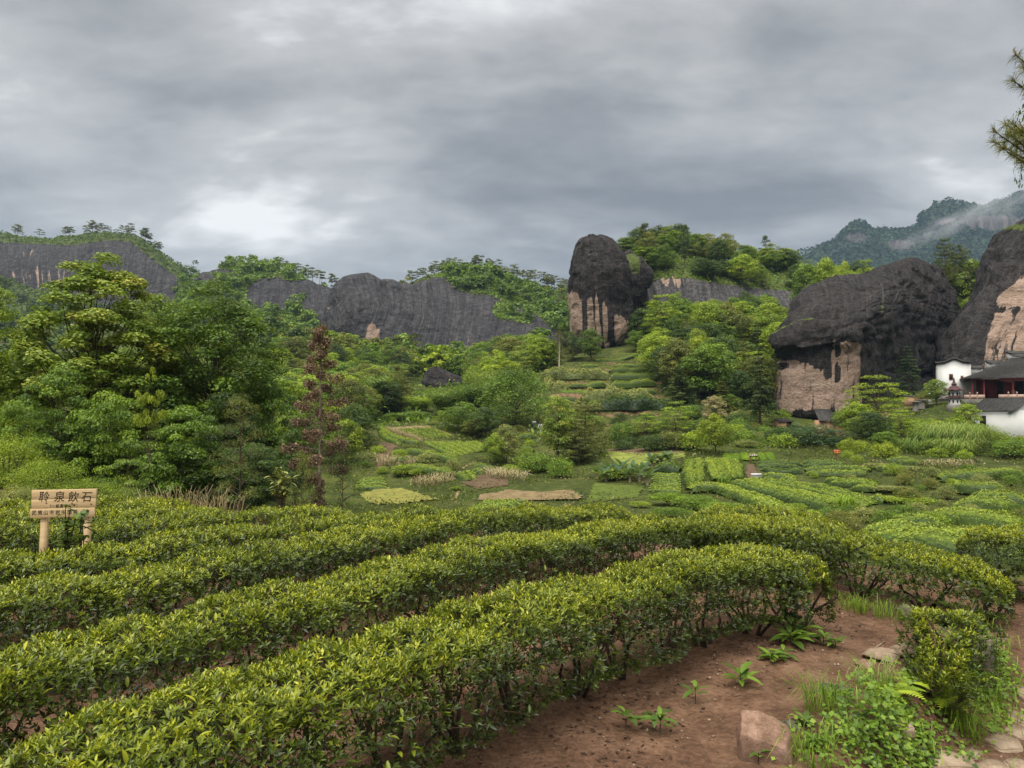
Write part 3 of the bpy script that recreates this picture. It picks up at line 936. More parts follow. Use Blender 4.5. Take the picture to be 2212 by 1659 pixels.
def clump_leaves(cl, rc, n, size, g, flat=0.65, up=0.55, aspect=0.6, cvar=0.16, lvar=0.14, base=0.45):
    cl, rc = np.asarray(cl, float), np.asarray(rc, float)
    k = g.choice(len(cl), n, p=rc ** 2 / (rc ** 2).sum())
    d = rdir(n, g)
    d[:, 2] = np.where(d[:, 2] < -0.35, -d[:, 2], d[:, 2])
    r = rc[k] * (0.45 + 0.62 * g.random(n) ** 0.6)
    pos = cl[k] + d * r[:, None] * np.array([1, 1, flat])
    nrm = d * 0.8 + np.array([0, 0, up]) + g.normal(size=(n, 3)) * 0.45
    cv = base + g.normal(size=len(cl)) * cvar
    var = cv[k] + g.normal(size=n) * lvar
    v, f = leaf_quads(pos, nrm, size * (0.7 + 0.6 * g.random(n)), aspect, g)
    return v, f, np.repeat(np.clip(var, 0, 1), 4)


def limbs(mb, base, H, cl, g, r0, frac=0.35, every=2, n=6):
    """trunk plus limbs reaching into the crown's clumps"""
    top = np.array([0, 0, H])
    k = 7
    w = g.normal(size=(k, 2)) * 0.03 * H * np.linspace(0, 1, k)[:, None]
    tr = np.stack([w[:, 0], w[:, 1], np.linspace(-0.4, H * 0.88, k)], 1)
    mb.tube(tr, np.linspace(r0, r0 * 0.18, k), n + 2)
    for c in cl[::every]:
        z = max(frac * H, min(c[2] * 0.75, H * 0.8)) * g.uniform(0.75, 1.0)
        p0 = np.array([np.interp(z, tr[:, 2], tr[:, 0]), np.interp(z, tr[:, 2], tr[:, 1]), z])
        mid = p0 * 0.5 + c * 0.5 + np.array([0, 0, -0.04 * H]) + g.normal(size=3) * 0.02 * H
        rr = r0 * (1 - z / H) * 0.45 + r0 * 0.06
        mb.tube(np.array([p0, mid, c]), [rr, rr * 0.6, rr * 0.2], 5)


class Proto:
    def __init__(s, crown, trunk, H, Wd):
        s.crown, s.trunk, s.H, s.W = crown, trunk, H, Wd
        s._single = None

    def single(s):
        if s._single is None:
            me = bpy.data.meshes.new('tree')
            a, b = s.crown, s.trunk
            va = np.empty(len(a.vertices) * 3, np.float32)
            a.vertices.foreach_get('co', va)
            vb = np.empty(len(b.vertices) * 3, np.float32)
            b.vertices.foreach_get('co', vb)

            def polys(m, off):
                d = {}
                for p in m.polygons:
                    d.setdefault(len(p.vertices), []).append([q + off for q in p.vertices])
                return d
            na = len(a.vertices)
            pa, pb = polys(a, 0), polys(b, na)
            fs, mi = [], []
            for src, idx in ((pa, 0), (pb, 1)):
                for k, q in src.items():
                    fs.append(np.array(q))
                    mi += [idx] * len(q)
            var = np.empty(na, np.float32)
            a.attributes['var'].data.foreach_get('value', var)
            s._single = make_mesh('tree', np.concatenate([va.reshape(-1, 3), vb.reshape(-1, 3)]), fs, {'var': np.concatenate([var, np.zeros(len(b.vertices))])}, False, mi)
            s._single.materials.append(MATS['green_mid'])
            s._single.materials.append(MATS['bark'])
        return s._single


def finish(name, V, Fc, var, mb, H, Wd):
    c = make_mesh('crown', V, Fc, {'var': var}, False)
    c.materials.append(MATS['green_mid'])
    t = mb.mesh('trunk', True)
    t.materials.append(MATS['bark'])
    return Proto(c, t, H, Wd)


def broadleaf(seed, H=10.0, Wd=9.0, bare=0.18, ncl=46, n=6500, size=0.34, shape=1.0, flat=0.62, aspect=0.6, irr=0.22, cr=0.17, r0=0.022):
    g = np.random.default_rng(seed)
    cl, rc = [], []
    hz = H * (1 - bare)
    lob = rdir(7, g)
    for i in range(ncl):
        t = (i + 0.5) / ncl
        z = 1 - 2 * t
        a = i * 2.39996 + g.uniform(-0.4, 0.4)
        rxy = math.sqrt(max(0, 1 - z * z))
        d = np.array([rxy * math.cos(a), rxy * math.sin(a), z])
        k = (0.74 + irr * max(0, (lob @ d).max()) + g.uniform(-0.12, 0.08)) * (1.0 if g.random() > 0.22 else g.uniform(0.3, 0.75))
        zz = d[2] * k
        wz = (1.0 - 0.35 * shape * max(0, zz)) if shape >= 0 else 1.0
        p = np.array([d[0] * k * wz * Wd * 0.43, d[1] * k * wz * Wd * 0.43, H * bare + hz * (0.5 + 0.46 * zz)])
        cl.append(p)
        rc.append(cr * Wd * g.uniform(0.6, 1.15))
    cl, rc = np.array(cl), np.array(rc)
    V, Fc, var = clump_leaves(cl, rc, n, size, g, flat, aspect=aspect)
    mb = MB()
    limbs(mb, 0, H, cl, g, r0 * H, bare + 0.05, 2)
    return finish('broadleaf', V, Fc, var, mb, H, Wd)


def layered(seed, H=9.0, Wd=9.0, n=5000, size=0.26, tiers=6, bare=0.35, dome=True):
    """flat sprays held in tiers"""
    g = np.random.default_rng(seed)
    cl, rc = [], []
    for i in range(tiers):
        t = i / (tiers - 1)
        z = H * (bare + (1 - bare) * (0.08 + 0.88 * t))
        R = Wd * 0.5 * (math.sqrt(max(0.05, 1 - (t * 0.95) ** 2.0)) if dome else 1 - 0.8 * t)
        m = max(2, int(11 * R / (Wd * 0.5)))
        a0 = g.uniform(0, 6)
        for j in range(m):
            rr = R * (0.35 + 0.6 * g.random() ** 0.5)
            a = a0 + j * 2.4
            cl.append([rr * math.cos(a), rr * math.sin(a), z + g.uniform(-0.04, 0.04) * H - 0.10 * rr])
            rc.append(Wd * g.uniform(0.09, 0.15))
    cl, rc = np.array(cl), np.array(rc)
    V, Fc, var = clump_leaves(cl, rc, n, size, g, 0.32, 1.2)
    mb = MB()
    limbs(mb, 0, H, cl, g, 0.016 * H, bare * 0.7, 1)
    return finish('layered', V, Fc, var, mb, H, Wd)


def conifer(seed, H=12.0, Wd=5.0, n=6000, size=0.3, bare=0.08, tiers=16, droop=0.25, gaps=0.15, aspect=0.4, power=0.8, trunk_r=0.014):
    g = np.random.default_rng(seed)
    P, Nn, var = [], [], []
    mb = MB()
    tr = np.stack([g.normal(size=6) * 0.006 * H, g.normal(size=6) * 0.006 * H, np.linspace(-0.4, H, 6)], 1)
    tr[0, :2] = 0
    mb.tube(tr, np.linspace(trunk_r * H, 0.01, 6), 7)
    br = []
    for i in range(tiers):
        t = i / tiers
        z = H * (bare + (1 - bare) * t)
        R = Wd * 0.5 * (1 - t) ** power * g.uniform(0.8, 1.12) + 0.05 * Wd
        m = g.integers(4, 7)
        a0 = g.uniform(0, 6.28)
        for j in range(m):
            if g.random() < gaps:
                continue
            a = a0 + j * 6.283 / m + g.uniform(-0.3, 0.3)
            L = R * g.uniform(0.75, 1.1)
            br.append((z, a, L))
    for z, a, L in br:
        e = np.array([math.cos(a), math.sin(a), 0])
        s = np.linspace(0, 1, 4)
        pts = np.array([[0, 0, z]]) + e[None] * (s * L)[:, None]
        pts[:, 2] += 0.16 * L * s - droop * L * s * s
        mb.tube(pts, np.linspace(0.012 * L + 0.012, 0.006, 4), 4, False)
        k = max(4, int(n * L / sum(q[2] for q in br)))
        u = 0.15 + 0.85 * g.random(k) ** 0.7
        side = np.array([-e[1], e[0], 0])
        sp = (g.random(k) * 2 - 1) * 0.32 * L * (1.1 - u * 0.7)
        p = np.array([0, 0, z]) + e * (u * L)[:, None] + side * sp[:, None]
        p[:, 2] += 0.16 * L * u - droop * L * u * u - np.abs(sp) * 0.25 + g.normal(size=k) * 0.05 * L
        P.append(p)
        Nn.append(np.array([0, 0, 0.8]) + e * 0.4 + g.normal(size=(k, 3)) * 0.55)
        var.append(np.clip(0.45 + g.normal() * 0.13 + g.normal(size=k) * 0.14, 0, 1))
    P, Nn, var = np.concatenate(P), np.concatenate(Nn), np.concatenate(var)
    V, Fc = leaf_quads(P, Nn, size * (0.7 + 0.6 * g.random(len(P))), aspect, g)
    return finish('conifer', V, Fc, np.repeat(var, 4), mb, H, Wd)


def pine(seed, H=9.0, Wd=7.0, n=2600, size=0.42, bare=0.4, plates=12, aspect=0.22, flat=0.38, lean=0.06):
    """open pine with flat plates of needles"""
    g = np.random.default_rng(seed)
    k = 6
    tr = np.stack([np.cumsum(g.normal(size=k)) * lean * H * 0.25, np.cumsum(g.normal(size=k)) * lean * H * 0.25, np.linspace(-0.4, H * 0.95, k)], 1)
    tr[:, :2] -= tr[0, :2]
    mb = MB()
    mb.tube(tr, np.linspace(0.014 * H, 0.004 * H, k), 6)
    cl, rc = [], []
    for i in range(plates):
        t = (i + 0.6) / plates
        z = H * (bare + (1 - bare) * t)
        R = Wd * 0.5 * (0.55 + 0.5 * math.sin(math.pi * min(1, t * 0.8 + 0.15))) * (1.0 if t < 0.8 else 0.65)
        a = i * 2.4 + g.uniform(-0.5, 0.5)
        rr = R * g.uniform(0.35, 0.85)
        c = np.array([np.interp(z, tr[:, 2], tr[:, 0]) + rr * math.cos(a), np.interp(z, tr[:, 2], tr[:, 1]) + rr * math.sin(a), z])
        p0 = np.array([np.interp(z - 0.05 * H, tr[:, 2], tr[:, 0]), np.interp(z - 0.05 * H, tr[:, 2], tr[:, 1]), z - 0.05 * H])
        mb.tube(np.array([p0, p0 * 0.5 + c * 0.5 + [0, 0, 0.01 * H], c]), [0.006 * H, 0.004 * H, 0.002 * H], 4, False)
        cl.append(c)
        rc.append(Wd * g.uniform(0.13, 0.2))
    cl.append([tr[-1, 0], tr[-1, 1], H * 0.96])
    rc.append(Wd * 0.13)
    V, Fc, var = clump_leaves(cl, rc, n, size, g, flat, 0.9, aspect)
    return finish('pine', V, Fc, var, mb, H, Wd)


def shrub(seed, H=2.0, Wd=3.0, n=3000, size=0.16, ncl=26, flat=0.8, aspect=0.45, upright=0.0):
    g = np.random.default_rng(seed)
    cl, rc = [], []
    for i in range(ncl):
        a, r = i * 2.4, math.sqrt((i + 0.5) / ncl)
        z = H * (0.30 + 0.52 * math.sqrt(max(0, 1 - r * r * 0.9)) * g.uniform(0.55, 1.05))
        cl.append([r * Wd * 0.42 * math.cos(a), r * Wd * 0.42 * math.sin(a), z])
        rc.append(Wd * g.uniform(0.12, 0.2))
    cl, rc = np.array(cl), np.array(rc)
    low = cl * [1.0, 1.0, 0.42]
    V, Fc, var = clump_leaves(np.concatenate([cl, low]), np.concatenate([rc, rc]), n, size, g, flat, 0.5, aspect)
    mb = MB()
    for c in cl[::2]:
        mb.tube(np.array([[c[0] * 0.1, c[1] * 0.1, -0.2], c * [0.45, 0.45, 0.5], c]), [0.02 * H, 0.014 * H, 0.006 * H], 5, False)
    return finish('shrub', V, Fc, var, mb, H, Wd)


def bamboo(seed, H=9.0, Wd=6.0, culms=22, n=5200, size=0.42):
    g = np.random.default_rng(seed)
    mb = MB()
    P, Nn, var = [], [], []
    for i in range(culms):
        a, r = i * 2.4, Wd * 0.22 * math.sqrt((i + 0.5) / culms)
        h = H * g.uniform(0.7, 1.0)
        out = np.array([math.cos(a), math.sin(a), 0])
        s = np.linspace(0, 1, 6)
        pts = out[None] * (r + 0.28 * Wd * s ** 2.6 * g.uniform(0.5, 1.1))[:, None]
        pts[:, 2] = h * (s - 0.10 * s ** 4) - 0.3
        mb.tube(pts, np.linspace(0.035, 0.008, 6), 5, False)
        k = n // culms
        u = 0.25 + 0.75 * g.random(k) ** 0.75
        p = np.stack([np.interp(u, s, pts[:, q]) for q in range(3)], 1) + g.normal(size=(k, 3)) * np.array([0.09, 0.09, 0.05]) * Wd * (0.5 + 0.6 * u)[:, None]
        P.append(p)
        Nn.append(out * 0.6 + np.array([0, 0, 0.6]) + g.normal(size=(k, 3)) * 0.5)
        var.append(np.clip(0.5 + g.normal() * 0.14 + g.normal(size=k) * 0.14, 0, 1))
    P, Nn, var = np.concatenate(P), np.concatenate(Nn), np.concatenate(var)
    V, Fc = leaf_quads(P, Nn, size * (0.7 + 0.6 * g.random(len(P))), 0.3, g)
    return finish('bamboo', V, Fc, np.repeat(var, 4), mb, H, Wd)


def with_mats(name, me, mats, parent=None):
    o = bpy.data.objects.new(name, me)
    COL.objects.link(o)
    for sl, m in zip(o.material_slots, mats):
        sl.link = 'OBJECT'
        sl.material = m
    if parent is not None:
        o.parent = parent
    return o


def put_tree(pr, base, h, w, leaf, name, label, cat='tree', group=None, parts=True, bark='bark', rz=None, depth=None):
    rz = random.uniform(0, 6.28) if rz is None else rz
    sx = w / pr.W
    sc_ = (sx, (depth or w) / pr.W, h / pr.H)
    if parts:
        r = thing(name, label, cat, base, rz, group)
        with_mats('crown', pr.crown, [MATS[leaf]], r)
        with_mats('trunk', pr.trunk, [MATS[bark]], r)
    else:
        r = with_mats(name, pr.single(), [MATS[leaf], MATS[bark]])
        r.location = [float(v) for v in base]
        r.rotation_euler = (0, 0, rz)
        tag(r, label, cat, group)
    r.scale = sc_
    return r


def tree(pr, px, top, w, D, leaf, name, label, cat='tree', group=None, parts=True, bark='bark', sink=0.0, rz=None):
    b = ground_at(px, D)
    b[2] -= sink
    h = float(at(px, top, D)[2] - b[2])
    return put_tree(pr, b, max(h, 0.3), w / F * D, leaf, name, label, cat, group, parts, bark, rz)


# clipped tea hedge seen from afar
HEDGE_LINES = []


def hedge(pts, w, h, leaf, name, label, cat='hedge', group=None, size=0.2, dens=34, seed=0, rough=0.10, parent=None):
    g = np.random.default_rng(seed + 1000)
    pts = np.asarray(pts, float)
    L = np.linalg.norm(np.diff(pts, axis=0), axis=1).sum()
    n = max(6, int(L / 0.45))
    C = resample(pts[:, :2], n) if len(pts) > 1 else pts
    Z = terrain(C[:, 0], C[:, 1], False)
    T = unit(np.gradient(C, axis=0))
    S = np.stack([T[:, 1], -T[:, 0]], 1)
    s = np.linspace(0, L, n)
    org = np.array([C[n // 2, 0], C[n // 2, 1], Z[n // 2]])
    HEDGE_LINES.append((C, w))
    endf = np.sqrt(np.clip(np.minimum(s, L - s) / (w * 0.5), 0.02, 1))
    m = 9
    ph = np.linspace(0, math.pi, m)
    cx, sz = np.sign(np.cos(ph)) * np.abs(np.cos(ph)) ** 0.65, np.abs(np.sin(ph)) ** 0.55

    def surf(si, phi, k=1.0):
        i = np.clip(si / L * (n - 1), 0, n - 1.001)
        def itp(a):
            return np.stack([np.interp(i, np.arange(n), a[:, q]) for q in range(a.shape[1])], 1)
        c, sd_, z = itp(C), itp(S), np.interp(i, np.arange(n), Z)
        e = np.interp(i, np.arange(n), endf)
        bm = 1 + rough * 1.6 * vnoise(np.stack([si * 0.9 + seed * 7.1, phi * 1.2, si * 0], 1), seed) + rough * 0.8 * vnoise(np.stack([si * 3.1, phi * 3, si * 0], 1), seed + 3)
        lx = np.sign(np.cos(phi)) * np.abs(np.cos(phi)) ** 0.85 * w * 0.5 * (0.55 + 0.45 * e) * bm * k
        lz = np.abs(np.sin(phi)) ** 0.75 * h * (0.35 + 0.65 * e) * bm * k
        return np.concatenate([c + sd_ * lx[:, None], (z + lz)[:, None]], 1), sd_
    SI, PH = np.meshgrid(s, ph, indexing='ij')
    V0, _ = surf(SI.ravel(), PH.ravel(), 0.88)
    V0[:, 2] -= 0.05
    f0 = grid_faces(n, m)
    k = int(dens * L * (w + 1.6 * h))
    si = g.random(k) * L
    phi = np.where(g.random(k) < 0.62, math.pi / 2 + g.normal(size=k) * 0.55, g.random(k) * math.pi)
    phi = np.clip(phi, 0.04, math.pi - 0.04)
    p, sd_ = surf(si, phi, 0.93 + 0.12 * g.random(k))
    nr = np.concatenate([sd_ * np.cos(phi)[:, None], np.sin(phi)[:, None]], 1) * 0.9 + g.normal(size=(k, 3)) * 0.5 + np.array([0, 0, 0.35])
    v1, f1 = leaf_quads(p, nr, size * (0.6 + 0.7 * g.random(k)), 0.62, g)
    patch = vnoise(np.stack([si * 0.5, phi * 0.7, si * 0], 1), seed + 8)
    var = np.clip(0.24 + 0.50 * sstep(0.35, 0.9, np.sin(phi)) + 0.14 * g.normal(size=k) + 0.10 * patch, 0, 1)  # top light and side shade are put into the leaf colour
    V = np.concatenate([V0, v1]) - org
    me = make_mesh(name, V, np.concatenate([f0, f1 + len(V0)]), {'var': np.concatenate([0.10 + 0.42 * sstep(0.55, 0.95, np.sin(PH.ravel())), np.repeat(var, 4)])}, False)  # core colour carries the same painted shade down its sides
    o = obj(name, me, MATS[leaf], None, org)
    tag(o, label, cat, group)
    return o


# near tea rows: leafy shoots on a bumpy hedge, stems below
def shoot_templates():
    T = []
    for q in range(5):
        g = np.random.default_rng(70 + q)
        vs, fs, va = [], [], []
        n = 0
        nl = 6
        for i in range(nl):
            t = i / (nl - 1)
            L = (0.078 - 0.036 * t) * g.uniform(0.85, 1.15)
            wd = L * g.uniform(0.34, 0.42)
            fold, droop = 0.12 * L, g.uniform(0.05, 0.32) * L
            lv = np.array([[0, 0, 0], [-wd / 2, 0.42 * L, 0], [0, 0.46 * L, -fold], [wd / 2, 0.42 * L, 0], [0, L, -droop]])
            tilt = math.radians(62 - 40 * t + g.uniform(-12, 12))           # away from the shoot's axis
            az = i * 2.4 + g.uniform(-0.4, 0.4)
            ca, sa = math.cos(math.pi / 2 - tilt), math.sin(math.pi / 2 - tilt)
            lv = np.stack([lv[:, 0], lv[:, 1] * ca - lv[:, 2] * sa, lv[:, 1] * sa + lv[:, 2] * ca], 1)
            c, s = math.cos(az), math.sin(az)
            lv = np.stack([lv[:, 0] * c - lv[:, 1] * s, lv[:, 0] * s + lv[:, 1] * c, lv[:, 2] + 0.055 * t - 0.02], 1)
            vs.append(lv)
            fs.append(np.array([[0, 2, 1], [0, 3, 2], [1, 2, 4], [2, 3, 4]]) + n)
            va.append(np.full(5, -0.10 + 0.30 * t))
            n += 5
        T.append((np.concatenate(vs), np.concatenate(fs), np.concatenate(va)))
    return T


SHOOTS = shoot_templates()
SHOOTS_FAR = [(v.reshape(-1, 5, 3)[:, [0, 1, 4, 3]].reshape(-1, 3), np.arange(len(v) // 5 * 4).reshape(-1, 4), a.reshape(-1, 5)[:, :4].ravel()) for v, f, a in SHOOTS]


def place_templates(T, pos, axis, scale, var, g):
    n = len(pos)
    axis = unit(axis)
    t = unit(np.cross(axis, rdir(n, g)))
    b = np.cross(axis, t)
    R = np.stack([t, b, axis], -1)                        # columns
    which = g.integers(0, len(T), n)
    vs, fs, va, off = [], [], [], 0
    for q, (tv, tf, tva) in enumerate(T):
        k = np.nonzero(which == q)[0]
        if not len(k):
            continue
        v = np.einsum('nij,vj->nvi', R[k] * scale[k][:, None, None], tv) + pos[k][:, None]
        m = len(tv)
        vs.append(v.reshape(-1, 3))
        fs.append((tf[None] + (np.arange(len(k)) * m)[:, None, None]).reshape(-1, tf.shape[1]) + off)
        va.append(np.clip(var[k][:, None] + tva[None], 0, 1).ravel())
        off += len(k) * m
    return np.concatenate(vs), np.concatenate(fs), np.concatenate(va)


def curved_leaf(L, wd, fold, droop, seg=4):
    t = np.linspace(0, 1, seg + 1)
    half = wd / 2 * np.sin(math.pi * np.clip(t * 0.94 + 0.04, 0, 1)) ** 0.8
    z = -droop * L * t * t
    c = np.stack([0 * t, t * L, z], 1)
    l = np.stack([-half, t * L, z + fold * half], 1)
    r = np.stack([half, t * L, z + fold * half], 1)
    v = np.concatenate([l, c, r])
    n = seg + 1
    f = [[i, n + i, n + i + 1, i + 1] for i in range(seg)] + [[n + i, 2 * n + i, 2 * n + i + 1, n + i + 1] for i in range(seg)]
    return v, np.array(f)


LEAF_MESH = []
for _q in range(8):
    _v, _f = curved_leaf(0.075 + 0.004 * (_q % 4), 0.03, 0.5, 0.12 + 0.08 * (_q % 3))
    LEAF_MESH.append(make_mesh('leaf', _v, _f, {'var': np.full(len(_v), 0.34 + 0.085 * _q)}, True))
    LEAF_MESH[-1].materials.append(MATS['tea'])


def tea_row(C, name, label, w=1.15, h=0.86, dens=300, scale=1.0, seed=0, nleaf=0, group=None, bushes=True, z0=None, low=0.30, irr=1.0):
    g = np.random.default_rng(500 + seed)
    C = np.asarray(C, float)
    L = np.linalg.norm(np.diff(C, axis=0), axis=1).sum()
    n = max(8, int(L / 0.12))
    C = resample(C, n)
    w_ = np.broadcast_to(w, (n,)) if np.ndim(w) == 0 else np.interp(np.linspace(0, 1, n), np.linspace(0, 1, len(w)), w)
    h_ = np.broadcast_to(h, (n,)) if np.ndim(h) == 0 else np.interp(np.linspace(0, 1, n), np.linspace(0, 1, len(h)), h)
    Z = terrain(C[:, 0], C[:, 1])
    T = unit(np.gradient(C, axis=0))
    S = np.stack([T[:, 1], -T[:, 0]], 1)
    s = np.linspace(0, L, n)
    endf = np.sqrt(np.clip(np.minimum(s, L - s) / 0.55, 0.0, 1))
    org = np.array([C[n // 2, 0], C[n // 2, 1], Z[n // 2]])
    root = thing(name, label, 'tea hedge', org, 0, group)

    def surf(si, phi, k):
        """phi 0 = top, +-pi/2 = sides, further = underside"""
        it = lambda a: np.interp(si, s, a)
        c = np.stack([it(C[:, 0]), it(C[:, 1])], 1)
        sd_ = np.stack([it(S[:, 0]), it(S[:, 1])], 1)
        e = it(endf)
        W2, Hh = it(w_) * 0.5 * (0.35 + 0.65 * e), it(h_) * (0.72 + 0.28 * e)
        bm = 1 + irr * 0.13 * vnoise(np.stack([si * 1.7 + seed * 9.3, phi * 1.1, si * 0], 1), seed) + irr * 0.10 * vnoise(np.stack([si * 4.6, phi * 2.6, si * 0], 1), seed + 3) + 0.05 * np.cos(6.283 * si / 0.62 + seed)
        zc = low * Hh
        sn, cs = np.sin(phi), np.cos(phi)
        lx = np.sign(sn) * np.abs(sn) ** 0.62 * W2 * bm * k * (1 - 0.4 * sstep(1.4, 2.0, np.abs(phi)))
        lz = zc + np.where(cs > 0, np.abs(cs) ** 0.62 * (Hh - zc), -np.abs(cs) * zc * 0.55) * (0.5 + 0.5 * bm) * (0.35 + 0.65 * k)
        p = np.concatenate([c + sd_ * lx[:, None], (it(Z) + lz)[:, None]], 1)
        nr = np.concatenate([sd_ * sn[:, None], cs[:, None]], 1)
        return p, unit(nr)
    # shoots
    k = int(dens * L * (w_.mean() * 1.0 + 1.1))
    si = g.random(k) * L
    phi = np.where(g.random(k) < 0.5, g.normal(size=k) * 0.62, (g.random(k) * 2 - 1) * 2.0)
    phi = np.clip(phi, -2.0, 2.0)
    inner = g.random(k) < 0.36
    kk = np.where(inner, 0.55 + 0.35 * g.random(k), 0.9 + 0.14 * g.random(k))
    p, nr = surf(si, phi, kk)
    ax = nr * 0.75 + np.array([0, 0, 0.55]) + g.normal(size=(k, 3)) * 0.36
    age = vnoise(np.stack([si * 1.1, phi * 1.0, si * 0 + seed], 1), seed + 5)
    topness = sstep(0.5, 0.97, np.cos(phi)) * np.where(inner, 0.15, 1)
    var = np.where(inner, 0.07, 0.15 + 0.40 * topness) + 0.10 * age + g.normal(size=k) * 0.11  # shade of sides and interior painted into leaf colour, tops lightened as if lit
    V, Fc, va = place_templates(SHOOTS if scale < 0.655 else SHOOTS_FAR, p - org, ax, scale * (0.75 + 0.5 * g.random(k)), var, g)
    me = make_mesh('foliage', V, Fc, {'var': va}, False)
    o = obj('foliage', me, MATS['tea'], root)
    o['kind'] = 'stuff'
    # twigs poking through
    kt = int(L * 120)
    st, pt = g.random(kt) * L, np.clip(g.normal(size=kt) * 1.0, -1.9, 1.9)
    a, na = surf(st, pt, np.full(kt, 0.55))
    b, nb = surf(st + g.normal(size=kt) * 0.04, pt, 0.95 + 0.12 * g.random(kt))
    mb = MB()
    for i in range(kt):
        mb.tube(np.array([a[i] - org, b[i] - org + [0, 0, 0.03]]), [0.005 * scale, 0.0025 * scale], 3, False)
    o = mb.build('twigs', MATS['twig'], root)
    o['kind'] = 'stuff'
    # stems, one cluster for each bush
    nb_ = max(2, int(L / 0.58))
    allm = MB()
    for i in range(nb_):
        q = (i + 0.5) / nb_ * L + g.uniform(-0.08, 0.08)
        c, nr = surf(np.array([q]), np.array([0.0]), np.array([1.0]))
        c = np.array([np.interp(q, s, C[:, 0]), np.interp(q, s, C[:, 1]), np.interp(q, s, Z)])
        hh, ww = np.interp(q, s, h_), np.interp(q, s, w_)
        mb = MB()
        for j in range(g.integers(5, 8)):
            an = g.uniform(0, 6.283)
            b0 = c + np.array([math.cos(an), math.sin(an), 0]) * 0.05 + [0, 0, -0.05]
            r = ww * g.uniform(0.15, 0.46)
            an += g.uniform(-0.5, 0.5)
            e = c + np.array([math.cos(an) * r, math.sin(an) * r, hh * g.uniform(0.55, 0.8)])
            mid = b0 * 0.5 + e * 0.5 + np.append(g.normal(size=2) * 0.05, -0.02)
            mid2 = b0 * 0.2 + e * 0.8 + np.append(g.normal(size=2) * 0.05, -0.04)
            (mb if bushes else allm).tube(np.array([b0, mid, mid2, e]) - org, [0.02, 0.014, 0.009, 0.004], 5, False)
        if bushes:
            mb.build('stem_cluster', MATS['stem'], root, True)
    if not bushes:
        o = allm.build('stems', MATS['stem'], root, True)
        o['kind'] = 'stuff'
    # the largest single leaves
    if nleaf:
        side = 1 if S[n // 2] @ (-C[n // 2]) > 0 else -1
        wgt = 1 / np.maximum(np.hypot(C[:, 0], C[:, 1]), 1) ** 4
        pxl = CX + F * C[:, 0] / np.maximum(C[:, 1], 0.5)
        wgt *= (pxl > -40) & (C[:, 1] > 2.2)
        i = g.choice(n, nleaf, p=wgt / wgt.sum())
        sl = s[i] + g.uniform(-0.06, 0.06, nleaf)
        pl = side * g.uniform(-0.5, 1.5, nleaf)
        p, nr = surf(np.clip(sl, 0, L), pl, np.full(nleaf, 1.04))
        for q in range(nleaf):
            o = bpy.data.objects.new('leaf', LEAF_MESH[int(np.clip(g.normal() * 1.3 + (4.0 if abs(pl[q]) < 0.6 else 1.2), 0, 7))])  # paler leaves picked for the top, so its light is in their colour
            COL.objects.link(o)
            o.parent = root
            o.location = p[q] - org - nr[q] * 0.015
            dv = Vector(nr[q] * 0.5 + np.array([0, 0, 0.3]) + g.normal(size=3) * 0.5).normalized()
            e = dv.to_track_quat('Y', 'Z').to_euler()
            o.rotation_euler = e
            sc1 = g.uniform(0.62, 0.88)
            o.scale = (sc1, sc1, sc1)
    return root
# ------------------------------------------------------------------ foreground tea rows
ORD = ['first', 'second', 'third', 'fourth', 'fifth', 'sixth', 'seventh', 'eighth', 'ninth', 'tenth', 'eleventh', 'twelfth', 'thirteenth']


def px_row(pts, z=0.74):
    return np.array([onz(a, b, z)[:2] for a, b in pts])


tea_row(px_row([(-60, 1740), (100, 1668), (330, 1590), (560, 1520), (900, 1420), (1200, 1312), (1500, 1236), (1690, 1208), (1770, 1222)]), 'tea_hedge',
        'nearest long tea hedge running from the bottom left corner to the red dirt path', 1.0, [0.86, 0.86, 0.86, 0.86, 0.84], 980, 0.64, 1, 300, 'tea rows of the near field')
tea_row(px_row([(-120, 1500), (0, 1465), (400, 1368), (800, 1268), (1100, 1186), (1400, 1142), (1600, 1140), (1700, 1150)]), 'tea_hedge',
        'second tea hedge from the viewer, just behind the nearest long hedge', 0.95, 0.86, 900, 0.66, 2, 200, 'tea rows of the near field')
tea_row(px_row([(-150, 1340), (0, 1308), (300, 1260), (600, 1208), (850, 1162), (1100, 1124), (1370, 1108)]), 'tea_hedge',
        'third tea hedge from the viewer, ending above the bright green weeds', 0.95, 0.88, 720, 0.72, 3, 0, 'tea rows of the near field')
tea_row(px_row([(-150, 1258), (0, 1232), (260, 1204), (600, 1152), (850, 1122), (985, 1112)]), 'tea_hedge',
        'fourth tea hedge from the viewer, in front of the wooden sign', 0.9, 0.86, 520, 0.85, 4, 0, 'tea rows of the near field', False)
tea_row(px_row([(-150, 1178), (0, 1162), (200, 1146), (400, 1132), (600, 1117), (775, 1108)]), 'tea_hedge',
        'fifth tea hedge from the viewer, behind the wooden sign posts', 0.9, 0.84, 460, 0.9, 5, 0, 'tea rows of the near field', False)
tea_row(px_row([(-150, 1120), (0, 1117), (200, 1113), (330, 1111), (490, 1106)]), 'tea_hedge',
        'sixth tea hedge from the viewer, behind the wooden sign board', 0.9, 0.82, 400, 0.98, 6, 0, 'tea rows of the near field', False)
tea_row(px_row([(-150, 1092), (0, 1090), (240, 1090), (420, 1100)]), 'tea_hedge',
        'last and farthest tea hedge of the near field, against the left shrubs', 0.9, 0.82, 380, 1.0, 7, 0, 'tea rows of the near field', False)
tea_row([(2.5, 10.3), (3.4, 9.75), (4.3, 9.2), (5.1, 8.6), (5.65, 8.1)], 'tea_hedge',
        'tea hedge sloping down to the right beyond the bend of the dirt path', [1.2, 1.15, 1.0], [0.86, 0.85, 0.72, 0.62], 700, 0.7, 8, 0, None)
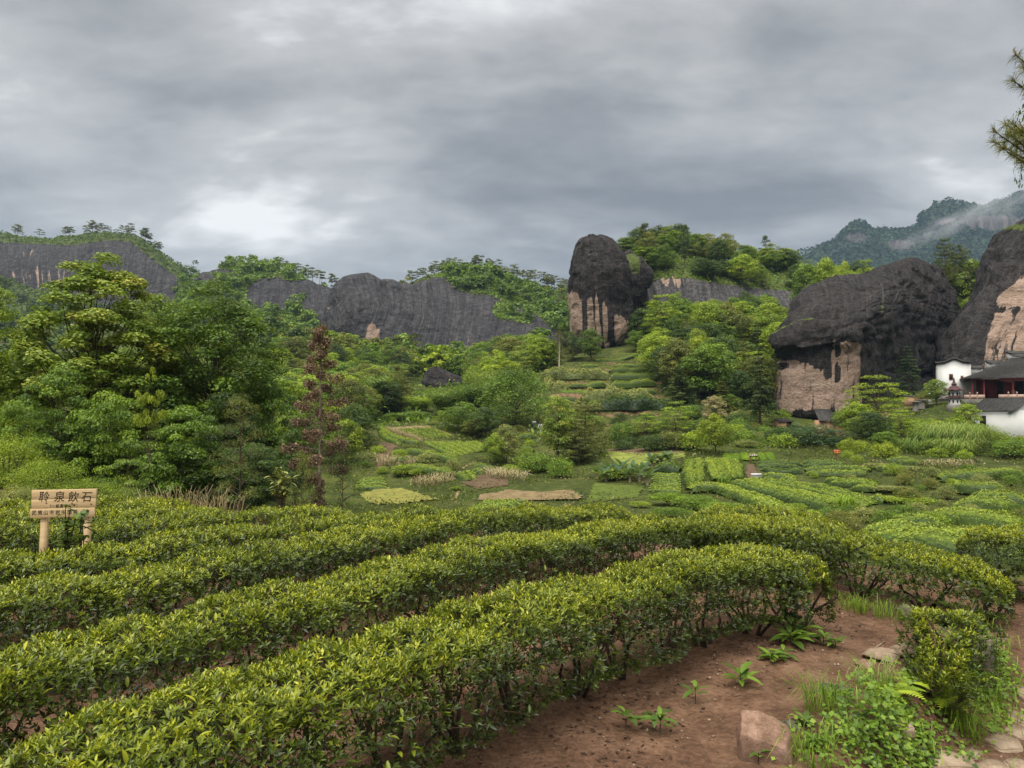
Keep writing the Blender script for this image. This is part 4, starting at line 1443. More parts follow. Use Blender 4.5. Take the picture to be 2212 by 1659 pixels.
tea_row([(2.9, 11.6), (3.9, 11.0), (4.9, 10.2)], 'tea_hedge',
        'short tea hedge behind the bend of the dirt path, right of centre', [1.2, 1.1], 0.8, 460, 0.85, 9, 0, None, False)
tea_row([(6.15, 9.9), (6.9, 9.3), (8.2, 8.9)], 'tea_hedge',
        'dark tea bush with bare lower stems at the right edge', [1.1, 1.3], [0.85, 1.0, 1.0], 640, 0.72, 10, 0, None)
tea_row([(3.5, 5.95), (3.82, 6.35), (4.1, 6.85)], 'tea_bush',
        'lone tea bush growing on the weedy stone bank beside the path', [0.6, 0.75, 0.6], [0.42, 0.56, 0.5], 700, 0.68, 11, 0, None, False, low=0.42, irr=3.0)

# ------------------------------------------------------------------ fields and far hedges
FIELDS = []


def field(name, poly, mat, rows=None, spacing=0.6, height=0.12, lift=0.06, step=0.25, var=None):
    P = np.array([hit(a, b)[:2] for a, b in poly])
    FIELDS.append(P)
    x = np.arange(P[:, 0].min(), P[:, 0].max() + step, step)
    y = np.arange(P[:, 1].min(), P[:, 1].max() + step, step)
    X, Y = np.meshgrid(x, y, indexing='ij')
    ins = np.zeros(X.shape, bool)
    j = len(P) - 1
    for i in range(len(P)):
        c = ((P[i, 1] > Y) != (P[j, 1] > Y)) & (X < (P[j, 0] - P[i, 0]) * (Y - P[i, 1]) / (P[j, 1] - P[i, 1] + 1e-12) + P[i, 0])
        ins ^= c
        j = i
    Z = terrain(X, Y) + lift
    if rows is not None:
        a, b = hit(*rows[0])[:2], hit(*rows[1])[:2]
        d = (b - a) / np.linalg.norm(b - a)
        q = -(X - a[0]) * d[1] + (Y - a[1]) * d[0] + 0.15 * vnoise(np.stack([X * 0.3, Y * 0.3, X * 0], -1), 4)
        Z = Z + height * (0.5 + 0.5 * np.cos(6.283 * q / spacing))
    Z = Z + 0.04 * fbm(np.stack([X, Y, X * 0], -1), 3, 6)
    idx = -np.ones(X.shape, int)
    idx[ins] = np.arange(ins.sum())
    f = np.stack([idx[:-1, :-1], idx[1:, :-1], idx[1:, 1:], idx[:-1, 1:]], -1).reshape(-1, 4)
    f = f[(f >= 0).all(1)]
    V = np.stack([X[ins], Y[ins], Z[ins]], 1)
    o = obj(name, make_mesh(name, V, f, {'var': 0.5 + 0.2 * vnoise(V, 8)}), MATS[mat])
    tag(o, kind='structure')
    return V


flat_mat('soil_dry', (0.17, 0.125, 0.065), 0.95, 0.1, 0.35, 1.5, 0.05)
flat_mat('soil_red', (0.10, 0.068, 0.040), 0.95, 0.1, 0.35, 1.0, 0.05)
flat_mat('crop_yellow', (0.17, 0.165, 0.04), 0.9, 0.1, 0.35, 1.4, 0.05)
flat_mat('grass_lawn', (0.075, 0.10, 0.018), 0.9, 0.1, 0.3, 1.0, 0.05)
flat_mat('grass_olive', (0.15, 0.17, 0.035), 0.9, 0.1, 0.35, 0.6, 0.05)
A_ = lambda pts: [ZA(*p) for p in pts]
B_ = lambda pts: [ZB(*p) for p in pts]
C_ = lambda pts: [ZC(*p) for p in pts]
field('ploughed_field', A_([(810, 962), (830, 932), (1000, 911), (1430, 905), (1500, 930), (1480, 952), (1150, 972), (820, 974)]), 'soil_dry', A_([(820, 950), (1480, 940)]), 0.55, 0.10)
field('yellow_field', A_([(60, 960), (90, 925), (200, 890), (330, 893), (450, 925), (590, 975), (400, 1000), (150, 1000)]), 'crop_yellow', A_([(100, 950), (540, 960)]), 0.6, 0.10)
field('seedling_field', A_([(240, 507), (520, 495), (690, 565), (490, 588)]), 'soil_dry', None)
field('grass_field', A_([(1560, 850), (1720, 868), (1900, 870), (1850, 925), (1700, 945), (1490, 965)]), 'grass_lawn', None)
field('fallow_field', A_([(1620, 655), (1850, 670), (2000, 650), (2140, 655), (2150, 690), (1900, 740), (1700, 745)]), 'grass_olive', None)
field('dirt_track', B_([(700, 880), (900, 900), (1300, 850), (1340, 835), (1330, 850), (1000, 925), (800, 905)]), 'soil_red', None)
field('dirt_track', B_([(1640, 640), (2212, 622), (2212, 634), (1660, 648)]), 'soil_red', None)
field('dirt_track', B_([(1730, 960), (2212, 985), (2212, 1000), (1740, 975)]), 'soil_red', None)
field('dirt_track', B_([(540, 580), (600, 575), (640, 660), (560, 680), (530, 640)]), 'soil_red', None)
field('red_bank', A_([(1620, 640), (1880, 640), (2140, 650), (2140, 668), (1850, 690), (1640, 658)]), 'soil_red', None)
field('red_bank', A_([(160, 720), (200, 620), (330, 620), (270, 690), (250, 760), (180, 790)]), 'soil_red', None)
field('red_bank', A_([(700, 860), (940, 790), (1010, 740), (1050, 760), (1020, 890), (820, 905)]), 'soil_red', None)
field('footpath', A_([(660, 960), (690, 870), (670, 830), (720, 770), (880, 690), (886, 700), (740, 780), (690, 835), (715, 880), (700, 960)]), 'soil_dry', None)

_hs = [0]


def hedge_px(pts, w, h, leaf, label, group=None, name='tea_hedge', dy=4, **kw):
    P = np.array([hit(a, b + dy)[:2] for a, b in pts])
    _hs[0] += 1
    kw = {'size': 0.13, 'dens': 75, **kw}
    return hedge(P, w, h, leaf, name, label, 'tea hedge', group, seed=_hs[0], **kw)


def plot(a0, a1, b0, b1, n, w, h, leaf, where, group, first='the left', name='tea_hedge', mid=None, **kw):
    """n parallel rows between the row a0-a1 and the row b0-b1"""
    for i in range(n):
        t = i / max(1, n - 1)
        p = [(a0[k] * (1 - t) + b0[k] * t) for k in (0, 1)]
        q = [(a1[k] * (1 - t) + b1[k] * t) for k in (0, 1)]
        m = [(p[k] + q[k]) / 2 for k in (0, 1)]
        hedge_px([p, m, q], w, h * 0.65, leaf, f'{ORD[i]} row from {first} of {where}', group, name, **kw)


G1 = 'rows of the plots left of centre'
plot(ZA(300, 508), ZA(470, 578), ZA(520, 498), ZA(670, 562), 9, 0.45, 0.38, 'tea_far', 'the seedling field below the wood', 'seedling rows', 'the left', 'seedling_row', size=0.16)
hedge_px(A_([(240, 516), (360, 555), (475, 590)]), 0.9, 0.7, 'straw', 'dry straw coloured hedge along the front of the seedling field')
hedge_px(A_([(205, 520), (260, 565), (340, 600), (450, 612)]), 1.2, 0.9, 'tea_far', 'light green hedge below the dry straw coloured hedge')
hedge_px(A_([(210, 545), (250, 590), (330, 620)]), 1.2, 0.9, 'tea_far', 'short light hedge at the left end of the seedling plot bank')
plot(ZA(480, 598), ZA(690, 690), ZA(800, 598), ZA(890, 640), 7, 1.25, 0.75, 'tea_far', 'the dense tea plot below the seedling field', G1)
hedge_px(A_([(365, 668), (520, 692), (690, 732)]), 1.7, 0.9, 'tea_far', 'long thick tea hedge alone on the upper step of the left bank', G1)
hedge_px(A_([(370, 768), (520, 790), (670, 812)]), 1.7, 0.9, 'tea_far', 'long thick tea hedge alone on the lower step of the left bank', G1)
hedge_px(A_([(290, 735), (395, 738)]), 1.6, 0.9, 'tea_dark', 'short round tea hedge left of the lower step hedge', G1)
hedge_px(A_([(700, 812), (765, 842)]), 1.2, 0.7, 'tea_far', 'left of the small hedges in the triangle beside the footpath', G1)
hedge_px(A_([(745, 800), (805, 832)]), 1.2, 0.7, 'tea_far', 'middle one of the small hedges in the triangle beside the footpath', G1)
hedge_px(A_([(795, 790), (870, 806)]), 1.2, 0.7, 'tea_far', 'right of the small hedges in the triangle beside the footpath', G1)
hedge_px(A_([(805, 758), (930, 782)]), 1.3, 0.7, 'tea_dark', 'small hedge above the triangle beside the footpath', G1)
plot(ZA(60, 838), ZA(235, 828), ZA(40, 888), ZA(245, 880), 4, 1.0, 0.6, 'tea_far', 'the small dark green plot above the yellow field', 'rows above the yellow field', 'the top')
hedge_px(A_([(1090, 560), (1195, 560)]), 1.3, 0.8, 'tea_far', 'tea hedge on the ledge below the white board sign')
hedge_px(A_([(1090, 645), (1180, 650)]), 1.3, 0.8, 'tea_dark', 'small dark hedge right of the grey green tree')
plot(ZA(830, 985), ZA(1140, 976), ZA(750, 1032), ZA(1000, 1012), 4, 1.1, 0.55, 'tea_far', 'the green plot below the ploughed field', 'rows below the ploughed field', 'the top')
plot(ZA(1935, 800), ZA(2110, 800), ZA(1915, 900), ZA(2120, 905), 8, 0.9, 0.4, 'tea_far', 'the square tea plot right of the banana plants', 'rows of the square tea plot', 'the top')
hedge_px(A_([(1950, 772), (2110, 772)]), 1.4, 0.9, 'tea_dark', 'dark hedge along the top of the square tea plot')
plot(ZB(322, 550), ZB(372, 660), ZB(468, 550), ZB(505, 650), 4, 1.25, 0.8, 'tea_far', 'the upright rows left of the dirt track', 'upright rows by the dirt track')
hedge_px(B_([(200, 570), (205, 640), (215, 705)]), 1.2, 0.8, 'tea_far', 'upright hedge at the right side of the square tea plot')
hedge_px(B_([(262, 560), (262, 690)]), 1.1, 0.8, 'tea_far', 'second upright hedge right of the square tea plot')
plot(ZB(430, 512), ZB(440, 545), ZB(680, 505), ZB(700, 540), 6, 1.1, 0.5, 'grass_bright', 'the yellow green rows behind the brown sign', 'rows behind the brown sign')
G2 = 'rows of the fan shaped plot'
hedge_px(B_([(650, 664), (1000, 720), (1310, 812)]), 1.25, 0.45, 'tea_far', 'back row of the fan shaped tea plot right of centre', G2)
hedge_px(B_([(570, 662), (930, 735), (1270, 826)]), 1.25, 0.45, 'tea_far', 'second row from the back of the fan shaped tea plot', G2)
hedge_px(B_([(545, 672), (870, 755), (1210, 838)]), 1.25, 0.45, 'tea_far', 'third row from the back of the fan shaped tea plot', G2)
hedge_px(B_([(490, 678), (800, 772), (1140, 850)]), 1.3, 0.5, 'tea_far', 'fourth row from the back of the fan shaped tea plot', G2)
hedge_px(B_([(480, 700), (620, 745), (760, 780), (1050, 850)]), 1.3, 0.6, 'tea_dark', 'front darker row of the fan shaped tea plot', G2)
hedge_px(B_([(200, 720), (260, 715), (430, 735), (600, 800), (720, 850), (850, 880)]), 1.7, 0.65, 'tea_far', 'broad tea hedge curving in front of the fan shaped plot')
hedge_px(B_([(1300, 800), (1385, 800)]), 1.4, 0.8, 'tea_far', 'short hedge at the right tip of the fan shaped plot')
G3 = 'short rows above the fan shaped plot'
for i, (pts, m_, lb) in enumerate([
        ([(600, 568), (880, 576)], 'tea_dark', 'dark tea row nearest the big round bush by the red sign'),
        ([(605, 585), (870, 592)], 'tea_dark', 'second dark tea row below the big round bush'),
        ([(640, 605), (760, 625), (870, 615)], 'tea_dark', 'thick dark tea row right of the white plaque'),
        ([(655, 640), (850, 656)], 'tea_far', 'light tea row just right of the white plaque'),
        ([(760, 660), (850, 668)], 'tea_far', 'short light tea row below the row by the white plaque'),
        ([(890, 560), (1130, 570)], 'tea_dark', 'dark tea row under the red sign'),
        ([(900, 578), (1140, 585)], 'tea_dark', 'second dark tea row under the red sign'),
        ([(900, 606), (1100, 602), (1290, 608)], 'tea_far', 'long light tea row in the middle terrace below the red sign'),
        ([(910, 628), (1270, 628)], 'tea_far', 'lower of the two long light rows below the red sign'),
        ([(1030, 674), (1330, 690)], 'tea_far', 'top row of the small terrace above the fan plot tip'),
        ([(1050, 690), (1335, 706)], 'tea_far', 'second row of the small terrace above the fan plot tip'),
        ([(1190, 718), (1340, 726)], 'tea_far', 'lowest row of the small terrace above the fan plot tip'),
        ([(1390, 545), (1550, 546)], 'tea_far', 'upper short row left of the tall reed grass'),
        ([(1440, 562), (1610, 568)], 'tea_far', 'lower short row left of the tall reed grass'),
        ([(1340, 596), (1425, 606)], 'tea_far', 'tiny row at the left end of the reed grass slope')]):
    hedge_px(B_(pts), 1.15, 0.5, m_, lb, G3)
G4 = 'rows of the right terraces'
for pts, w_, lb in [
        ([(1700, 662), (1760, 655)], 1.2, 'tiny hedge at the left end of the highest right terrace'),
        ([(1770, 655), (1980, 648), (2190, 635)], 1.3, 'long hedge on the highest of the right terraces below the track'),
        ([(1770, 722), (1920, 730), (2095, 728)], 1.4, 'hedge on the second of the right terraces'),
        ([(1880, 792), (2050, 796), (2240, 806)], 1.3, 'dull hedge on the third of the right terraces'),
        ([(1785, 835), (1980, 838), (2170, 866)], 1.6, 'thick hedge on the fourth of the right terraces'),
        ([(1660, 905), (1900, 925), (2200, 965)], 1.9, 'longest thick hedge on the fifth of the right terraces'),
        ([(1395, 965), (1560, 955), (1725, 952)], 1.5, 'hedge at the left end of the fifth right terrace'),
        ([(1230, 1015), (1450, 1025), (1800, 1040), (2250, 1100)], 1.6, 'back row of the broad light tea band above the near field'),
        ([(1300, 1038), (1500, 1052), (1850, 1075), (2250, 1130)], 1.6, 'middle row of the broad light tea band above the near field'),
        ([(1430, 1070), (1650, 1080), (1850, 1105), (2250, 1160)], 1.6, 'front row of the broad light tea band above the near field')]:
    hedge_px(B_(pts), w_, 0.75, 'tea_far', lb, G4, size=0.10, dens=110)
G5 = 'rows of the terraces below the standing rock'
for pts, h_, m_, lb in [
        ([(700, 1190), (1035, 1188)], 1.15, 'tea_far', 'upper of the three bold hedges on the terraces below the standing rock'),
        ([(712, 1250), (1055, 1246)], 1.3, 'tea_far', 'middle of the three bold hedges on the terraces below the standing rock'),
        ([(714, 1302), (1036, 1296)], 1.3, 'tea_far', 'lower of the three bold hedges on the terraces below the standing rock'),
        ([(800, 1346), (1035, 1350)], 0.8, 'tea_far', 'thin hedge just under the three bold terrace hedges'),
        ([(410, 1302), (530, 1304)], 0.8, 'tea_far', 'short green hedge left of the lower bold terrace hedge'),
        ([(535, 1308), (682, 1306)], 1.0, 'tea_far', 'rounded green hedge left of the lower bold terrace hedge'),
        ([(580, 1210), (690, 1208)], 0.8, 'tea_far', 'small hedge left of the upper bold terrace hedge'),
        ([(740, 1160), (1000, 1150)], 0.6, 'tea_far', 'thin hedge above the three bold terrace hedges'),
        ([(1000, 1122), (1110, 1110)], 0.7, 'tea_dark', 'short dark hedge high on the terraces near the conifers'),
        ([(600, 1112), (760, 1092), (910, 1078)], 0.6, 'tea_far', 'long thin hedge high on the terraces'),
        ([(760, 1066), (1010, 1058)], 0.6, 'tea_far', 'highest thin hedge on the terraces under the standing rock'),
        ([(500, 1150), (620, 1140)], 0.6, 'tea_far', 'thin hedge on the left shoulder of the terraces'),
        ([(235, 1388), (465, 1388)], 0.8, 'tea_dark', 'dark hedge low on the left of the terraces'),
        ([(170, 1432), (260, 1430)], 0.8, 'tea_far', 'short hedge beside the big round tree'),
        ([(170, 1470), (250, 1468)], 0.8, 'tea_far', 'lower short hedge beside the big round tree'),
        ([(350, 1345), (640, 1340)], 0.6, 'grass_bright', 'bright weedy strip on the middle terrace')]:
    hedge_px(C_(pts), 1.3, h_, m_, lb, G5)
G6 = 'taller grey green shrub rows on the terraces'
for pts, h_, m_, lb in [
        ([(210, 1255), (450, 1245), (690, 1242)], 2.0, 'bush_grey', 'tall grey green shrub row left of the bold terrace hedges'),
        ([(215, 1315), (400, 1318)], 2.2, 'bush_grey', 'grey green shrub row next to the big round tree'),
        ([(500, 1400), (760, 1402), (1010, 1400)], 2.0, 'bush_grey', 'long grey green shrub row under the bold terrace hedges'),
        ([(620, 1465), (850, 1470), (1110, 1465)], 2.0, 'green_dark', 'long dark green shrub row at the foot of the terraces'),
        ([(540, 1440), (640, 1440)], 1.6, 'green_mid', 'short green shrub row at the left foot of the terraces')]:
    hedge_px(C_(pts), 2.4, h_, m_, lb, G6, name='shrub_row', size=0.26, dens=45, rough=0.22)
# ------------------------------------------------------------------ trees and shrubs
BRL = broadleaf(106, 10, 11, 0.02, 70, 9000, 0.30, 0.5, 0.75)
BR = [broadleaf(101), broadleaf(102, 10, 8.5, 0.12, 52, 7000, 0.32), broadleaf(103, 10, 10, 0.2, 40, 6500, 0.36, irr=0.3), broadleaf(104, 12, 7, 0.14, 48, 6500, 0.32, 0.6)]
LAY = [layered(111), layered(112, 10, 8, 5000, 0.28, 7, 0.3)]
CON = [conifer(121), conifer(122, 12, 4.6, 6500, 0.28, 0.12, 18, 0.3, 0.12), conifer(123, 12, 5.5, 5500, 0.32, 0.2, 14, 0.35, 0.22)]
FUZ = [conifer(131, 9, 6, 7000, 0.34, 0.12, 15, -0.05, 0.15, 0.16, 0.6), conifer(132, 9, 5.5, 7000, 0.34, 0.2, 13, -0.08, 0.2, 0.16, 0.55)]
PIN = [pine(141), pine(142, 9, 8, plates=9, bare=0.5), pine(143, 8, 6, plates=14, bare=0.3), pine(144, 10, 7, plates=8, bare=0.55)]
SHR = [shrub(151), shrub(152, 2.2, 3, 3200, 0.15, 30), shrub(153, 1.8, 3, 3000, 0.16, 22)]
BAM = [bamboo(161), bamboo(162, 8, 6)]
# lighter meshes for what stands far off
FBR = [broadleaf(171, 8, 8, 0.1, 30, 900, 0.85), broadleaf(172, 8, 7, 0.1, 26, 900, 0.8), broadleaf(173, 9, 7.5, 0.15, 28, 900, 0.85)]
FCON = [conifer(174, 9, 5, 900, 0.7, 0.1, 11)]
FPIN = [pine(175, 8, 7, 420, 0.9, 0.45, 8), pine(176, 8, 6, 420, 0.9, 0.5, 7), pine(177, 7, 7, 420, 0.9, 0.4, 9)]

# --- big trees beyond the left of the tea field
MAPLE = broadleaf(201, 13.5, 6.6, 0.06, 190, 44000, 0.155, 0.95, 0.8, 0.7, 0.24, 0.10, 0.011)
BROAD = broadleaf(202, 11.5, 6.8, 0.06, 170, 38000, 0.145, 0.6, 0.8, 0.6, 0.22, 0.105, 0.011)
SIDE = broadleaf(203, 11, 6.0, 0.10, 110, 26000, 0.15, 0.8, 0.75, 0.65, 0.3, 0.13, 0.013)
UNDER = [broadleaf(204, 6, 5, 0.05, 60, 13000, 0.14, 0.5, 0.5, 0.6, 0.3, 0.15, 0.013), broadleaf(205, 5, 5, 0.08, 55, 12000, 0.14, 0.6, 0.45, 0.65, 0.3, 0.15, 0.013)]
LAYN = layered(206, 4, 3.6, 3200, 0.13, 3, 0.72)
LAYM = layered(207, 4, 3.6, 5000, 0.13, 4, 0.4)
tree(MAPLE, 205, 540, 345, 33, 'green_maple', 'maple_tree', 'tallest broad maple like tree at the left, with reddish shoot tips')
tree(BROAD, 455, 612, 345, 36, 'green_mid', 'broadleaf_tree', 'wide round dark tree right of the tallest tree at the left')
tree(SIDE, 345, 640, 200, 39, 'green_maple', 'broadleaf_tree', 'pale green tree standing between the two big left trees')
tree(SIDE, -25, 622, 170, 31, 'green_light', 'broadleaf_tree', 'yellowish tree cut off by the left edge of the picture', rz=1.0)
tree(SIDE, 55, 745, 170, 38, 'green_light', 'broadleaf_tree', 'lower light tree between the left edge and the tallest tree', rz=2.6)
for i, (px, top, w, D, m, pr, lb) in enumerate([
        (120, 800, 170, 29, 'green_mid', 0, 'low leafy tree under the left side of the tallest tree'),
        (235, 850, 170, 29, 'green_mid', 1, 'low leafy tree under the middle of the tallest tree'),
        (330, 800, 150, 34, 'green_dark', 0, 'dark undergrowth tree between the two big left trees'),
        (390, 880, 170, 30, 'green_mid', 1, 'low green tree under the wide round dark tree'),
        (500, 850, 150, 33, 'green_dark', 0, 'dark undergrowth tree behind the thin bare pine trunk'),
        (585, 830, 130, 36, 'green_mid', 1, 'green tree between the round dark tree and the dead conifer'),
        (40, 870, 150, 27, 'green_mid', 0, 'low tree behind the bright shrubs at the left edge'),
        (640, 900, 110, 34, 'green_dark', 1, 'dark low tree just left of the dead brown conifer'),
        (440, 960, 190, 31, 'green_dark', 0, 'darkest low tree in the shade behind the dry weeds'),
        (560, 960, 170, 30, 'green_dark', 1, 'dark low tree behind the pale leaved sapling'),
        (310, 955, 190, 31, 'green_dark', 0, 'dark low tree right of the bright left shrubs'),
        (180, 930, 190, 30, 'green_dark', 1, 'dark low tree behind the bright left shrubs')]):
    tree(UNDER[pr], px, top, w, D, m, 'understory_tree', lb)
tree(LAYN, 325, 806, 60, 26, 'green_yellow', 'sapling', 'small bright yellow green spray in front of the big left trees', rz=0.4)
tree(LAYM, 282, 958, 105, 23, 'green_maple', 'sapling', 'low bright maple sapling lit against the dark undergrowth', rz=2.0)
# bare-stemmed pine
tree(pine(211, 7, 4.4, 5200, 0.2, 0.25, 20, 0.12, 0.5, 0.02), 520, 860, 130, 27, 'needle_olive', 'pine_tree', 'slender pine with bare lower branches in front of the dark left wood')
tree(pine(213, 5, 4.0, 5200, 0.2, 0.12, 20, 0.12, 0.6, 0.04), 742, 940, 85, 27, 'needle_dark', 'pine_tree', 'low dark pine just right of the dead brown conifer')
tree(pine(214, 5, 4.0, 5200, 0.2, 0.12, 20, 0.12, 0.6, 0.04), 655, 985, 80, 26, 'needle_olive', 'pine_tree', 'low olive pine just left of the dead brown conifer')


def dead_conifer():
    g = np.random.default_rng(77)
    H = float(at(690, 690, 27)[2] - ground_at(690, 27)[2])
    r = thing('dead_conifer', 'dead conifer with drooping brown needles standing alone', 'tree', ground_at(690, 27))
    mb = MB()
    tr = np.stack([np.cumsum(g.normal(size=9)) * 0.02, np.cumsum(g.normal(size=9)) * 0.02, np.linspace(-0.4, H, 9)], 1)
    mb.tube(tr, np.linspace(0.075, 0.012, 9), 8)
    mb.build('trunk', MATS['bark_pale'], r, True)
    P, var = [], []
    for i in range(38):
        t = (i / 38) ** 0.85
        z = H * (0.10 + 0.88 * t)
        env = 0.25 if t < 0.18 else (1.45 * min(1, (t - 0.12) / 0.22) * (1 - max(0, t - 0.3) / 0.72) + 0.12)
        L = env * g.uniform(0.7, 1.15)
        a = i * 2.4 + g.uniform(-0.3, 0.3)
        e = np.array([math.cos(a), math.sin(a), 0])
        s = np.linspace(0, 1, 5)
        pts = np.array([0, 0, z]) + e * (s * L)[:, None]
        pts[:, 2] += 0.25 * L * s - 0.12 * L * s ** 2
        b = MB().tube(pts, np.linspace(0.014, 0.005, 5), 4, False).build('branch', MATS['bark_pale'], r, True)
        for q in range(int(6 + 9 * L)):
            u = 1 - 0.75 * g.random() ** 1.3
            c = np.array([np.interp(u, s, pts[:, k]) for k in range(3)]) + g.normal(size=3) * 0.06
            k = 26
            d = rdir(k, g) * np.array([0.13, 0.13, 0.14]) + np.array([0, 0, -0.06])
            P.append(c + d)
            var.append(np.clip(0.5 + g.normal() * 0.15 + g.normal(size=k) * 0.15, 0, 1))
    P, var = np.concatenate(P), np.concatenate(var)
    V, Fc = leaf_quads(P, rdir(len(P), g) + np.array([0, 0, 0.2]), 0.10 * (0.7 + 0.7 * g.random(len(P))), 0.45, g)
    o = obj('needles', make_mesh('needles', V, Fc, {'var': np.repeat(var, 4)}, False), MATS['needle_dead'], r)
    o['kind'] = 'stuff'


dead_conifer()

# shrubs bordering the near field at the left
SHN = [shrub(221, 2.2, 3, 9000, 0.085, 34, 0.9, 0.32), shrub(222, 2.0, 3.2, 9000, 0.085, 34, 0.9, 0.32)]
for px, top, w, D, m, k, lb in [
        (20, 922, 150, 19, 'green_light', 0, 'tallest bright willowy shrub at the left edge'),
        (105, 985, 140, 18, 'green_light', 1, 'bright willowy shrub right of the tallest left edge shrub'),
        (190, 1030, 120, 18, 'green_light', 0, 'bright low shrub behind the wooden sign'),
        (265, 1050, 110, 18.5, 'green_maple', 1, 'paler low shrub right of the wooden sign'),
        (-70, 900, 150, 19, 'green_light', 1, 'bright shrub cut off by the left edge of the picture'),
        (45, 1045, 110, 16.5, 'bush_grey', 0, 'greyish low shrub left of the wooden sign'),
        (325, 1068, 80, 17, 'bush_grey', 1, 'small greyish shrub beside the dry weeds')]:
    tree(SHN[k], px, top, w, D, m, 'shrub', lb, 'shrub')


def sapling(px, top, w, D, label, leaf, n, size, seed, name='sapling', stem_r=0.012, dark=False):
    """thin stems with large leaves one can tell apart"""
    g = np.random.default_rng(seed)
    b = ground_at(px, D)
    H = float(at(px, top, D)[2] - b[2])
    Wd = w / F * D
    r = thing(name, label, 'plant', b)
    ends = []
    for i in range(max(2, n // 14)):
        a = g.uniform(0, 6.283)
        e = np.array([math.cos(a) * Wd * 0.4 * g.random(), math.sin(a) * Wd * 0.4 * g.random(), H * g.uniform(0.75, 1)])
        mid = e * [0.4, 0.4, 0.55] + g.normal(size=3) * 0.03
        pts = np.array([[0, 0, -0.1], mid, e])
        MB().tube(resample(pts, 7), np.linspace(stem_r, stem_r * 0.35, 7), 5).build('stem', MATS['stem'], r, True)
        ends.append(resample(pts, 20))
    base_v, base_f = curved_leaf(size, size * 0.48, 0.35, 0.25)
    ms = []
    for q in range(3):
        m = make_mesh('leaf', base_v, base_f, {'var': np.full(len(base_v), 0.35 + 0.25 * q)}, True)
        m.materials.append(MATS[leaf])
        ms.append(m)
    for i in range(n):
        e = ends[i % len(ends)]
        p = e[g.integers(9, 20)]
        o = obj('leaf', ms[g.integers(0, 3)], None, r)
        o.location = p
        d = Vector(np.append(g.normal(size=2), g.normal() * 0.4 + 0.1)).normalized()
        o.rotation_euler = d.to_track_quat('Y', 'Z').to_euler()
        s = g.uniform(0.7, 1.2)
        o.scale = (s, s, s)
    return r


sapling(150, 1074, 95, 7.9, 'dark leafy sapling growing in front of the wooden sign', 'green_dark', 64, 0.13, 5)
sapling(188, 1066, 34, 7.9, 'slim dark leafy sapling crossing the right post of the wooden sign', 'green_dark', 34, 0.13, 6)
sapling(610, 1008, 110, 17, 'pale leaved sapling left of the dead brown conifer', 'bush_grey', 130, 0.17, 8)


def weed_clump(name, center, n, Hh, spread, leaf, label, seed, width=0.01, kind=None, cat='weeds', group=None, droop=0.5, z_off=0.0):
    """grass blades or dry stalks"""
    g = np.random.default_rng(seed)
    a, r = g.random(n) * 6.283, spread * np.sqrt(g.random(n))
    x0, y0 = r * np.cos(a), r * np.sin(a)
    zz = terrain(center[0] + x0, center[1] + y0) - center[2] + z_off
    d = np.stack([np.cos(a + g.normal(size=n) * 0.9), np.sin(a + g.normal(size=n) * 0.9)], 1)
    L = Hh * (0.3 + 0.8 * g.random(n) ** 0.8)
    out = L[:, None] * d * (0.15 + 0.55 * droop * g.random(n))[:, None]
    side = np.stack([-d[:, 1], d[:, 0], 0 * L], 1) * width * 0.5
    b = np.stack([x0, y0, zz - 0.02], 1)
    m1 = b + np.concatenate([out * 0.25, (L * 0.6)[:, None]], 1)
    m2 = b + np.concatenate([out * 0.8, (L * (0.92 - 0.15 * droop))[:, None]], 1)
    t = b + np.concatenate([out * (1 + 0.6 * droop), (L * (1.05 - 0.55 * droop))[:, None]], 1)
    V = np.stack([b - side, b + side, m1 + side, m2 + side * 0.8, t, m2 - side * 0.8, m1 - side], 1).reshape(-1, 3)
    k = np.arange(n)[:, None] * 7
    var = np.repeat(np.clip(0.5 + g.normal(size=n) * 0.22, 0, 1), 7)
    o = obj(name, make_mesh(name, V, [np.concatenate([k + np.array([[0, 1, 2, 6]]), k + np.array([[6, 2, 3, 5]])]), k + np.array([[5, 3, 4]])], {'var': var}, False), MATS[leaf], None, center)
    tag(o, label, cat, group, kind)
    return o


weed_clump('dry_weeds', ground_at(395, 15.5), 300, 0.8, 1.0, 'straw', 'dry straw coloured weeds at the far edge of the near tea field', 3, 0.007)
weed_clump('dry_weeds', ground_at(455, 15.0), 180, 0.65, 0.7, 'straw', 'smaller dry weeds right of the larger dry weeds', 4, 0.007)

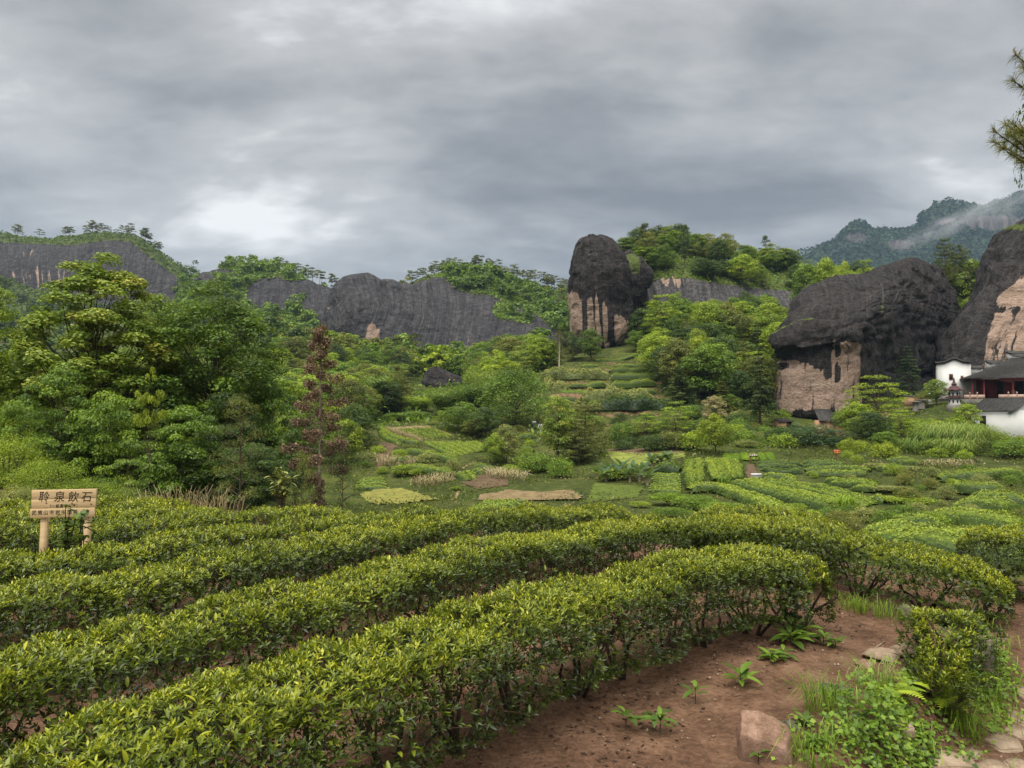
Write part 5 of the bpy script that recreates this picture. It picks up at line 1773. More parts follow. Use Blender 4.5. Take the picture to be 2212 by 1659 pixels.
# --- single trees of the middle distance: proto, px, top, width, metres, leaf, name, label
MID = [
    (BRL, 1112, 792, 152, 101, 'green_mid', 'broadleaf_tree', 'large round dark green tree in the centre of the valley'),
    (BR[3], 1205, 850, 85, 79, 'green_maple', 'broadleaf_tree', 'tall narrow light green tree in the centre of the valley'),
    (FUZ[0], 1264, 858, 105, 81, 'needle_olive', 'pine_tree', 'fuzzy brownish pine right of the tall narrow light tree'),
    (FUZ[1], 1250, 930, 90, 78, 'needle_olive', 'pine_tree', 'lower brownish pine at the foot of the fuzzy brownish pine'),
    (BR[0], 1094, 918, 66, 76, 'bush_grey', 'broadleaf_tree', 'small grey green tree below the white board sign'),
    (BR[2], 1066, 935, 50, 75, 'green_light', 'broadleaf_tree', 'small yellow green tree joined to the grey green tree'),
    (BR[0], 1032, 905, 80, 94, 'green_olive', 'broadleaf_tree', 'olive tree left of the large round valley tree'),
    (BR[2], 1000, 868, 90, 97, 'green_mid', 'broadleaf_tree', 'dark tree behind the dense tea plot'),
    (BR[0], 1050, 880, 70, 93, 'green_dark', 'broadleaf_tree', 'dark leafy tree between the olive tree and the large round tree'),
    (LAY[0], 970, 880, 70, 99, 'green_light', 'broadleaf_tree', 'light feathery tree at the right of the dense dark bush'),
    (BAM[0], 960, 830, 90, 112, 'green_maple', 'bamboo_clump', 'feathery bamboo clump behind the light feathery tree'),
    (BAM[1], 1010, 822, 90, 116, 'green_mid', 'bamboo_clump', 'feathery bamboo clump left of the large round tree'),
    (BAM[0], 905, 850, 80, 118, 'green_light', 'bamboo_clump', 'light bamboo clump above the dense dark bush'),
    (BR[1], 845, 842, 62, 122, 'blossom', 'leafy_tree', 'tan flowering tree in the wood above the seedling field'),
    (BR[0], 815, 858, 60, 124, 'green_olive', 'broadleaf_tree', 'olive tree left of the tan flowering tree'),
    (BR[2], 800, 795, 100, 150, 'green_yellow', 'broadleaf_tree', 'large yellow green tree crown below the dark middle mountain'),
    (BR[1], 745, 812, 100, 140, 'green_yellow', 'broadleaf_tree', 'yellow green tree right of the top of the dead conifer'),
    (BR[0], 855, 815, 70, 150, 'green_olive', 'broadleaf_tree', 'olive topped tree right of the yellow green crowns'),
    (CON[0], 880, 838, 30, 140, 'blossom', 'conifer', 'small pale pointed tree beside the dark rock outcrop'),
    (SHR[1], 855, 890, 70, 110, 'green_mid', 'dense_bush', 'left half of the dense dark bush above the seedling field'),
    (SHR[0], 897, 886, 80, 110, 'green_mid', 'dense_bush', 'right half of the dense dark bush above the seedling field'),
    (FUZ[0], 1212, 706, 62, 150, 'needle_olive', 'pine_tree', 'olive tree at the left foot of the standing rock'),
    (CON[1], 1196, 722, 36, 146, 'green_maple', 'conifer', 'pale narrow tree left of the standing rock foot'),
    (BR[1], 1278, 706, 58, 146, 'green_mid', 'broadleaf_tree', 'round dark tree against the foot of the standing rock'),
    (BR[2], 1240, 715, 50, 150, 'green_dark', 'broadleaf_tree', 'dark tree between the two trees at the standing rock foot'),
    (LAY[1], 1432, 636, 92, 152, 'green_light', 'broadleaf_tree', 'pale layered tree with bare trunk right of the standing rock'),
    (BR[0], 1385, 668, 60, 158, 'green_dark', 'broadleaf_tree', 'dark tree squeezed against the right side of the standing rock'),
    (BR[1], 1375, 712, 45, 152, 'green_mid', 'broadleaf_tree', 'small green tree at the right foot of the standing rock'),
    (CON[0], 1466, 692, 62, 128, 'needle_dark', 'conifer', 'tall dark conifer left of the yellow green pointed tree'),
    (CON[1], 1470, 785, 78, 112, 'needle_dark', 'conifer', 'broad dark conifer at the right end of the terraces'),
    (CON[2], 1512, 760, 66, 116, 'needle_dark', 'conifer', 'dark conifer behind the broad conifer by the terraces'),
    (CON[0], 1534, 748, 52, 118, 'green_yellow', 'conifer', 'yellow green pointed tree among the dark conifers'),
    (BR[0], 1510, 712, 60, 126, 'green_yellow', 'broadleaf_tree', 'yellow green round tree above the dark conifers'),
    (CON[1], 1642, 738, 84, 99, 'needle_dark', 'conifer', 'tallest dark conifer in front of the domed rock'),
    (CON[2], 1560, 820, 70, 104, 'needle_olive', 'conifer', 'olive conifer left of the tallest dark conifer'),
    (BR[2], 1580, 725, 80, 128, 'green_mid', 'broadleaf_tree', 'leafy green tree above the gap between the conifers'),
    (BR[0], 1600, 800, 70, 112, 'green_dark', 'broadleaf_tree', 'dark tree just left of the tallest dark conifer'),
    (BR[1], 1575, 850, 60, 108, 'green_mid', 'broadleaf_tree', 'green tree low between the conifers'),
    (BR[3], 1540, 852, 58, 84, 'blossom', 'broadleaf_tree', 'pale flowering tree behind the bright yellow green tree'),
    (BR[2], 1544, 893, 82, 76, 'green_yellow', 'broadleaf_tree', 'bright yellow green tree in front of the upright tea rows'),
    (LAY[0], 1460, 868, 90, 86, 'green_light', 'broadleaf_tree', 'light layered tree at the foot of the terraces'),
    (LAY[1], 1395, 892, 70, 88, 'green_light', 'broadleaf_tree', 'low light layered tree left of the terrace foot tree'),
    (SHR[0], 1580, 930, 70, 86, 'bush_grey', 'shrub', 'grey green shrub between the bright tree and the tall conifer'),
    (SHR[1], 1610, 948, 60, 82, 'bush_grey', 'shrub', 'grey green shrub at the foot of the tall conifer'),
    (SHR[2], 1690, 935, 70, 82, 'green_light', 'shrub', 'light shrub at the left side of the big round bush'),
    (SHR[1], 1745, 912, 165, 84, 'green_blue', 'dense_bush', 'big round blue green bush below the domed rock'),
    (LAY[0], 1895, 812, 135, 92, 'green_yellow', 'broadleaf_tree', 'brightest yellow green tree in front of the domed rock'),
    (BR[2], 1845, 868, 85, 90, 'green_light', 'broadleaf_tree', 'light green tree left below the brightest yellow green tree'),
    (BR[0], 1880, 890, 90, 84, 'green_dark', 'broadleaf_tree', 'dark shrubby tree under the brightest yellow green tree'),
    (LAY[1], 1945, 885, 75, 84, 'green_light', 'broadleaf_tree', 'light layered tree right below the brightest tree'),
    (BR[1], 1910, 930, 70, 80, 'green_mid', 'shrub_tree', 'small green tree above the reed grass slope'),
    (CON[0], 1962, 742, 72, 118, 'green_blue', 'conifer', 'dark blue green conifer in the notch between the two rocks'),
    (BR[0], 2024, 820, 56, 103, 'green_light', 'flowering_shrub', 'green shrub with white flowers left of the white house'),
    (SHR[2], 1990, 848, 40, 104, 'green_olive', 'shrub', 'small olive shrub left of the white flowered shrub'),
    (BR[3], 2086, 870, 60, 84, 'green_light', 'sapling', 'slim light sapling in front of the lower white house'),
    (SHR[0], 2130, 925, 90, 80, 'green_light', 'shrub', 'shrub below the corner of the lower white house'),
    (SHR[1], 2185, 945, 90, 72, 'green_mid', 'shrub', 'dark shrub at the right edge below the white house'),
    (SHR[2], 2010, 905, 80, 86, 'green_light', 'shrub', 'bright shrub on the bank below the pagoda'),
    (SHR[0], 1985, 900, 70, 90, 'grass_bright', 'shrub', 'bright weedy shrub left of the bank below the pagoda'),
    (SHR[1], 2080, 985, 60, 70, 'green_dark', 'shrub', 'dark shrub at the foot of the reed grass'),
    (SHR[1], 1152, 975, 90, 74, 'green_mid', 'shrub', 'wide dark shrub below the tall narrow light tree'),
    (SHR[2], 1210, 985, 60, 70, 'green_mid', 'shrub', 'green shrub at the foot of the tall narrow light tree'),
    (SHR[0], 1330, 1010, 80, 66, 'green_light', 'shrub', 'light shrub left of the banana plants'),
    (SHR[2], 905, 1010, 40, 70, 'green_light', 'shrub', 'round light shrub at the foot of the left bank'),
    (SHR[0], 870, 1000, 45, 71, 'green_light', 'shrub', 'pale bush left of the lower step hedge'),
    (SHR[1], 965, 1015, 34, 68, 'green_yellow', 'shrub', 'bright bush at the bottom of the footpath'),
    (SHR[2], 985, 1055, 26, 62, 'green_light', 'shrub', 'tiny round bush between the yellow and ploughed fields'),
    (SHR[0], 1920, 1050, 90, 52, 'bush_grey', 'shrub', 'grey green shrub between the fan plot and the right terraces'),
    (SHR[1], 1870, 1105, 80, 42, 'green_mid', 'shrub', 'dark shrub on the slope below the fan shaped plot'),
    (SHR[2], 1960, 1075, 120, 46, 'green_light', 'shrub', 'wide rough shrub left of the right terraces'),
    (SHR[0], 1830, 1080, 50, 46, 'green_light', 'shrub', 'light bush at the lower right of the fan shaped plot'),
    (SHR[1], 1720, 1085, 40, 46, 'green_light', 'shrub', 'upright light bush below the broad curving hedge'),
    (SHR[2], 1900, 1000, 70, 66, 'bush_grey', 'shrub', 'grey shrub on the terrace above the fan plot tip'),
    (SHR[0], 1955, 1010, 90, 63, 'bush_grey', 'shrub', 'long grey shrub mass left of the highest right terrace'),
    (SHR[0], 1440, 1062, 90, 50, 'grass_bright', 'shrub', 'vivid green weedy shrub at the left of the vivid patch'),
    (SHR[1], 1500, 1068, 110, 47, 'grass_bright', 'shrub', 'vivid green weedy shrub in the middle of the vivid patch'),
    (SHR[2], 1560, 1085, 110, 44, 'grass_bright', 'shrub', 'vivid green weedy shrub at the right of the vivid patch'),
    (SHR[0], 1450, 1095, 90, 42, 'grass_bright', 'shrub', 'vivid green weedy shrub nearest the third tea hedge'),
    (SHR[0], 1337, 908, 46, 88, 'green_mid', 'shrub', 'green shrub half hiding the tiny person in red'),
    (SHR[1], 1380, 1085, 50, 48, 'green_light', 'shrub', 'dull green bush left of the vivid patch')]
for pr, px, top, w, D, m, nm, lb in MID:
    cat = 'shrub' if ('shrub' in nm or 'bush' in nm) else ('bamboo' if 'bamboo' in nm else 'tree')
    t_ = tree(pr, px, top, w, D, m, nm, lb, cat)
    if nm == 'flowering_shrub':
        g = np.random.default_rng(4)
        P = np.array([[math.cos(a) * r, math.sin(a) * r, z] for a, r, z in zip(g.random(60) * 6.28, 2.5 + 1.7 * g.random(60), 2 + 7 * g.random(60))])
        V, Fc = leaf_quads(P, rdir(60, g), 0.5, 0.9, g)
        obj('flowers', make_mesh('flowers', V, Fc, {'var': g.random(240)}, False), MATS['white_flower'], t_)


def shrubs(n, pxr, pyr, hr, palette, where, group, seed, mind=1.6):
    g = np.random.default_rng(seed)
    pts, tries = [], 0
    while len(pts) < n and tries < n * 30:
        tries += 1
        b = hit(g.uniform(*pxr), g.uniform(*pyr))
        if any((b[0] - q[0]) ** 2 + (b[1] - q[1]) ** 2 < mind ** 2 for q in pts) or any(np.min((C[:, 0] - b[0]) ** 2 + (C[:, 1] - b[1]) ** 2) < 2.2 for C, w in HEDGE_LINES):
            continue
        pts.append(b)
        m = palette[g.integers(len(palette))]
        h = g.uniform(*hr)
        put_tree(SHR[g.integers(3)], b - [0, 0, 0.1], h, h * g.uniform(1.2, 2.0), m, 'low_shrub', f'{SHRUB_KIND[m]} {where}', 'shrub', group, False)


SHRUB_KIND = {'green_light': 'light green low shrub', 'green_mid': 'mid green low shrub', 'green_dark': 'dark green low shrub', 'bush_grey': 'grey green low shrub', 'green_olive': 'olive low shrub', 'green_yellow': 'yellow green low shrub'}
shrubs(46, (1285, 1700), (905, 975), (1.0, 2.4), ['green_light', 'green_mid', 'green_dark', 'bush_grey', 'green_mid', 'green_olive'], 'on the weedy slope at the foot of the terraces', 'low shrubs at the foot of the terraces', 1)
shrubs(40, (1830, 2230), (915, 1000), (0.8, 2.0), ['green_light', 'green_mid', 'green_yellow', 'green_light'], 'on the bank below the temple yard', 'low shrubs below the temple yard', 2)
shrubs(34, (780, 1180), (915, 1035), (0.6, 1.5), ['green_light', 'green_mid', 'bush_grey', 'green_olive'], 'between the plots left of centre', 'low shrubs between the left plots', 3, 2.0)
shrubs(40, (1700, 2230), (1015, 1150), (0.4, 1.1), ['green_light', 'green_mid', 'bush_grey', 'green_olive'], 'between the right terraces and the fan plot', 'low shrubs between the right terraces', 4, 1.4)
shrubs(16, (1170, 1290), (840, 930), (0.8, 2.0), ['green_light', 'green_mid', 'bush_grey'], 'on the left shoulder of the terraced slope', 'low shrubs on the terrace shoulder', 5)

# the bare pole of a dead tree left of the standing rock
b = ground_at(1208, 142)
MB().tube(np.array([b - [0, 0, 0.4], b + [0.1, 0, 4], b + [-0.1, 0, float(at(1208, 712, 142)[2] - b[2])]]), [0.16, 0.12, 0.05], 6).build('bare_trunk', MATS['bark_pale'])
tag(bpy.data.objects['bare_trunk'], 'bare pale trunk left of the standing rock', 'tree trunk')

# --- woods: many trees that nothing tells apart share the label of their kind
KINDS = {
    'green_mid': 'mid green round tree', 'green_dark': 'dark green round tree', 'green_light': 'light green round tree', 'green_yellow': 'yellow green round tree',
    'green_olive': 'olive round tree', 'needle_dark': 'dark pointed conifer', 'needle_olive': 'olive open pine', 'green_maple': 'soft green feathery tree'}


def wood(n, pxr, Dr, where, group, palette, hr=(6, 10), wr=(0.75, 1.1), keep=None, seed=0, protos=None, mind=3.2, parts=True):
    g = np.random.default_rng(seed)
    pts, tries = [], 0
    names, pr = list(palette), np.array(list(palette.values()), float)
    pr /= pr.sum()
    while len(pts) < n and tries < n * 40:
        tries += 1
        px = g.uniform(*pxr)
        D = math.sqrt(g.uniform(Dr[0] ** 2, Dr[1] ** 2))
        if keep is not None and not keep(px, D):
            continue
        b = ground_at(px, D)
        if any((b[0] - q[0]) ** 2 + (b[1] - q[1]) ** 2 < mind ** 2 for q in pts):
            continue
        pts.append(b)
        m = names[g.choice(len(names), p=pr)]
        far = D > 190
        if m == 'needle_dark':
            p = FCON[0] if far else CON[g.integers(3)]
            asp = 0.45
        elif m == 'needle_olive':
            p = FPIN[g.integers(3)] if far else (FUZ + PIN)[g.integers(6)]
            asp = 0.7
        elif m == 'green_maple' and not far:
            p = (BAM + LAY)[g.integers(4)]
            asp = 0.85
        else:
            p = FBR[g.integers(3)] if far else BR[g.integers(4)]
            asp = 1.0
        h = g.uniform(*hr)
        nm = {'needle_dark': 'conifer', 'needle_olive': 'pine_tree', 'green_maple': 'feathery_tree', 'green_dark': 'evergreen_tree', 'green_olive': 'leafy_tree'}.get(m, 'broadleaf_tree')  # the olive ones are broadleaf trees without blossom
        put_tree(p, b - [0, 0, 0.3], h, h * asp * g.uniform(*wr), m, nm, f'{KINDS[m]} in {where}', 'tree', group, parts and D < 150)


MIXED = {'green_mid': 3, 'green_light': 3, 'green_olive': 2, 'green_yellow': 1.6, 'green_maple': 2, 'needle_olive': 1, 'needle_dark': 0.6, 'green_dark': 1.2}
wood(105, (600, 860), (98, 165), 'the mixed wood above the left plots', 'trees of the mixed wood above the left plots', MIXED, (5, 8.5), keep=lambda px, D: D > np.interp(px, [600, 760, 800, 860], [80, 90, 112, 116]), seed=1)
wood(125, (600, 1180), (150, 285), 'the wood at the foot of the dark middle mountain', 'trees at the foot of the dark middle mountain', MIXED, (6, 10), keep=lambda px, D: D < np.interp(px, [600, 700, 820, 900, 1100, 1180], [285, 285, 255, 250, 255, 240]) and not (890 < px < 1015 and 150 < D < 185), seed=2, mind=4.2)
wood(55, (850, 1170), (172, 245), 'the wooded knoll in front of the dark middle mountain', 'trees of the wooded knoll', {'green_mid': 3, 'needle_olive': 2.5, 'green_light': 1.5, 'green_olive': 1, 'green_dark': 1}, (7, 12), keep=lambda px, D: not (890 < px < 1015 and D < 187), seed=3, mind=4.2)
wood(30, (1030, 1180), (112, 160), 'the wood behind the large round valley tree', 'trees behind the large round valley tree', MIXED, (5, 8), keep=lambda px, D: D > np.interp(px, [1030, 1100, 1180], [112, 125, 150]), seed=4)
wood(62, (1425, 1690), (112, 172), 'the wood between the standing rock and the domed rock', 'trees between the standing rock and the domed rock', {'green_mid': 3, 'green_dark': 3, 'green_light': 1, 'green_olive': 2, 'green_yellow': 0.8, 'needle_dark': 3, 'needle_olive': 1}, (6, 10),
     keep=lambda px, D: D > np.interp(px, [1425, 1470, 1690], [132, 116, 112]) and not (px > 1650 and D < 135), seed=5, mind=3.4)
wood(22, (-80, 620), (60, 200), 'the hidden valley wood behind the big left trees', 'trees behind the big left trees', MIXED, (5, 9), seed=6, mind=4.5)
wood(34, (-120, 640), (200, 380), 'the valley wood below the left cliff', 'trees below the left cliff', {'green_mid': 3, 'green_dark': 3, 'green_light': 1, 'needle_olive': 1}, (8, 13), seed=7, mind=6)
wood(14, (620, 800), (66, 98), 'the slope wood beside the dark low pine', 'trees beside the low dark pine', MIXED, (3.5, 6), seed=8, keep=lambda px, D: px < np.interp(D, [66, 80, 98], [720, 770, 790]))


def on_surface(key, n, where, group, palette, hr, sel, seed, crest=0.0, protos=None, name=None, sink=0.4, up_bias=0.0):
    """trees rooted on a mountain mesh; sel(PX, PY, grass) picks where"""
    o, V, nn, PX, PY, gr = SURF[key]
    g = np.random.default_rng(seed)
    ci = PY.argmin(0)
    rows = np.arange(PY.shape[0])[:, None] * np.ones((1, PY.shape[1]))
    w = sel(PX, PY, gr) * (rows <= ci[None] + 1)
    if crest:
        w = w * (rows >= ci[None] - crest)
    w = w * (V[..., 1] ** 2)
    p = (w / w.sum()).ravel()
    k = g.choice(p.size, n, p=p)
    names, pr = list(palette), np.array(list(palette.values()), float)
    pr /= pr.sum()
    for i in k:
        b = V.reshape(-1, 3)[i] + np.append(g.normal(size=2) * 0.8, -sink)
        m = names[g.choice(len(names), p=pr)]
        near = b[1] < 240
        if m == 'needle_dark':
            pt, asp = (CON[g.integers(3)] if near else FCON[0]), 0.5
        elif m == 'needle_olive':
            pt, asp = (PIN[g.integers(4)] if near else FPIN[g.integers(3)]), 0.9
        elif m == 'green_maple' and near:
            pt, asp = LAY[g.integers(2)], 0.9
        else:
            pt, asp = (BR[g.integers(4)] if near else FBR[g.integers(3)]), 1.05
        h = g.uniform(*hr)
        nm = {'needle_dark': 'conifer', 'needle_olive': 'pine_tree', 'green_maple': 'feathery_tree', 'green_dark': 'evergreen_tree', 'green_olive': 'leafy_tree'}.get(m, 'broadleaf_tree')  # olive ones here too are plain broadleaf trees, no blossom
        put_tree(pt, b, h, h * asp * g.uniform(0.8, 1.15), m, nm, f'{KINDS[m]} {where}', 'tree', group, False)


def scrub(key, n, size, leaf, sel, seed, name='mountain_scrub', lift=0.5, label=None):
    """low scrub that nobody could count"""
    o, V, nn, PX, PY, gr = SURF[key]
    g = np.random.default_rng(seed)
    ci = PY.argmin(0)
    rows = np.arange(PY.shape[0])[:, None] * np.ones((1, PY.shape[1]))
    w = sel(PX, PY, gr) * (rows <= ci[None] + 2) * np.linalg.norm(np.cross(np.gradient(V, axis=0), np.gradient(V, axis=1)), axis=-1)
    k = g.choice(w.size, n, p=(w / w.sum()).ravel())
    P = V.reshape(-1, 3)[k]
    gu, gv = np.gradient(V, axis=1).reshape(-1, 3)[k], np.gradient(V, axis=0).reshape(-1, 3)[k]
    P = P + gu * g.uniform(-0.7, 0.7, (n, 1)) + gv * g.uniform(-0.7, 0.7, (n, 1))
    hum = np.clip(fbm(P / (size * 6), 3, seed) + 0.35, 0, None)
    P = P + nn.reshape(-1, 3)[k] * 0.2 * size + np.array([0, 0, 1.0]) * (size * lift * (0.2 + 2.2 * hum * g.random(n)))[:, None]
    v, f = leaf_quads(P, nn.reshape(-1, 3)[k] * 0.5 + np.array([0, 0, 0.5]) + g.normal(size=(n, 3)) * 0.55, size * (0.6 + 0.8 * g.random(n)), 0.7, g)
    var = np.clip(0.45 + 0.22 * fbm(P / (size * 9), 2, seed + 2) + g.normal(size=n) * 0.16, 0, 1)
    o = obj(name, make_mesh(name, v, f, {'var': np.repeat(var, 4)}, False), MATS[leaf])
    tag(o, label, kind='stuff')


def canopy(key, n, hr, leaf, sel, seed, label, per=95, size=1.4):
    """far woods that read as one mass"""
    o, V, nn, PX, PY, gr = SURF[key]
    g = np.random.default_rng(seed)
    ci = PY.argmin(0)
    rows = np.arange(PY.shape[0])[:, None] * np.ones((1, PY.shape[1]))
    w = sel(PX, PY, gr) * (rows <= ci[None] + 1) * V[..., 1] ** 2
    k = g.choice(w.size, n, p=(w / w.sum()).ravel())
    h = g.uniform(*hr, n)
    c = V.reshape(-1, 3)[k] + np.stack([g.normal(size=n), g.normal(size=n), h * 0.5], 1)
    cl, rc = [c], [h * 0.36]
    for q in range(3):
        cl.append(c + g.normal(size=(n, 3)) * np.array([0.26, 0.26, 0.16]) * h[:, None])
        rc.append(h * g.uniform(0.18, 0.28, n))
    v, f, var = clump_leaves(np.concatenate(cl), np.concatenate(rc), n * per, size, g, 0.85)
    o = obj('far_wood', make_mesh('far_wood', v, f, {'var': var}, False), MATS[leaf])
    tag(o, label, kind='stuff')


veg = lambda X, Y, g_: (g_ > 0.45) * 1.0
scrub('left', 9000, 1.7, 'green_dark', veg, 1, label='dark scrub covering the slopes of the left cliff')
on_surface('left', 34, 'on the crest of the far left cliff', 'pines on the crest of the left cliff', {'needle_olive': 1}, (5, 9.5), lambda X, Y, g_: (X > -60) * (X < 345) * (1 + 3 * (X > 190)), 11, crest=2)
canopy('left', 130, (6, 10), 'green_dark', lambda X, Y, g_: (g_ > 0.45) * (Y > 585), 12, 'dark far wood on the slope under the left cliff')
scrub('second', 9000, 1.5, 'green_mid', veg, 2, label='green scrub covering the second ridge')
canopy('second', 150, (5, 9), 'green_mid', veg, 13, 'far wood on the ridge left of the dark middle mountain')
on_surface('second', 12, 'on the crest left of the dark middle mountain', 'pines on the crest of the second ridge', {'needle_olive': 1}, (6, 9), lambda X, Y, g_: (X > 570) * (X < 740), 14, crest=2)
scrub('middle', 7000, 1.2, 'green_mid', veg, 3, label='green scrub on the shoulder of the dark middle mountain')
canopy('middle', 130, (4.5, 8), 'green_mid', lambda X, Y, g_: (g_ > 0.6) * (X > 960), 15, 'far wood on the shoulder of the dark middle mountain')
scrub('behind', 8000, 1.5, 'green_mid', veg, 4, label='green scrub on the ridge behind the dark middle mountain')
on_surface('behind', 45, 'along the crest behind the dark middle mountain', 'pines on the crest behind the middle mountain', {'needle_olive': 1}, (6, 9.5), lambda X, Y, g_: (X > 860) * (X < 1240), 16, crest=2)
canopy('behind', 140, (5, 8), 'needle_olive', veg, 17, 'far pine wood on the ridge behind the dark middle mountain')
scrub('hill', 9000, 0.7, 'green_mid', lambda X, Y, g_: (g_ > 0.45) * (Y < 700), 5, label='grass and scrub hanging over the grey rock band')
on_surface('hill', 85, 'on the wooded hill top right of the standing rock', 'trees of the wooded hill top', {'green_mid': 4, 'green_dark': 2, 'green_light': 1.5, 'green_olive': 1.2, 'needle_olive': 1.5, 'green_maple': 1}, (5, 8.5), lambda X, Y, g_: (g_ > 0.6) * (Y < 640) * (X > 1345), 18)
on_surface('hill', 40, 'along the foot of the grey rock band', 'trees below the grey rock band', {'green_mid': 3, 'green_olive': 2, 'green_yellow': 1, 'green_light': 1}, (6, 9), lambda X, Y, g_: (Y > 700) * (X > 1380) * (X < 1720), 19)
scrub('far', 26000, 7.5, 'forest_far', veg, 6, 'mountain_forest', 0.5, 'forest covering the far misty mountain')
# single trees on the skyline right of the standing rock
for px, top, w, D, m, pr, lb in [
        (1478, 482, 26, 206, 'green_dark', BR[3], 'tall narrow tree sticking up highest on the wooded hill top'),
        (1395, 486, 60, 204, 'needle_olive', PIN[2], 'pine at the left end of the wooded hill top skyline'),
        (1560, 504, 70, 206, 'green_olive', BR[2], 'olive round tree on the skyline of the wooded hill'),
        (1655, 512, 34, 206, 'needle_dark', PIN[0], 'thin dark pine rising above the wooded hill skyline'),
        (1605, 530, 60, 206, 'green_mid', BR[0], 'green tree on the skyline left of the thin dark pine'),
        (1700, 535, 60, 206, 'green_light', BR[1], 'light tree on the skyline right of the thin dark pine')]:
    o, V, nn, PX, PY, gr = SURF['hill']
    i = np.argmin(np.abs(PX - px) + 0.4 * np.abs(PY - 575) + (V[..., 1] > 216) * 1e3)
    b = V.reshape(-1, 3)[i]
    put_tree(pr, b - [0, 0, 0.5], float(at(px, top, b[1])[2] - b[2] + 0.5), w / F * b[1], m, 'skyline_tree', lb)
# trees behind the domed rock
o, V, nn, PX, PY, gr = SURF['dome']
for px, top, w, m, pr, lb in [
        (2040, 512, 70, 'needle_olive', FUZ[0], 'olive pine behind the top of the domed rock'),
        (2075, 525, 70, 'needle_olive', FUZ[1], 'second olive pine right behind the domed rock'),
        (2090, 565, 90, 'green_light', BR[0], 'light green tree in the gap right of the domed rock'),
        (2055, 570, 70, 'green_light', BR[2], 'bright round tree on the right shoulder of the domed rock'),
        (2110, 585, 70, 'green_mid', BR[1], 'green tree touching the temple cliff'),
        (2092, 640, 40, 'green_light', BR[1], 'light tree low in the gap between domed rock and temple cliff'),
        (1780, 560, 60, 'green_light', BR[0], 'light tree behind the left shoulder of the domed rock'),
        (1830, 565, 60, 'green_light', BR[2], 'bright tree behind the saddle of the domed rock'),
        (1872, 562, 60, 'green_yellow', LAY[0], 'yellow green layered tree behind the domed rock'),
        (1740, 565, 60, 'green_mid', BR[3], 'green tree left of the domed rock top')]:
    D = 168 if px < 1990 else 172
    zt = float(at(px, top, D)[2])
    hh = 16.0 if px < 1990 else 15.0
    bz = zt - hh
    if px == 2092:
        D, hh = 158, 9.0
        bz = float(at(px, top, D)[2]) - hh
    x = float(at(px, top, D)[0])
    put_tree(pr, (x, D, bz), hh, w / F * D * 1.15, m, 'rock_top_tree', lb)


def hedge_cells():
    out = []
    for C, w in HEDGE_LINES:
        r = w * 0.5 + 0.45
        for a in np.arange(-r, r + 0.3, 0.3):
            for b in np.arange(-r, r + 0.3, 0.3):
                if a * a + b * b < r * r:
                    out.append(np.floor((C + [a, b]) / 0.5).astype(np.int64))
    q = np.concatenate(out)
    return np.unique(q[:, 0] * 100003 + q[:, 1])


HEDGE_CELLS = hedge_cells()


def valley_weeds(n, Dr, size, leaf, seed, label, thr=-0.1, lift=0.5, pxr=(-150, 2360)):
    """rough weeds and low scrub of the valley floor"""
    g = np.random.default_rng(seed)
    D = np.sqrt(g.uniform(Dr[0] ** 2, Dr[1] ** 2, n))
    px = g.uniform(*pxr, n)
    x, y = (px - CX) / F * D, D
    k = fbm(np.stack([x * 0.16, y * 0.16, x * 0 + seed], -1), 3, seed) > thr + g.normal(size=n) * 0.12
    k &= ~((px > 1185) & (px < 1430) & (D > 96) & (D < 156) & (g.random(n) < 0.55))
    for P in FIELDS:
        ins = np.zeros(n, bool)
        j = len(P) - 1
        for i in range(len(P)):
            ins ^= ((P[i, 1] > y) != (P[j, 1] > y)) & (x < (P[j, 0] - P[i, 0]) * (y - P[i, 1]) / (P[j, 1] - P[i, 1] + 1e-12) + P[i, 0])
            j = i
        k &= ~(ins & (g.random(n) < 0.85))
    x, y, D = x[k], y[k], D[k]
    cell = np.stack([np.floor(x / 0.5), np.floor(y / 0.5)], 1).astype(np.int64)
    free = ~np.isin(cell[:, 0] * 100003 + cell[:, 1], HEDGE_CELLS)
    x, y, D = x[free], y[free], D[free]
    m = len(x)
    hum = np.clip(fbm(np.stack([x * 0.5, y * 0.5, x * 0], -1), 3, seed + 4) + 0.3, 0.02, 1.2)
    P = np.stack([x, y, terrain(x, y) + hum * lift * (0.1 + 1.1 * g.random(m))], 1)
    s_ = size * (0.5 + 0.9 * g.random(m)) * np.clip(D / 70, 0.6, 1.8)
    v, f = leaf_quads(P, np.array([0, -0.2, 0.4]) + g.normal(size=(m, 3)) * 0.75, s_, 0.42, g)
    var = np.clip(0.42 + 0.2 * vnoise(P * 0.25, seed + 6) + g.normal(size=m) * 0.17, 0, 1)
    o = obj('valley_weeds', make_mesh('valley_weeds', v, f, {'var': np.repeat(var, 4)}, False), MATS[leaf])
    tag(o, label, kind='stuff')


valley_weeds(150000, (20, 95), 0.24, 'weed_dull', 3, 'dull green weeds covering the valley slopes', -0.12, 0.7)
valley_weeds(44000, (20, 120), 0.22, 'green_light', 4, 'light green weed patches on the valley slopes', 0.2, 0.6)
valley_weeds(46000, (24, 130), 0.25, 'green_mid', 5, 'darker green weeds covering the valley slopes', 0.2, 0.9)
valley_weeds(14000, (30, 120), 0.34, 'straw', 7, 'dry grass patches on the valley slopes', 0.28, 0.35)
valley_weeds(42000, (92, 290), 0.55, 'green_mid', 9, 'undergrowth of the valley woods', -0.2, 1.6, (-150, 1190))
valley_weeds(12000, (108, 175), 0.5, 'green_dark', 11, 'undergrowth between the standing rock and the domed rock', -0.3, 1.5, (1430, 1690))
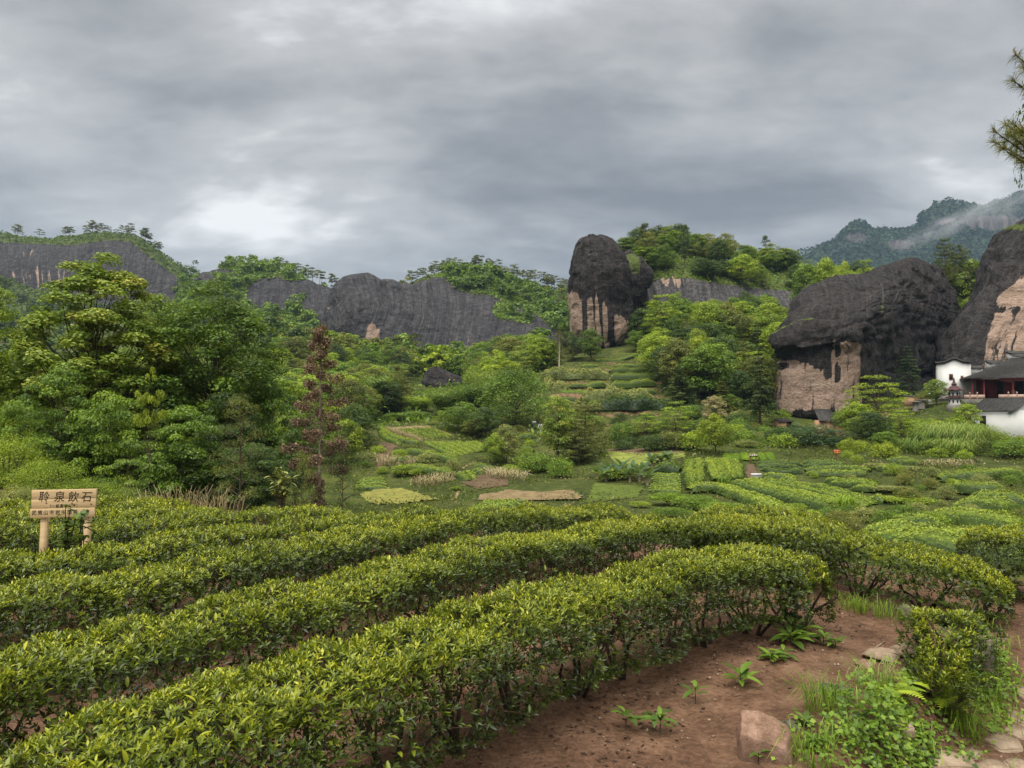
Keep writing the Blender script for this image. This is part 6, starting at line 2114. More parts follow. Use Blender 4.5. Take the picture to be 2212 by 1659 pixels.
# ------------------------------------------------------------------ temple houses, pagoda, huts
flat_mat('plaster', (0.52, 0.52, 0.50), 0.85, 0.15, 0.07, 0.6, 0.004)
flat_mat('tile', (0.085, 0.08, 0.078), 0.9, 0.15, 0.5, 2.5, 0.02)
flat_mat('tile_dark', (0.045, 0.043, 0.04), 0.9, 0.15, 0.4, 2.5, 0.02)
flat_mat('red_wood', (0.14, 0.025, 0.022), 0.7, 0.25, 0.25, 2.0)
flat_mat('dark_inside', (0.02, 0.017, 0.016), 0.9, 0.1, 0.2, 2.0)
flat_mat('stone_grey', (0.20, 0.185, 0.165), 0.9, 0.15, 0.3, 2.0, 0.02)
flat_mat('stone_pink', (0.36, 0.25, 0.20), 0.9, 0.15, 0.2, 2.0, 0.02)
flat_mat('brick_grey', (0.30, 0.27, 0.24), 0.9, 0.15, 0.25, 3.0, 0.02)
flat_mat('maroon_tile', (0.07, 0.028, 0.03), 0.7, 0.25, 0.3, 4.0, 0.01)
flat_mat('earth_wall', (0.38, 0.23, 0.14), 0.95, 0.1, 0.2, 1.2, 0.02)
flat_mat('paper', (0.75, 0.72, 0.68), 0.8, 0.1, 0.05, 4.0)
flat_mat('sign_red', (0.28, 0.02, 0.02), 0.6, 0.3, 0.1, 3.0)
flat_mat('sign_brown', (0.14, 0.07, 0.035), 0.7, 0.2, 0.2, 3.0)
flat_mat('sign_white', (0.62, 0.68, 0.70), 0.6, 0.2, 0.06, 3.0)
flat_mat('gold', (0.65, 0.42, 0.06), 0.6, 0.3, 0.1, 3.0)
flat_mat('metal', (0.3, 0.3, 0.3), 0.5, 0.4, 0.1, 3.0)
flat_mat('skin', (0.5, 0.3, 0.22), 0.6, 0.2, 0.05, 3.0)
flat_mat('cloth_red', (0.5, 0.10, 0.12), 0.8, 0.2, 0.1, 3.0)
flat_mat('cloth_white', (0.42, 0.42, 0.42), 0.8, 0.2, 0.05, 3.0)
flat_mat('cloth_dark', (0.05, 0.05, 0.07), 0.8, 0.2, 0.1, 3.0)


def roof_plane(parent, e0, e1, r1, r0, ribs=40, name='roof', th=0.12, rib_r=0.055, sag=0.12, mat='tile'):
    """tiled slope: eave e0-e1, ridge r0-r1; the tile ribs run up the slope"""
    e0, e1, r1, r0 = [np.array(p, float) for p in (e0, e1, r1, r0)]
    n = unit(np.cross(e1 - e0, r0 - e0))
    if n[2] < 0:
        n = -n
    k = 7
    V = []
    for off in (0, -th):
        for i in range(k):
            t = i / (k - 1)
            dz = np.array([0, 0, -sag * math.sin(math.pi * t)])
            V += [e0 * (1 - t) + r0 * t + n * off + dz, e1 * (1 - t) + r1 * t + n * off + dz]
    f = []
    for i in range(k - 1):
        a = 2 * i
        f.append([a, a + 1, a + 3, a + 2])
        b = 2 * k + 2 * i
        f.append([b, b + 2, b + 3, b + 1])
        f.append([a, a + 2, b + 2, b])
        f.append([a + 1, b + 1, b + 3, a + 3])
    f.append([0, 2 * k, 2 * k + 1, 1])
    f.append([2 * k - 2, 2 * k - 1, 4 * k - 1, 4 * k - 2])
    ro = MB().add(V, np.array(f)).build(name, MATS[mat], parent)
    g = np.random.default_rng(ribs)
    mb = MB()
    for i in range(ribs):
        u = (i + 0.5) / ribs
        pts = []
        for j in range(6):
            t = j / 5 * 0.99
            p = (e0 * (1 - t) + r0 * t) * (1 - u) + (e1 * (1 - t) + r1 * t) * u
            pts.append(p + n * (0.03 + g.normal() * 0.012) + np.array([0, 0, -sag * math.sin(math.pi * t)]))
        mb.tube(pts, rib_r, 5)
    o = mb.build('tile_rows', MATS['tile_dark'], ro)
    o['kind'] = 'stuff'
    return ro


def wall_quad(a, b, z0, z1, th, mb=None):
    """upright wall from a to b (xy)"""
    a, b = np.array(a, float), np.array(b, float)
    d = unit(b - a)
    nrm = np.array([-d[1], d[0]]) * th
    v = []
    for z in (z0, z1):
        for p in (a, b, b + nrm, a + nrm):
            v.append([p[0], p[1], z])
    return (mb or MB()).add(v, [[0, 3, 2, 1], [4, 5, 6, 7], [0, 1, 5, 4], [1, 2, 6, 5], [2, 3, 7, 6], [3, 0, 4, 7]])


def coping(parent, a, b, z, w=0.55, h=0.28, name='coping', horn=0.3):
    """tiled wall coping with upturned ends"""
    a, b = np.array(a, float), np.array(b, float)
    d = unit(b - a)
    n = np.array([-d[1], d[0]])
    L = np.linalg.norm(b - a)
    m = 11
    V, f = [], []
    for i in range(m):
        t = i / (m - 1)
        e = horn * (abs(2 * t - 1) ** 4)
        p = a + d * L * t
        for s, zz in ((-w / 2, 0), (-w / 2, 0.06), (0, h), (w / 2, 0.06), (w / 2, 0)):
            q = p + n * s
            V.append([q[0], q[1], z + zz + e])
    for i in range(m - 1):
        for j in range(5):
            k = (j + 1) % 5
            f.append([i * 5 + j, i * 5 + k, (i + 1) * 5 + k, (i + 1) * 5 + j])
    mb = MB().add(V, [np.array(f), np.array([[4, 3, 2, 1, 0]]), np.array([[(m - 1) * 5 + q for q in range(5)]])])
    return mb.build(name, MATS['tile_dark'], parent)


def E_(x, y, D):
    return at(*ZE(x, y), D)


def temple():
    # gabled white house
    D = 106.0
    x0, x1 = E_(1635, 1045, D)[0], E_(1855, 1045, D)[0]
    z0, ze, za = 3.0, E_(1635, 800, D)[2], E_(1735, 773, D)[2]
    r = thing('white_house', 'white two storey house with curved tiled gable under the cliff', 'house', (x0, D, z0 + 0.8))
    o_ = np.array([x0, D, z0 + 0.8])
    xm = E_(1738, 773, D)[0]
    prof = [(x0, ze), ((x0 + xm) / 2 - 0.15, ze + 0.12), (xm - 0.35, za - 0.05), (xm, za), (xm + 0.35, za - 0.05), ((xm + x1) / 2 + 0.1, ze + 0.12), (x1, ze)]
    V, f = [], []
    for yy in (D, D + 7):
        V += [[x0, yy, z0], [x1, yy, z0]] + [[a, yy, b] for a, b in prof[::-1]]
    m = len(prof) + 2
    f = [[i, (i + 1) % m, m + (i + 1) % m, m + i] for i in range(m)]
    mb = MB().add(np.array(V) - o_, [np.array(f), np.arange(m)[None, ::-1], (np.arange(m) + m)[None]])
    mb.build('wall', MATS['plaster'], r)
    # roof following the gable curve
    V, f = [], []
    pr = [(x0 - 0.35, ze + 0.12)] + [(a, b + 0.04) for a, b in prof] + [(x1 + 0.1, ze + 0.04)]
    for yy in (D - 0.25, D + 7.2):
        for q in (0, 0.30):
            V += [[a, yy, b + q] for a, b in pr]
    k = len(pr)
    for i in range(k - 1):
        f += [[i, i + 1, k + i + 1, k + i], [2 * k + i, 3 * k + i, 3 * k + i + 1, 2 * k + i + 1], [k + i, k + i + 1, 3 * k + i + 1, 3 * k + i], [i, 2 * k + i, 2 * k + i + 1, i + 1]]
    MB().add(np.array(V) - o_, np.array(f)).build('roof', MATS['tile_dark'], r)
    for wx0, wx1, wy0, wy1 in ((1709, 1729, 869, 903), (1786, 1797, 883, 903)):
        a, b = E_(wx0, wy1, D), E_(wx1, wy0, D)
        c = (a + b) / 2 - o_
        w = MB().box((c[0], -0.02, c[2]), (b[0] - a[0] + 0.16, 0.1, b[2] - a[2] + 0.16)).build('window', MATS['brick_grey'], r)
        MB().box((c[0], -0.06, c[2]), (b[0] - a[0], 0.08, b[2] - a[2])).build('pane', MATS['dark_inside'], w)
        for q in (-0.25, 0.0, 0.25):
            MB().box((c[0] + q * (b[0] - a[0]), -0.12, c[2]), (0.05, 0.05, b[2] - a[2])).build('bar', MATS['red_wood'], w)
    MB().box(((x1 - x0) / 2, -0.06, z0 + 1.6 - o_[2]), (x1 - x0 + 0.1, 0.12, 0.55)).build('plinth', MATS['stone_grey'], r)
    r.rotation_euler = (0, 0, -0.5)
    r.scale = (0.86, 1, 1)
    # stepped fire walls
    r = thing('fire_wall', 'stepped white and grey wall with tiled copings between the temple houses', 'wall', (E_(1850, 1045, 105)[0], 105, 3.8))
    o_ = np.array(r.location)
    for i, (xa, xb, yt, D2) in enumerate(((1850, 1925, 832, 105.2), (1912, 2000, 800, 107), (1985, 2115, 745, 109.5))):
        a, b = E_(xa, yt, D2), E_(xb, yt, D2)
        wall_quad((a[0] - o_[0], D2 - o_[1]), (b[0] - o_[0], D2 - o_[1]), -0.5, a[2] - 0.75 - o_[2], 1.6 if i < 2 else 2.0).build('wall', MATS['brick_grey'], r)
        wall_quad((a[0] - o_[0] - 0.02, D2 - o_[1] - 0.03), (b[0] - o_[0] + 0.02, D2 - o_[1] - 0.03), a[2] - 0.745 - o_[2], a[2] - o_[2], 1.7 if i < 2 else 2.1).build('white_band', MATS['plaster'], r)
        coping(r, (a[0] - o_[0] - 0.25, D2 - o_[1] + 0.5), (b[0] - o_[0] + 0.25, D2 - o_[1] + 0.5), a[2] - o_[2] + 0.005, 1.6, 0.5, horn=0.35)
    r.rotation_euler = (0, 0, -0.5)
    r.scale = (0.86, 1, 1)
    # main hall
    r = thing('temple_hall', 'temple hall with grey tiled hip roof, red columns and dark doorways', 'temple', (E_(1860, 1035, 103)[0], 103, 4.3))
    o_ = np.array(r.location)
    L = lambda p: np.array(p, float) - o_
    xe = E_(1862, 890, 100.5)[0]
    ze = E_(1862, 893, 100.5)[2]
    xr, zr = E_(2070, 768, 105.5)[0], E_(2070, 768, 105.5)[2]
    xw = xe + 15.5
    roof_plane(r, L((xe, 100.5, ze)), L((xw, 100.5, ze)), L((xw - 1, 105.5, zr)), L((xr, 105.5, zr)), 62, 'roof')
    roof_plane(r, L((xe + 0.05, 109, ze)), L((xe, 100.55, ze)), L((xr, 105.5, zr)), L((xr + 0.05, 106, zr)), 30, 'hip')
    roof_plane(r, L((xw, 110.5, ze)), L((xe, 110.5, ze)), L((xr, 105.6, zr)), L((xw - 1, 105.6, zr)), 10, 'rear_roof')
    coping(r, (xr - o_[0] - 0.1, 105.5 - o_[1]), (xw - o_[0] - 0.9, 105.5 - o_[1]), zr - o_[2] + 0.03, 0.5, 0.35, 'ridge', 0.25)
    fl = E_(1900, 1035, 101)[2]
    MB().box(L(((xe + xw) / 2, 105.6, fl - 1.3)), (xw - xe - 0.4, 9.4, 2.6)).build('platform', MATS['stone_grey'], r)
    yb = 104.0
    MB().box(L(((xe + xw) / 2, yb + 0.2, (fl + ze) / 2 - 0.05)), (xw - xe - 1.2, 0.3, ze - fl - 0.1)).build('red_wall', MATS['red_wood'], r)
    MB().box(L((xe + 1.45, yb - 0.1, (fl + ze) / 2 - 0.05)), (1.7, 0.22, ze - fl - 0.12)).build('grey_wall', MATS['stone_grey'], r)
    for q, wd in ((1920, 0.0),):
        a = E_(1926, 1000, yb - 0.25)
        mb = MB().box(L((a[0], yb - 0.26, fl + 0.75)), (0.52, 0.1, 1.1))
        mb.lathe([(0.0, -0.05), (0.26, -0.05), (0.26, 0.05), (0.0, 0.05)], 14)
        b = MB().box(L((a[0], yb - 0.26, fl + 0.75)), (0.52, 0.1, 1.1))
        th = np.linspace(0, math.pi, 9)
        c = L((a[0], yb - 0.26, fl + 1.3))
        V = [[c[0] + 0.26 * math.cos(t), c[1] - 0.05, c[2] + 0.26 * math.sin(t)] for t in th] + [[c[0] + 0.26 * math.cos(t), c[1] + 0.05, c[2] + 0.26 * math.sin(t)] for t in th]
        b.add(V, [np.arange(9)[None, ::-1], (np.arange(9) + 9)[None], np.array([[i, i + 1, 10 + i, 9 + i] for i in range(8)])])
        b.build('arched_window', MATS['dark_inside'], r)
    for q in (2020, 2140, 2250):
        a = E_(q, 1000, yb)
        dr = MB().box(L((a[0], yb - 0.0, fl + 1.3)), (0.95, 0.25, 2.6)).build('doorway', MATS['dark_inside'], r)
        for s in (-1, 1):
            MB().box(L((a[0] + s * 0.53, yb - 0.06, fl + 1.3)), (0.10, 0.3, 2.7)).build('door_post', MATS['red_wood'], dr)
    for i, q in enumerate((1898, 1975, 2160, 2290)):
        a = E_(q, 1000, 101.4)
        c = L((a[0], 101.4, fl))
        MB().lathe([(0.24, 0), (0.24, 0.12), (0.14, 0.2), (0.13, ze - fl + 0.05)], 12, c).build('column', MATS['red_wood'], r, True)
    MB().box(L(((xe + xw) / 2, 101.4, ze - 0.16)), (xw - xe - 0.8, 0.16, 0.2)).build('beam', MATS['red_wood'], r)
    MB().box(L((E_(2030, 905, 100.7)[0], 100.75, ze - 0.12)), (2.4, 0.1, 0.12)).build('gutter', MATS['plaster'], r)
    for q, yq, w_, h_ in ((2106, 992, 0.42, 0.62), (2200, 1000, 0.62, 0.62)):
        a = E_(q, yq, yb - 0.1)
        MB().box(L((a[0], yb - 0.02, a[2])), (w_, 0.16, h_)).build('notice', MATS['paper'], r)
    for xa, xb, yt in ((1872, 2007, 1008), (2096, 2320, 1034)):
        a, b = E_(xa, yt, 100.2), E_(xb, yt, 100.2)
        bl = MB().box(L(((a[0] + b[0]) / 2, 100.2, fl + 0.32)), (b[0] - a[0], 0.14, 0.55)).build('balustrade', MATS['stone_pink'], r)
        n = 2 if xb < 2100 else 3
        for i in range(n):
            p = a[0] + (b[0] - a[0]) * (0.28 + 0.72 * i / n)
            MB().lathe([(0.11, 0), (0.11, 0.8), (0.14, 0.84), (0.1, 0.9), (0.0, 1.02)], 8, L((p, 100.2, fl))).build('baluster', MATS['stone_pink'], bl)
    r.rotation_euler = (0, 0, -0.42)
    r.scale = (0.88, 1, 1)
    # lower house
    A, Bq, Cq = np.array([61.6, 95.3]), np.array([62.9, 89.4]), np.array([71.5, 91.3])
    Dq = A + Cq - Bq
    zt, zr, zb = 2.75, 4.35, -2.2
    r = thing('white_house', 'lower white house with a grey tiled roof at the right edge', 'house', (Bq[0], Bq[1], -0.2))
    o_ = np.array(r.location)
    mb = MB()
    V = [[*p, z] for z in (zb, zt) for p in (A, Bq, Cq, Dq)]
    mb.add(np.array(V) - o_, np.array([[0, 3, 2, 1], [4, 5, 6, 7], [0, 1, 5, 4], [1, 2, 6, 5], [2, 3, 7, 6], [3, 0, 4, 7]]))
    rid0, rid1 = A + (Dq - A) * 0.27, Bq + (Cq - Bq) * 0.27
    mb.add(np.array([[*Bq, zt], [*Cq, zt], [*(Bq + (Cq - Bq) * 0.54), zt], [*rid1, zr - 0.15]]) - o_, np.array([[0, 2, 3]]))
    mb.build('wall', MATS['plaster'], r)
    d1 = unit(Bq - A)
    d2 = unit(Cq - Bq)
    e0, e1 = A - d1 * 0.3 - d2 * 0.35, Bq + d1 * 0.35 - d2 * 0.35
    r0, r1 = rid0 - d1 * 0.3, rid1 + d1 * 0.35
    f0, f1 = A + d2 * 4.9 - d1 * 0.3, Bq + d2 * 4.9 + d1 * 0.35
    roof_plane(r, np.array([*e0, zt - 0.1]) - o_, np.array([*e1, zt - 0.1]) - o_, np.array([*r1, zr]) - o_, np.array([*r0, zr]) - o_, 26, 'roof')
    roof_plane(r, np.array([*f1, zt - 0.05]) - o_, np.array([*f0, zt - 0.05]) - o_, np.array([*r0, zr]) - o_, np.array([*r1, zr]) - o_, 26, 'rear_roof')
    c = np.array([*(A + (Bq - A) * 0.30 - d2 * 0.04), 1.45]) - o_
    MB().box(c, (0.14, 0.85, 1.25), math.atan2(d1[1], d1[0]) - math.pi / 2).build('window', MATS['dark_inside'], r)
    c = np.array([*(Bq + d2 * 4.3 - d1 * -0.05), -1.0]) - o_
    MB().box(c, (8.8, 0.16, 1.2), math.atan2(d2[1], d2[0])).build('plinth', MATS['stone_grey'], r)
    # pagoda
    D = 98.5
    b = E_(1744, 1096, D)
    r = thing('pagoda', 'small two tiered white pagoda with maroon roofs in the temple yard', 'pagoda', b)
    s = 1.0
    MB().lathe([(0.0, -0.8), (0.95, -0.8), (0.95, 0.45), (0.88, 0.5), (0, 0.5)], 8, rz=0.39).build('base', MATS['stone_grey'], r)
    lo = MB().lathe([(0.74, 0.45), (0.70, 1.45), (0, 1.45)], 8, rz=0.39).build('lower_body', MATS['plaster'], r)
    up = MB().lathe([(0.68, 1.55), (0.62, 2.55), (0, 2.55)], 8, rz=0.39).build('upper_body', MATS['plaster'], r)
    for bo, z in ((lo, 0.9), (up, 1.95)):
        for k in range(8):
            a = k * math.pi / 4 + 0.785
            MB().box((0.67 * math.cos(a), 0.67 * math.sin(a), z), (0.07, 0.17, 0.4), a).build('niche', MATS['dark_inside'], bo)

    def droof(z, r0, r1, h, nm):
        pr_ = [(r0 + 0.06, z - 0.05), (r0, z), (r0 * 0.75 + r1 * 0.25, z + 0.14 * h), ((r0 + r1) / 2, z + 0.42 * h), (r1, z + h), (0.0, z + h)]
        n, vv = 24, []
        for i, (rr, zz) in enumerate(pr_):
            for j in range(n):
                a = j * 2 * math.pi / n
                cn = abs(math.cos(a * 4 + 1.57 + 1.57)) ** 6 if i < 3 else 0
                k = 1 + 0.10 * cn * (1 if i < 2 else 0.4)
                vv.append([rr * k * math.cos(a), rr * k * math.sin(a), zz + (0.13 * cn if i < 2 else 0.0)])
        f = [[i * n + j, i * n + (j + 1) % n, (i + 1) * n + (j + 1) % n, (i + 1) * n + j] for i in range(len(pr_) - 1) for j in range(n)]
        ro = MB().add(vv, [np.array(f), np.arange(n)[None, ::-1]]).build(nm, MATS['maroon_tile'], r)
    droof(1.45, 1.0, 0.66, 0.28, 'lower_roof')
    droof(2.5, 1.12, 0.2, 0.75, 'upper_roof')
    MB().lathe([(0.18, 3.2), (0.42, 3.32), (0.3, 3.42), (0.16, 3.5), (0.2, 3.62), (0.1, 3.75), (0.12, 3.9), (0.02, 4.25)], 10).build('finial', MATS['maroon_tile'], r, True)
    # yard furniture and low wall
    b = E_(1478, 1086, 100)
    r = thing('stone_table', 'dark stone table left of the pagoda at the edge of the yard', 'table', b)
    MB().lathe([(0, 0.62), (0.75, 0.62), (0.75, 0.74), (0, 0.74)], 12).build('table_top', MATS['stone_grey'], r)
    MB().lathe([(0.4, -0.6), (0.28, 0.3), (0.36, 0.62)], 10).build('pedestal', MATS['stone_grey'], r)
    b = E_(1520, 1074, 102.5)
    r = thing('stone_table', 'second stone table nearer the white flowered shrub', 'table', b)
    MB().lathe([(0, 0.62), (0.75, 0.62), (0.75, 0.74), (0, 0.74)], 12).build('table_top', MATS['stone_grey'], r)
    MB().lathe([(0.5, -0.6), (0.42, 0.3), (0.5, 0.62)], 10).build('pedestal', MATS['stone_grey'], r)
    b = E_(1582, 1075, 102)
    r = thing('stone_stool', 'low stone seat left of the white flowered shrub', 'seat', b)
    MB().box((0, 0, 0.2), (0.8, 0.4, 0.12)).build('seat', MATS['stone_grey'], r)
    MB().box((0, 0.15, 0.5), (0.5, 0.12, 0.6)).build('back', MATS['stone_grey'], r)
    a, b = E_(1405, 1045, 104), E_(1545, 1045, 104)
    r = thing('yard_wall', 'low earth coloured wall with tiled top behind the stone tables', 'wall', (a[0], 104, a[2]))
    wall_quad((0, 0), (b[0] - a[0], 0), -0.8, 0.55, 0.35).build('wall', MATS['earth_wall'], r)
    coping(r, (-0.1, 0.17), (b[0] - a[0] + 0.1, 0.17), 0.56, 0.6, 0.22, horn=0.02)
    # huts under the domed rock
    for xa, xb, yt, yb_, D, roof, lb in ((562, 645, 1183, 1240, 101.5, False, 'small earth walled hut with dark doorway under the left of the domed rock'),
                                         (840, 945, 1178, 1275, 100.5, True, 'earth walled hut with small tiled roof under the domed rock'),
                                         (948, 1010, 1205, 1275, 99.0, False, 'earth wall right of the tiled hut under the domed rock')):
        D = min(float(hit(*ZE((xa + xb) / 2, yb_ - 4))[1]), 103.0)
        a, b = E_(xa, yb_, D), E_(xb, yt, D)
        r = thing('earth_hut', lb, 'hut', (a[0], D, a[2]))
        w_, h_ = b[0] - a[0], b[2] - a[2]
        wall_quad((0, 0), (w_, 0), -1.0, h_, 2.0).build('wall', MATS['earth_wall'], r)
        if xa == 562:
            MB().box((w_ * 0.75, -0.03, h_ * 0.35), (w_ * 0.36, 0.1, h_ * 1.1)).build('doorway', MATS['dark_inside'], r)
        if roof:
            roof_plane(r, (-0.3, -0.4, h_ - 0.05), (w_ + 0.3, -0.4, h_ - 0.05), (w_ + 0.1, 2.2, h_ + 1.5), (0.2, 2.2, h_ + 1.5), 14, 'roof')
        else:
            roof_plane(r, (-0.2, -0.3, h_ + 0.02), (w_ + 0.2, -0.3, h_ + 0.02), (w_ + 0.2, 2.0, h_ + 0.35), (-0.2, 2.0, h_ + 0.35), 10, 'roof', mat='tile')


temple()


# ------------------------------------------------------------------ signs
def text_mesh(body, size, mat, name, parent, loc, extrude=0.001, shear=0.0, space=1.0, off=0.0):
    cu = bpy.data.curves.new('lettering', 'FONT')
    cu.body = body
    cu.size = size
    cu.extrude = extrude
    cu.shear = shear
    cu.space_character = space
    cu.offset = off
    cu.align_x = 'CENTER'
    cu.align_y = 'CENTER'
    o = bpy.data.objects.new('lettering', cu)
    COL.objects.link(o)
    bpy.context.view_layer.update()
    me = bpy.data.meshes.new_from_object(o)
    bpy.data.objects.remove(o)
    me.materials.clear()
    me.materials.append(MATS[mat])
    t = obj(name, me, None, parent)
    t.location = loc
    t.rotation_euler = (math.pi / 2, 0, 0)
    return t


def wood_mat(name, col, rough=0.7):
    m, nt, ln, out = new_mat(name)
    b = principled(nt, ln, out, rough, 0.25)
    tc = nt.new('ShaderNodeTexCoord')
    mp = nt.new('ShaderNodeMapping')
    mp.inputs['Scale'].default_value = (1.2, 9, 26)
    ln.new(tc.outputs['Object'], mp.inputs[0])
    n = noise_tex(nt, ln, 2.0, 5, 0.6, mp.outputs[0], 0.6)
    ln.new(ramp(nt, ln, n, [(0.3, tuple(c * 0.72 for c in col)), (0.55, col), (0.75, tuple(min(1, c * 1.18) for c in col))]), b.inputs['Base Color'])
    bump(nt, ln, b, n, 0.3, 0.003)
    return m


wood_mat('pine_board', (0.50, 0.36, 0.19))
flat_mat('ink', (0.025, 0.018, 0.015), 0.7, 0.2, 0.2, 20)
flat_mat('knot', (0.22, 0.12, 0.06), 0.8, 0.2, 0.3, 20)


def wooden_sign():
    D = 8.25
    zs = lambda x, y: at((40 + x / 9.217) * 0.8848, (1160 + y / 9.217) * 0.8848, D)
    c = zs(1080, 640)
    gz = float(terrain(np.array([c[0]]), np.array([D]))[0])
    r = thing('wooden_sign', 'pale wooden sign board on two posts with black brush characters', 'sign', (c[0], D, gz))
    o_ = np.array(r.location)
    tl = math.radians(1.2)
    for i, (xa, xb, y0, y1) in enumerate(((358, 1812, 322, 527), (350, 1800, 533, 728), (330, 1782, 740, 945))):
        a, b = zs(xa, (y0 + y1) / 2), zs(xb, (y0 + y1) / 2)
        h = zs(0, y0)[2] - zs(0, y1)[2]
        m = MB().box((0, 0, 0), (b[0] - a[0], 0.026 if i < 2 else 0.032, h)).build('board', MATS['pine_board'], r)
        m.location = ((a[0] + b[0]) / 2 - o_[0], -0.004 * (i == 2), a[2] - o_[2])
        m.rotation_euler = (0, -tl, 0)
        bv = m.modifiers.new('bevel', 'BEVEL')
        bv.width = 0.003
        bv.segments = 2
    for xa, y0 in ((575, 1600), (1540, 1600)):
        a = zs(xa, 940)
        p = MB().box((0, 0, 0), (0.072, 0.05, 1.15)).build('post', MATS['pine_board'], r)
        p.location = (a[0] - o_[0], 0.045, a[2] - o_[2] - 0.38)
        p.rotation_euler = (0, math.radians(1.0), 0)
    for ch, x in zip('聆泉飲石', (632, 980, 1292, 1590)):
        p = zs(x, 490)
        t = text_mesh(ch, 0.128, 'ink', 'lettering', r, (p[0] - o_[0], -0.0145, p[2] - o_[2] - 0.004), 0.001, 0.12)
    for body, x, y, s, yy in (('（一級園鳴山坪）', 1080, 690, 0.040, -0.0145), ('武夷山市岩中御茶　會', 1020, 835, 0.058, -0.0215)):
        p = zs(x, y)
        t = text_mesh(body, s, 'ink', 'lettering', r, (p[0] - o_[0], yy, p[2] - o_[2]), 0.001, 0.05, 1.35)
        t.rotation_euler = (math.pi / 2, -tl, 0)
    for x, y in ((690, 625), (1268, 632), (1700, 648)):
        p = zs(x, y)
        MB().lathe([(0.011, -0.001), (0.011, 0.001), (0, 0.001)], 10).build('knot', MATS['knot'], r).location = (p[0] - o_[0], -0.0140, p[2] - o_[2])
        bpy.context.scene.collection.objects[-1].rotation_euler = (math.pi / 2, 0, 0)


wooden_sign()


def small_sign(px0, px1, py0, py1, D, mat, label, posts, text=None, tmat='gold', ts=0.2):
    D = float(hit((px0 + px1) / 2, D)[1])          # D: pixel row where the posts meet the ground
    a, b = at(px0, py1, D), at(px1, py0, D)
    c = (a + b) / 2
    gz = float(terrain(np.array([c[0]]), np.array([D]), False)[0])
    r = thing('sign_board', label, 'sign', (c[0], D, gz))
    w_, h_ = b[0] - a[0], b[2] - a[2]
    MB().box((0, 0, c[2] - gz), (w_, 0.06, h_)).build('board', MATS[mat], r)
    for q in posts:
        MB().box((q * w_, 0.08, (c[2] - gz) / 2 - 0.2), (0.09, 0.09, c[2] - gz + 0.4)).build('post', MATS['sign_brown' if mat != 'sign_white' else 'metal'], r)
    for i, (t, dz) in enumerate(text or []):
        mb = MB()                                   # too small in the picture to read: only its strokes
        for q in range(t):
            mb.box(((q - (t - 1) / 2) * ts * 1.05, -0.034, c[2] - gz + dz * h_), (ts * 0.75, 0.012, ts * (0.35 + 0.3 * (q * 7 % 3) / 2)))
        mb.build('lettering', MATS[tmat], r)


small_sign(*[ZB(1068, 488)[0], ZB(1110, 488)[0]], ZB(0, 487)[1], ZB(0, 513)[1], 997, 'sign_red', 'red sign board with yellow characters beside the big round bush', (0.0,), [(4, 0.2), (4, -0.22)], 'gold', 0.16)
small_sign(ZB(566, 0)[0], ZB(612, 0)[0], ZB(0, 511)[1], ZB(0, 528)[1], 1001, 'sign_brown', 'brown sign board on two posts above the upright tea rows', (-0.35, 0.35), [(4, 0.0)], 'paper', 0.2)
small_sign(ZA(1169, 0)[0], ZA(1194, 0)[0], ZA(0, 463)[1], ZA(0, 478)[1], 928, 'sign_white', 'white board sign on a thin post beside the large round tree', (0.0,))
b = hit(*ZB(606, 662))
r = thing('white_plaque', 'small white plaque lying by the dirt track above the fan plot', 'plaque', b)
MB().box((0, 0, 0.35), (0.9, 0.12, 0.22)).build('face', MATS['plaster'], r)
MB().box((0, 0.05, 0.05), (0.9, 0.2, 0.4)).build('foot', MATS['stone_grey'], r)


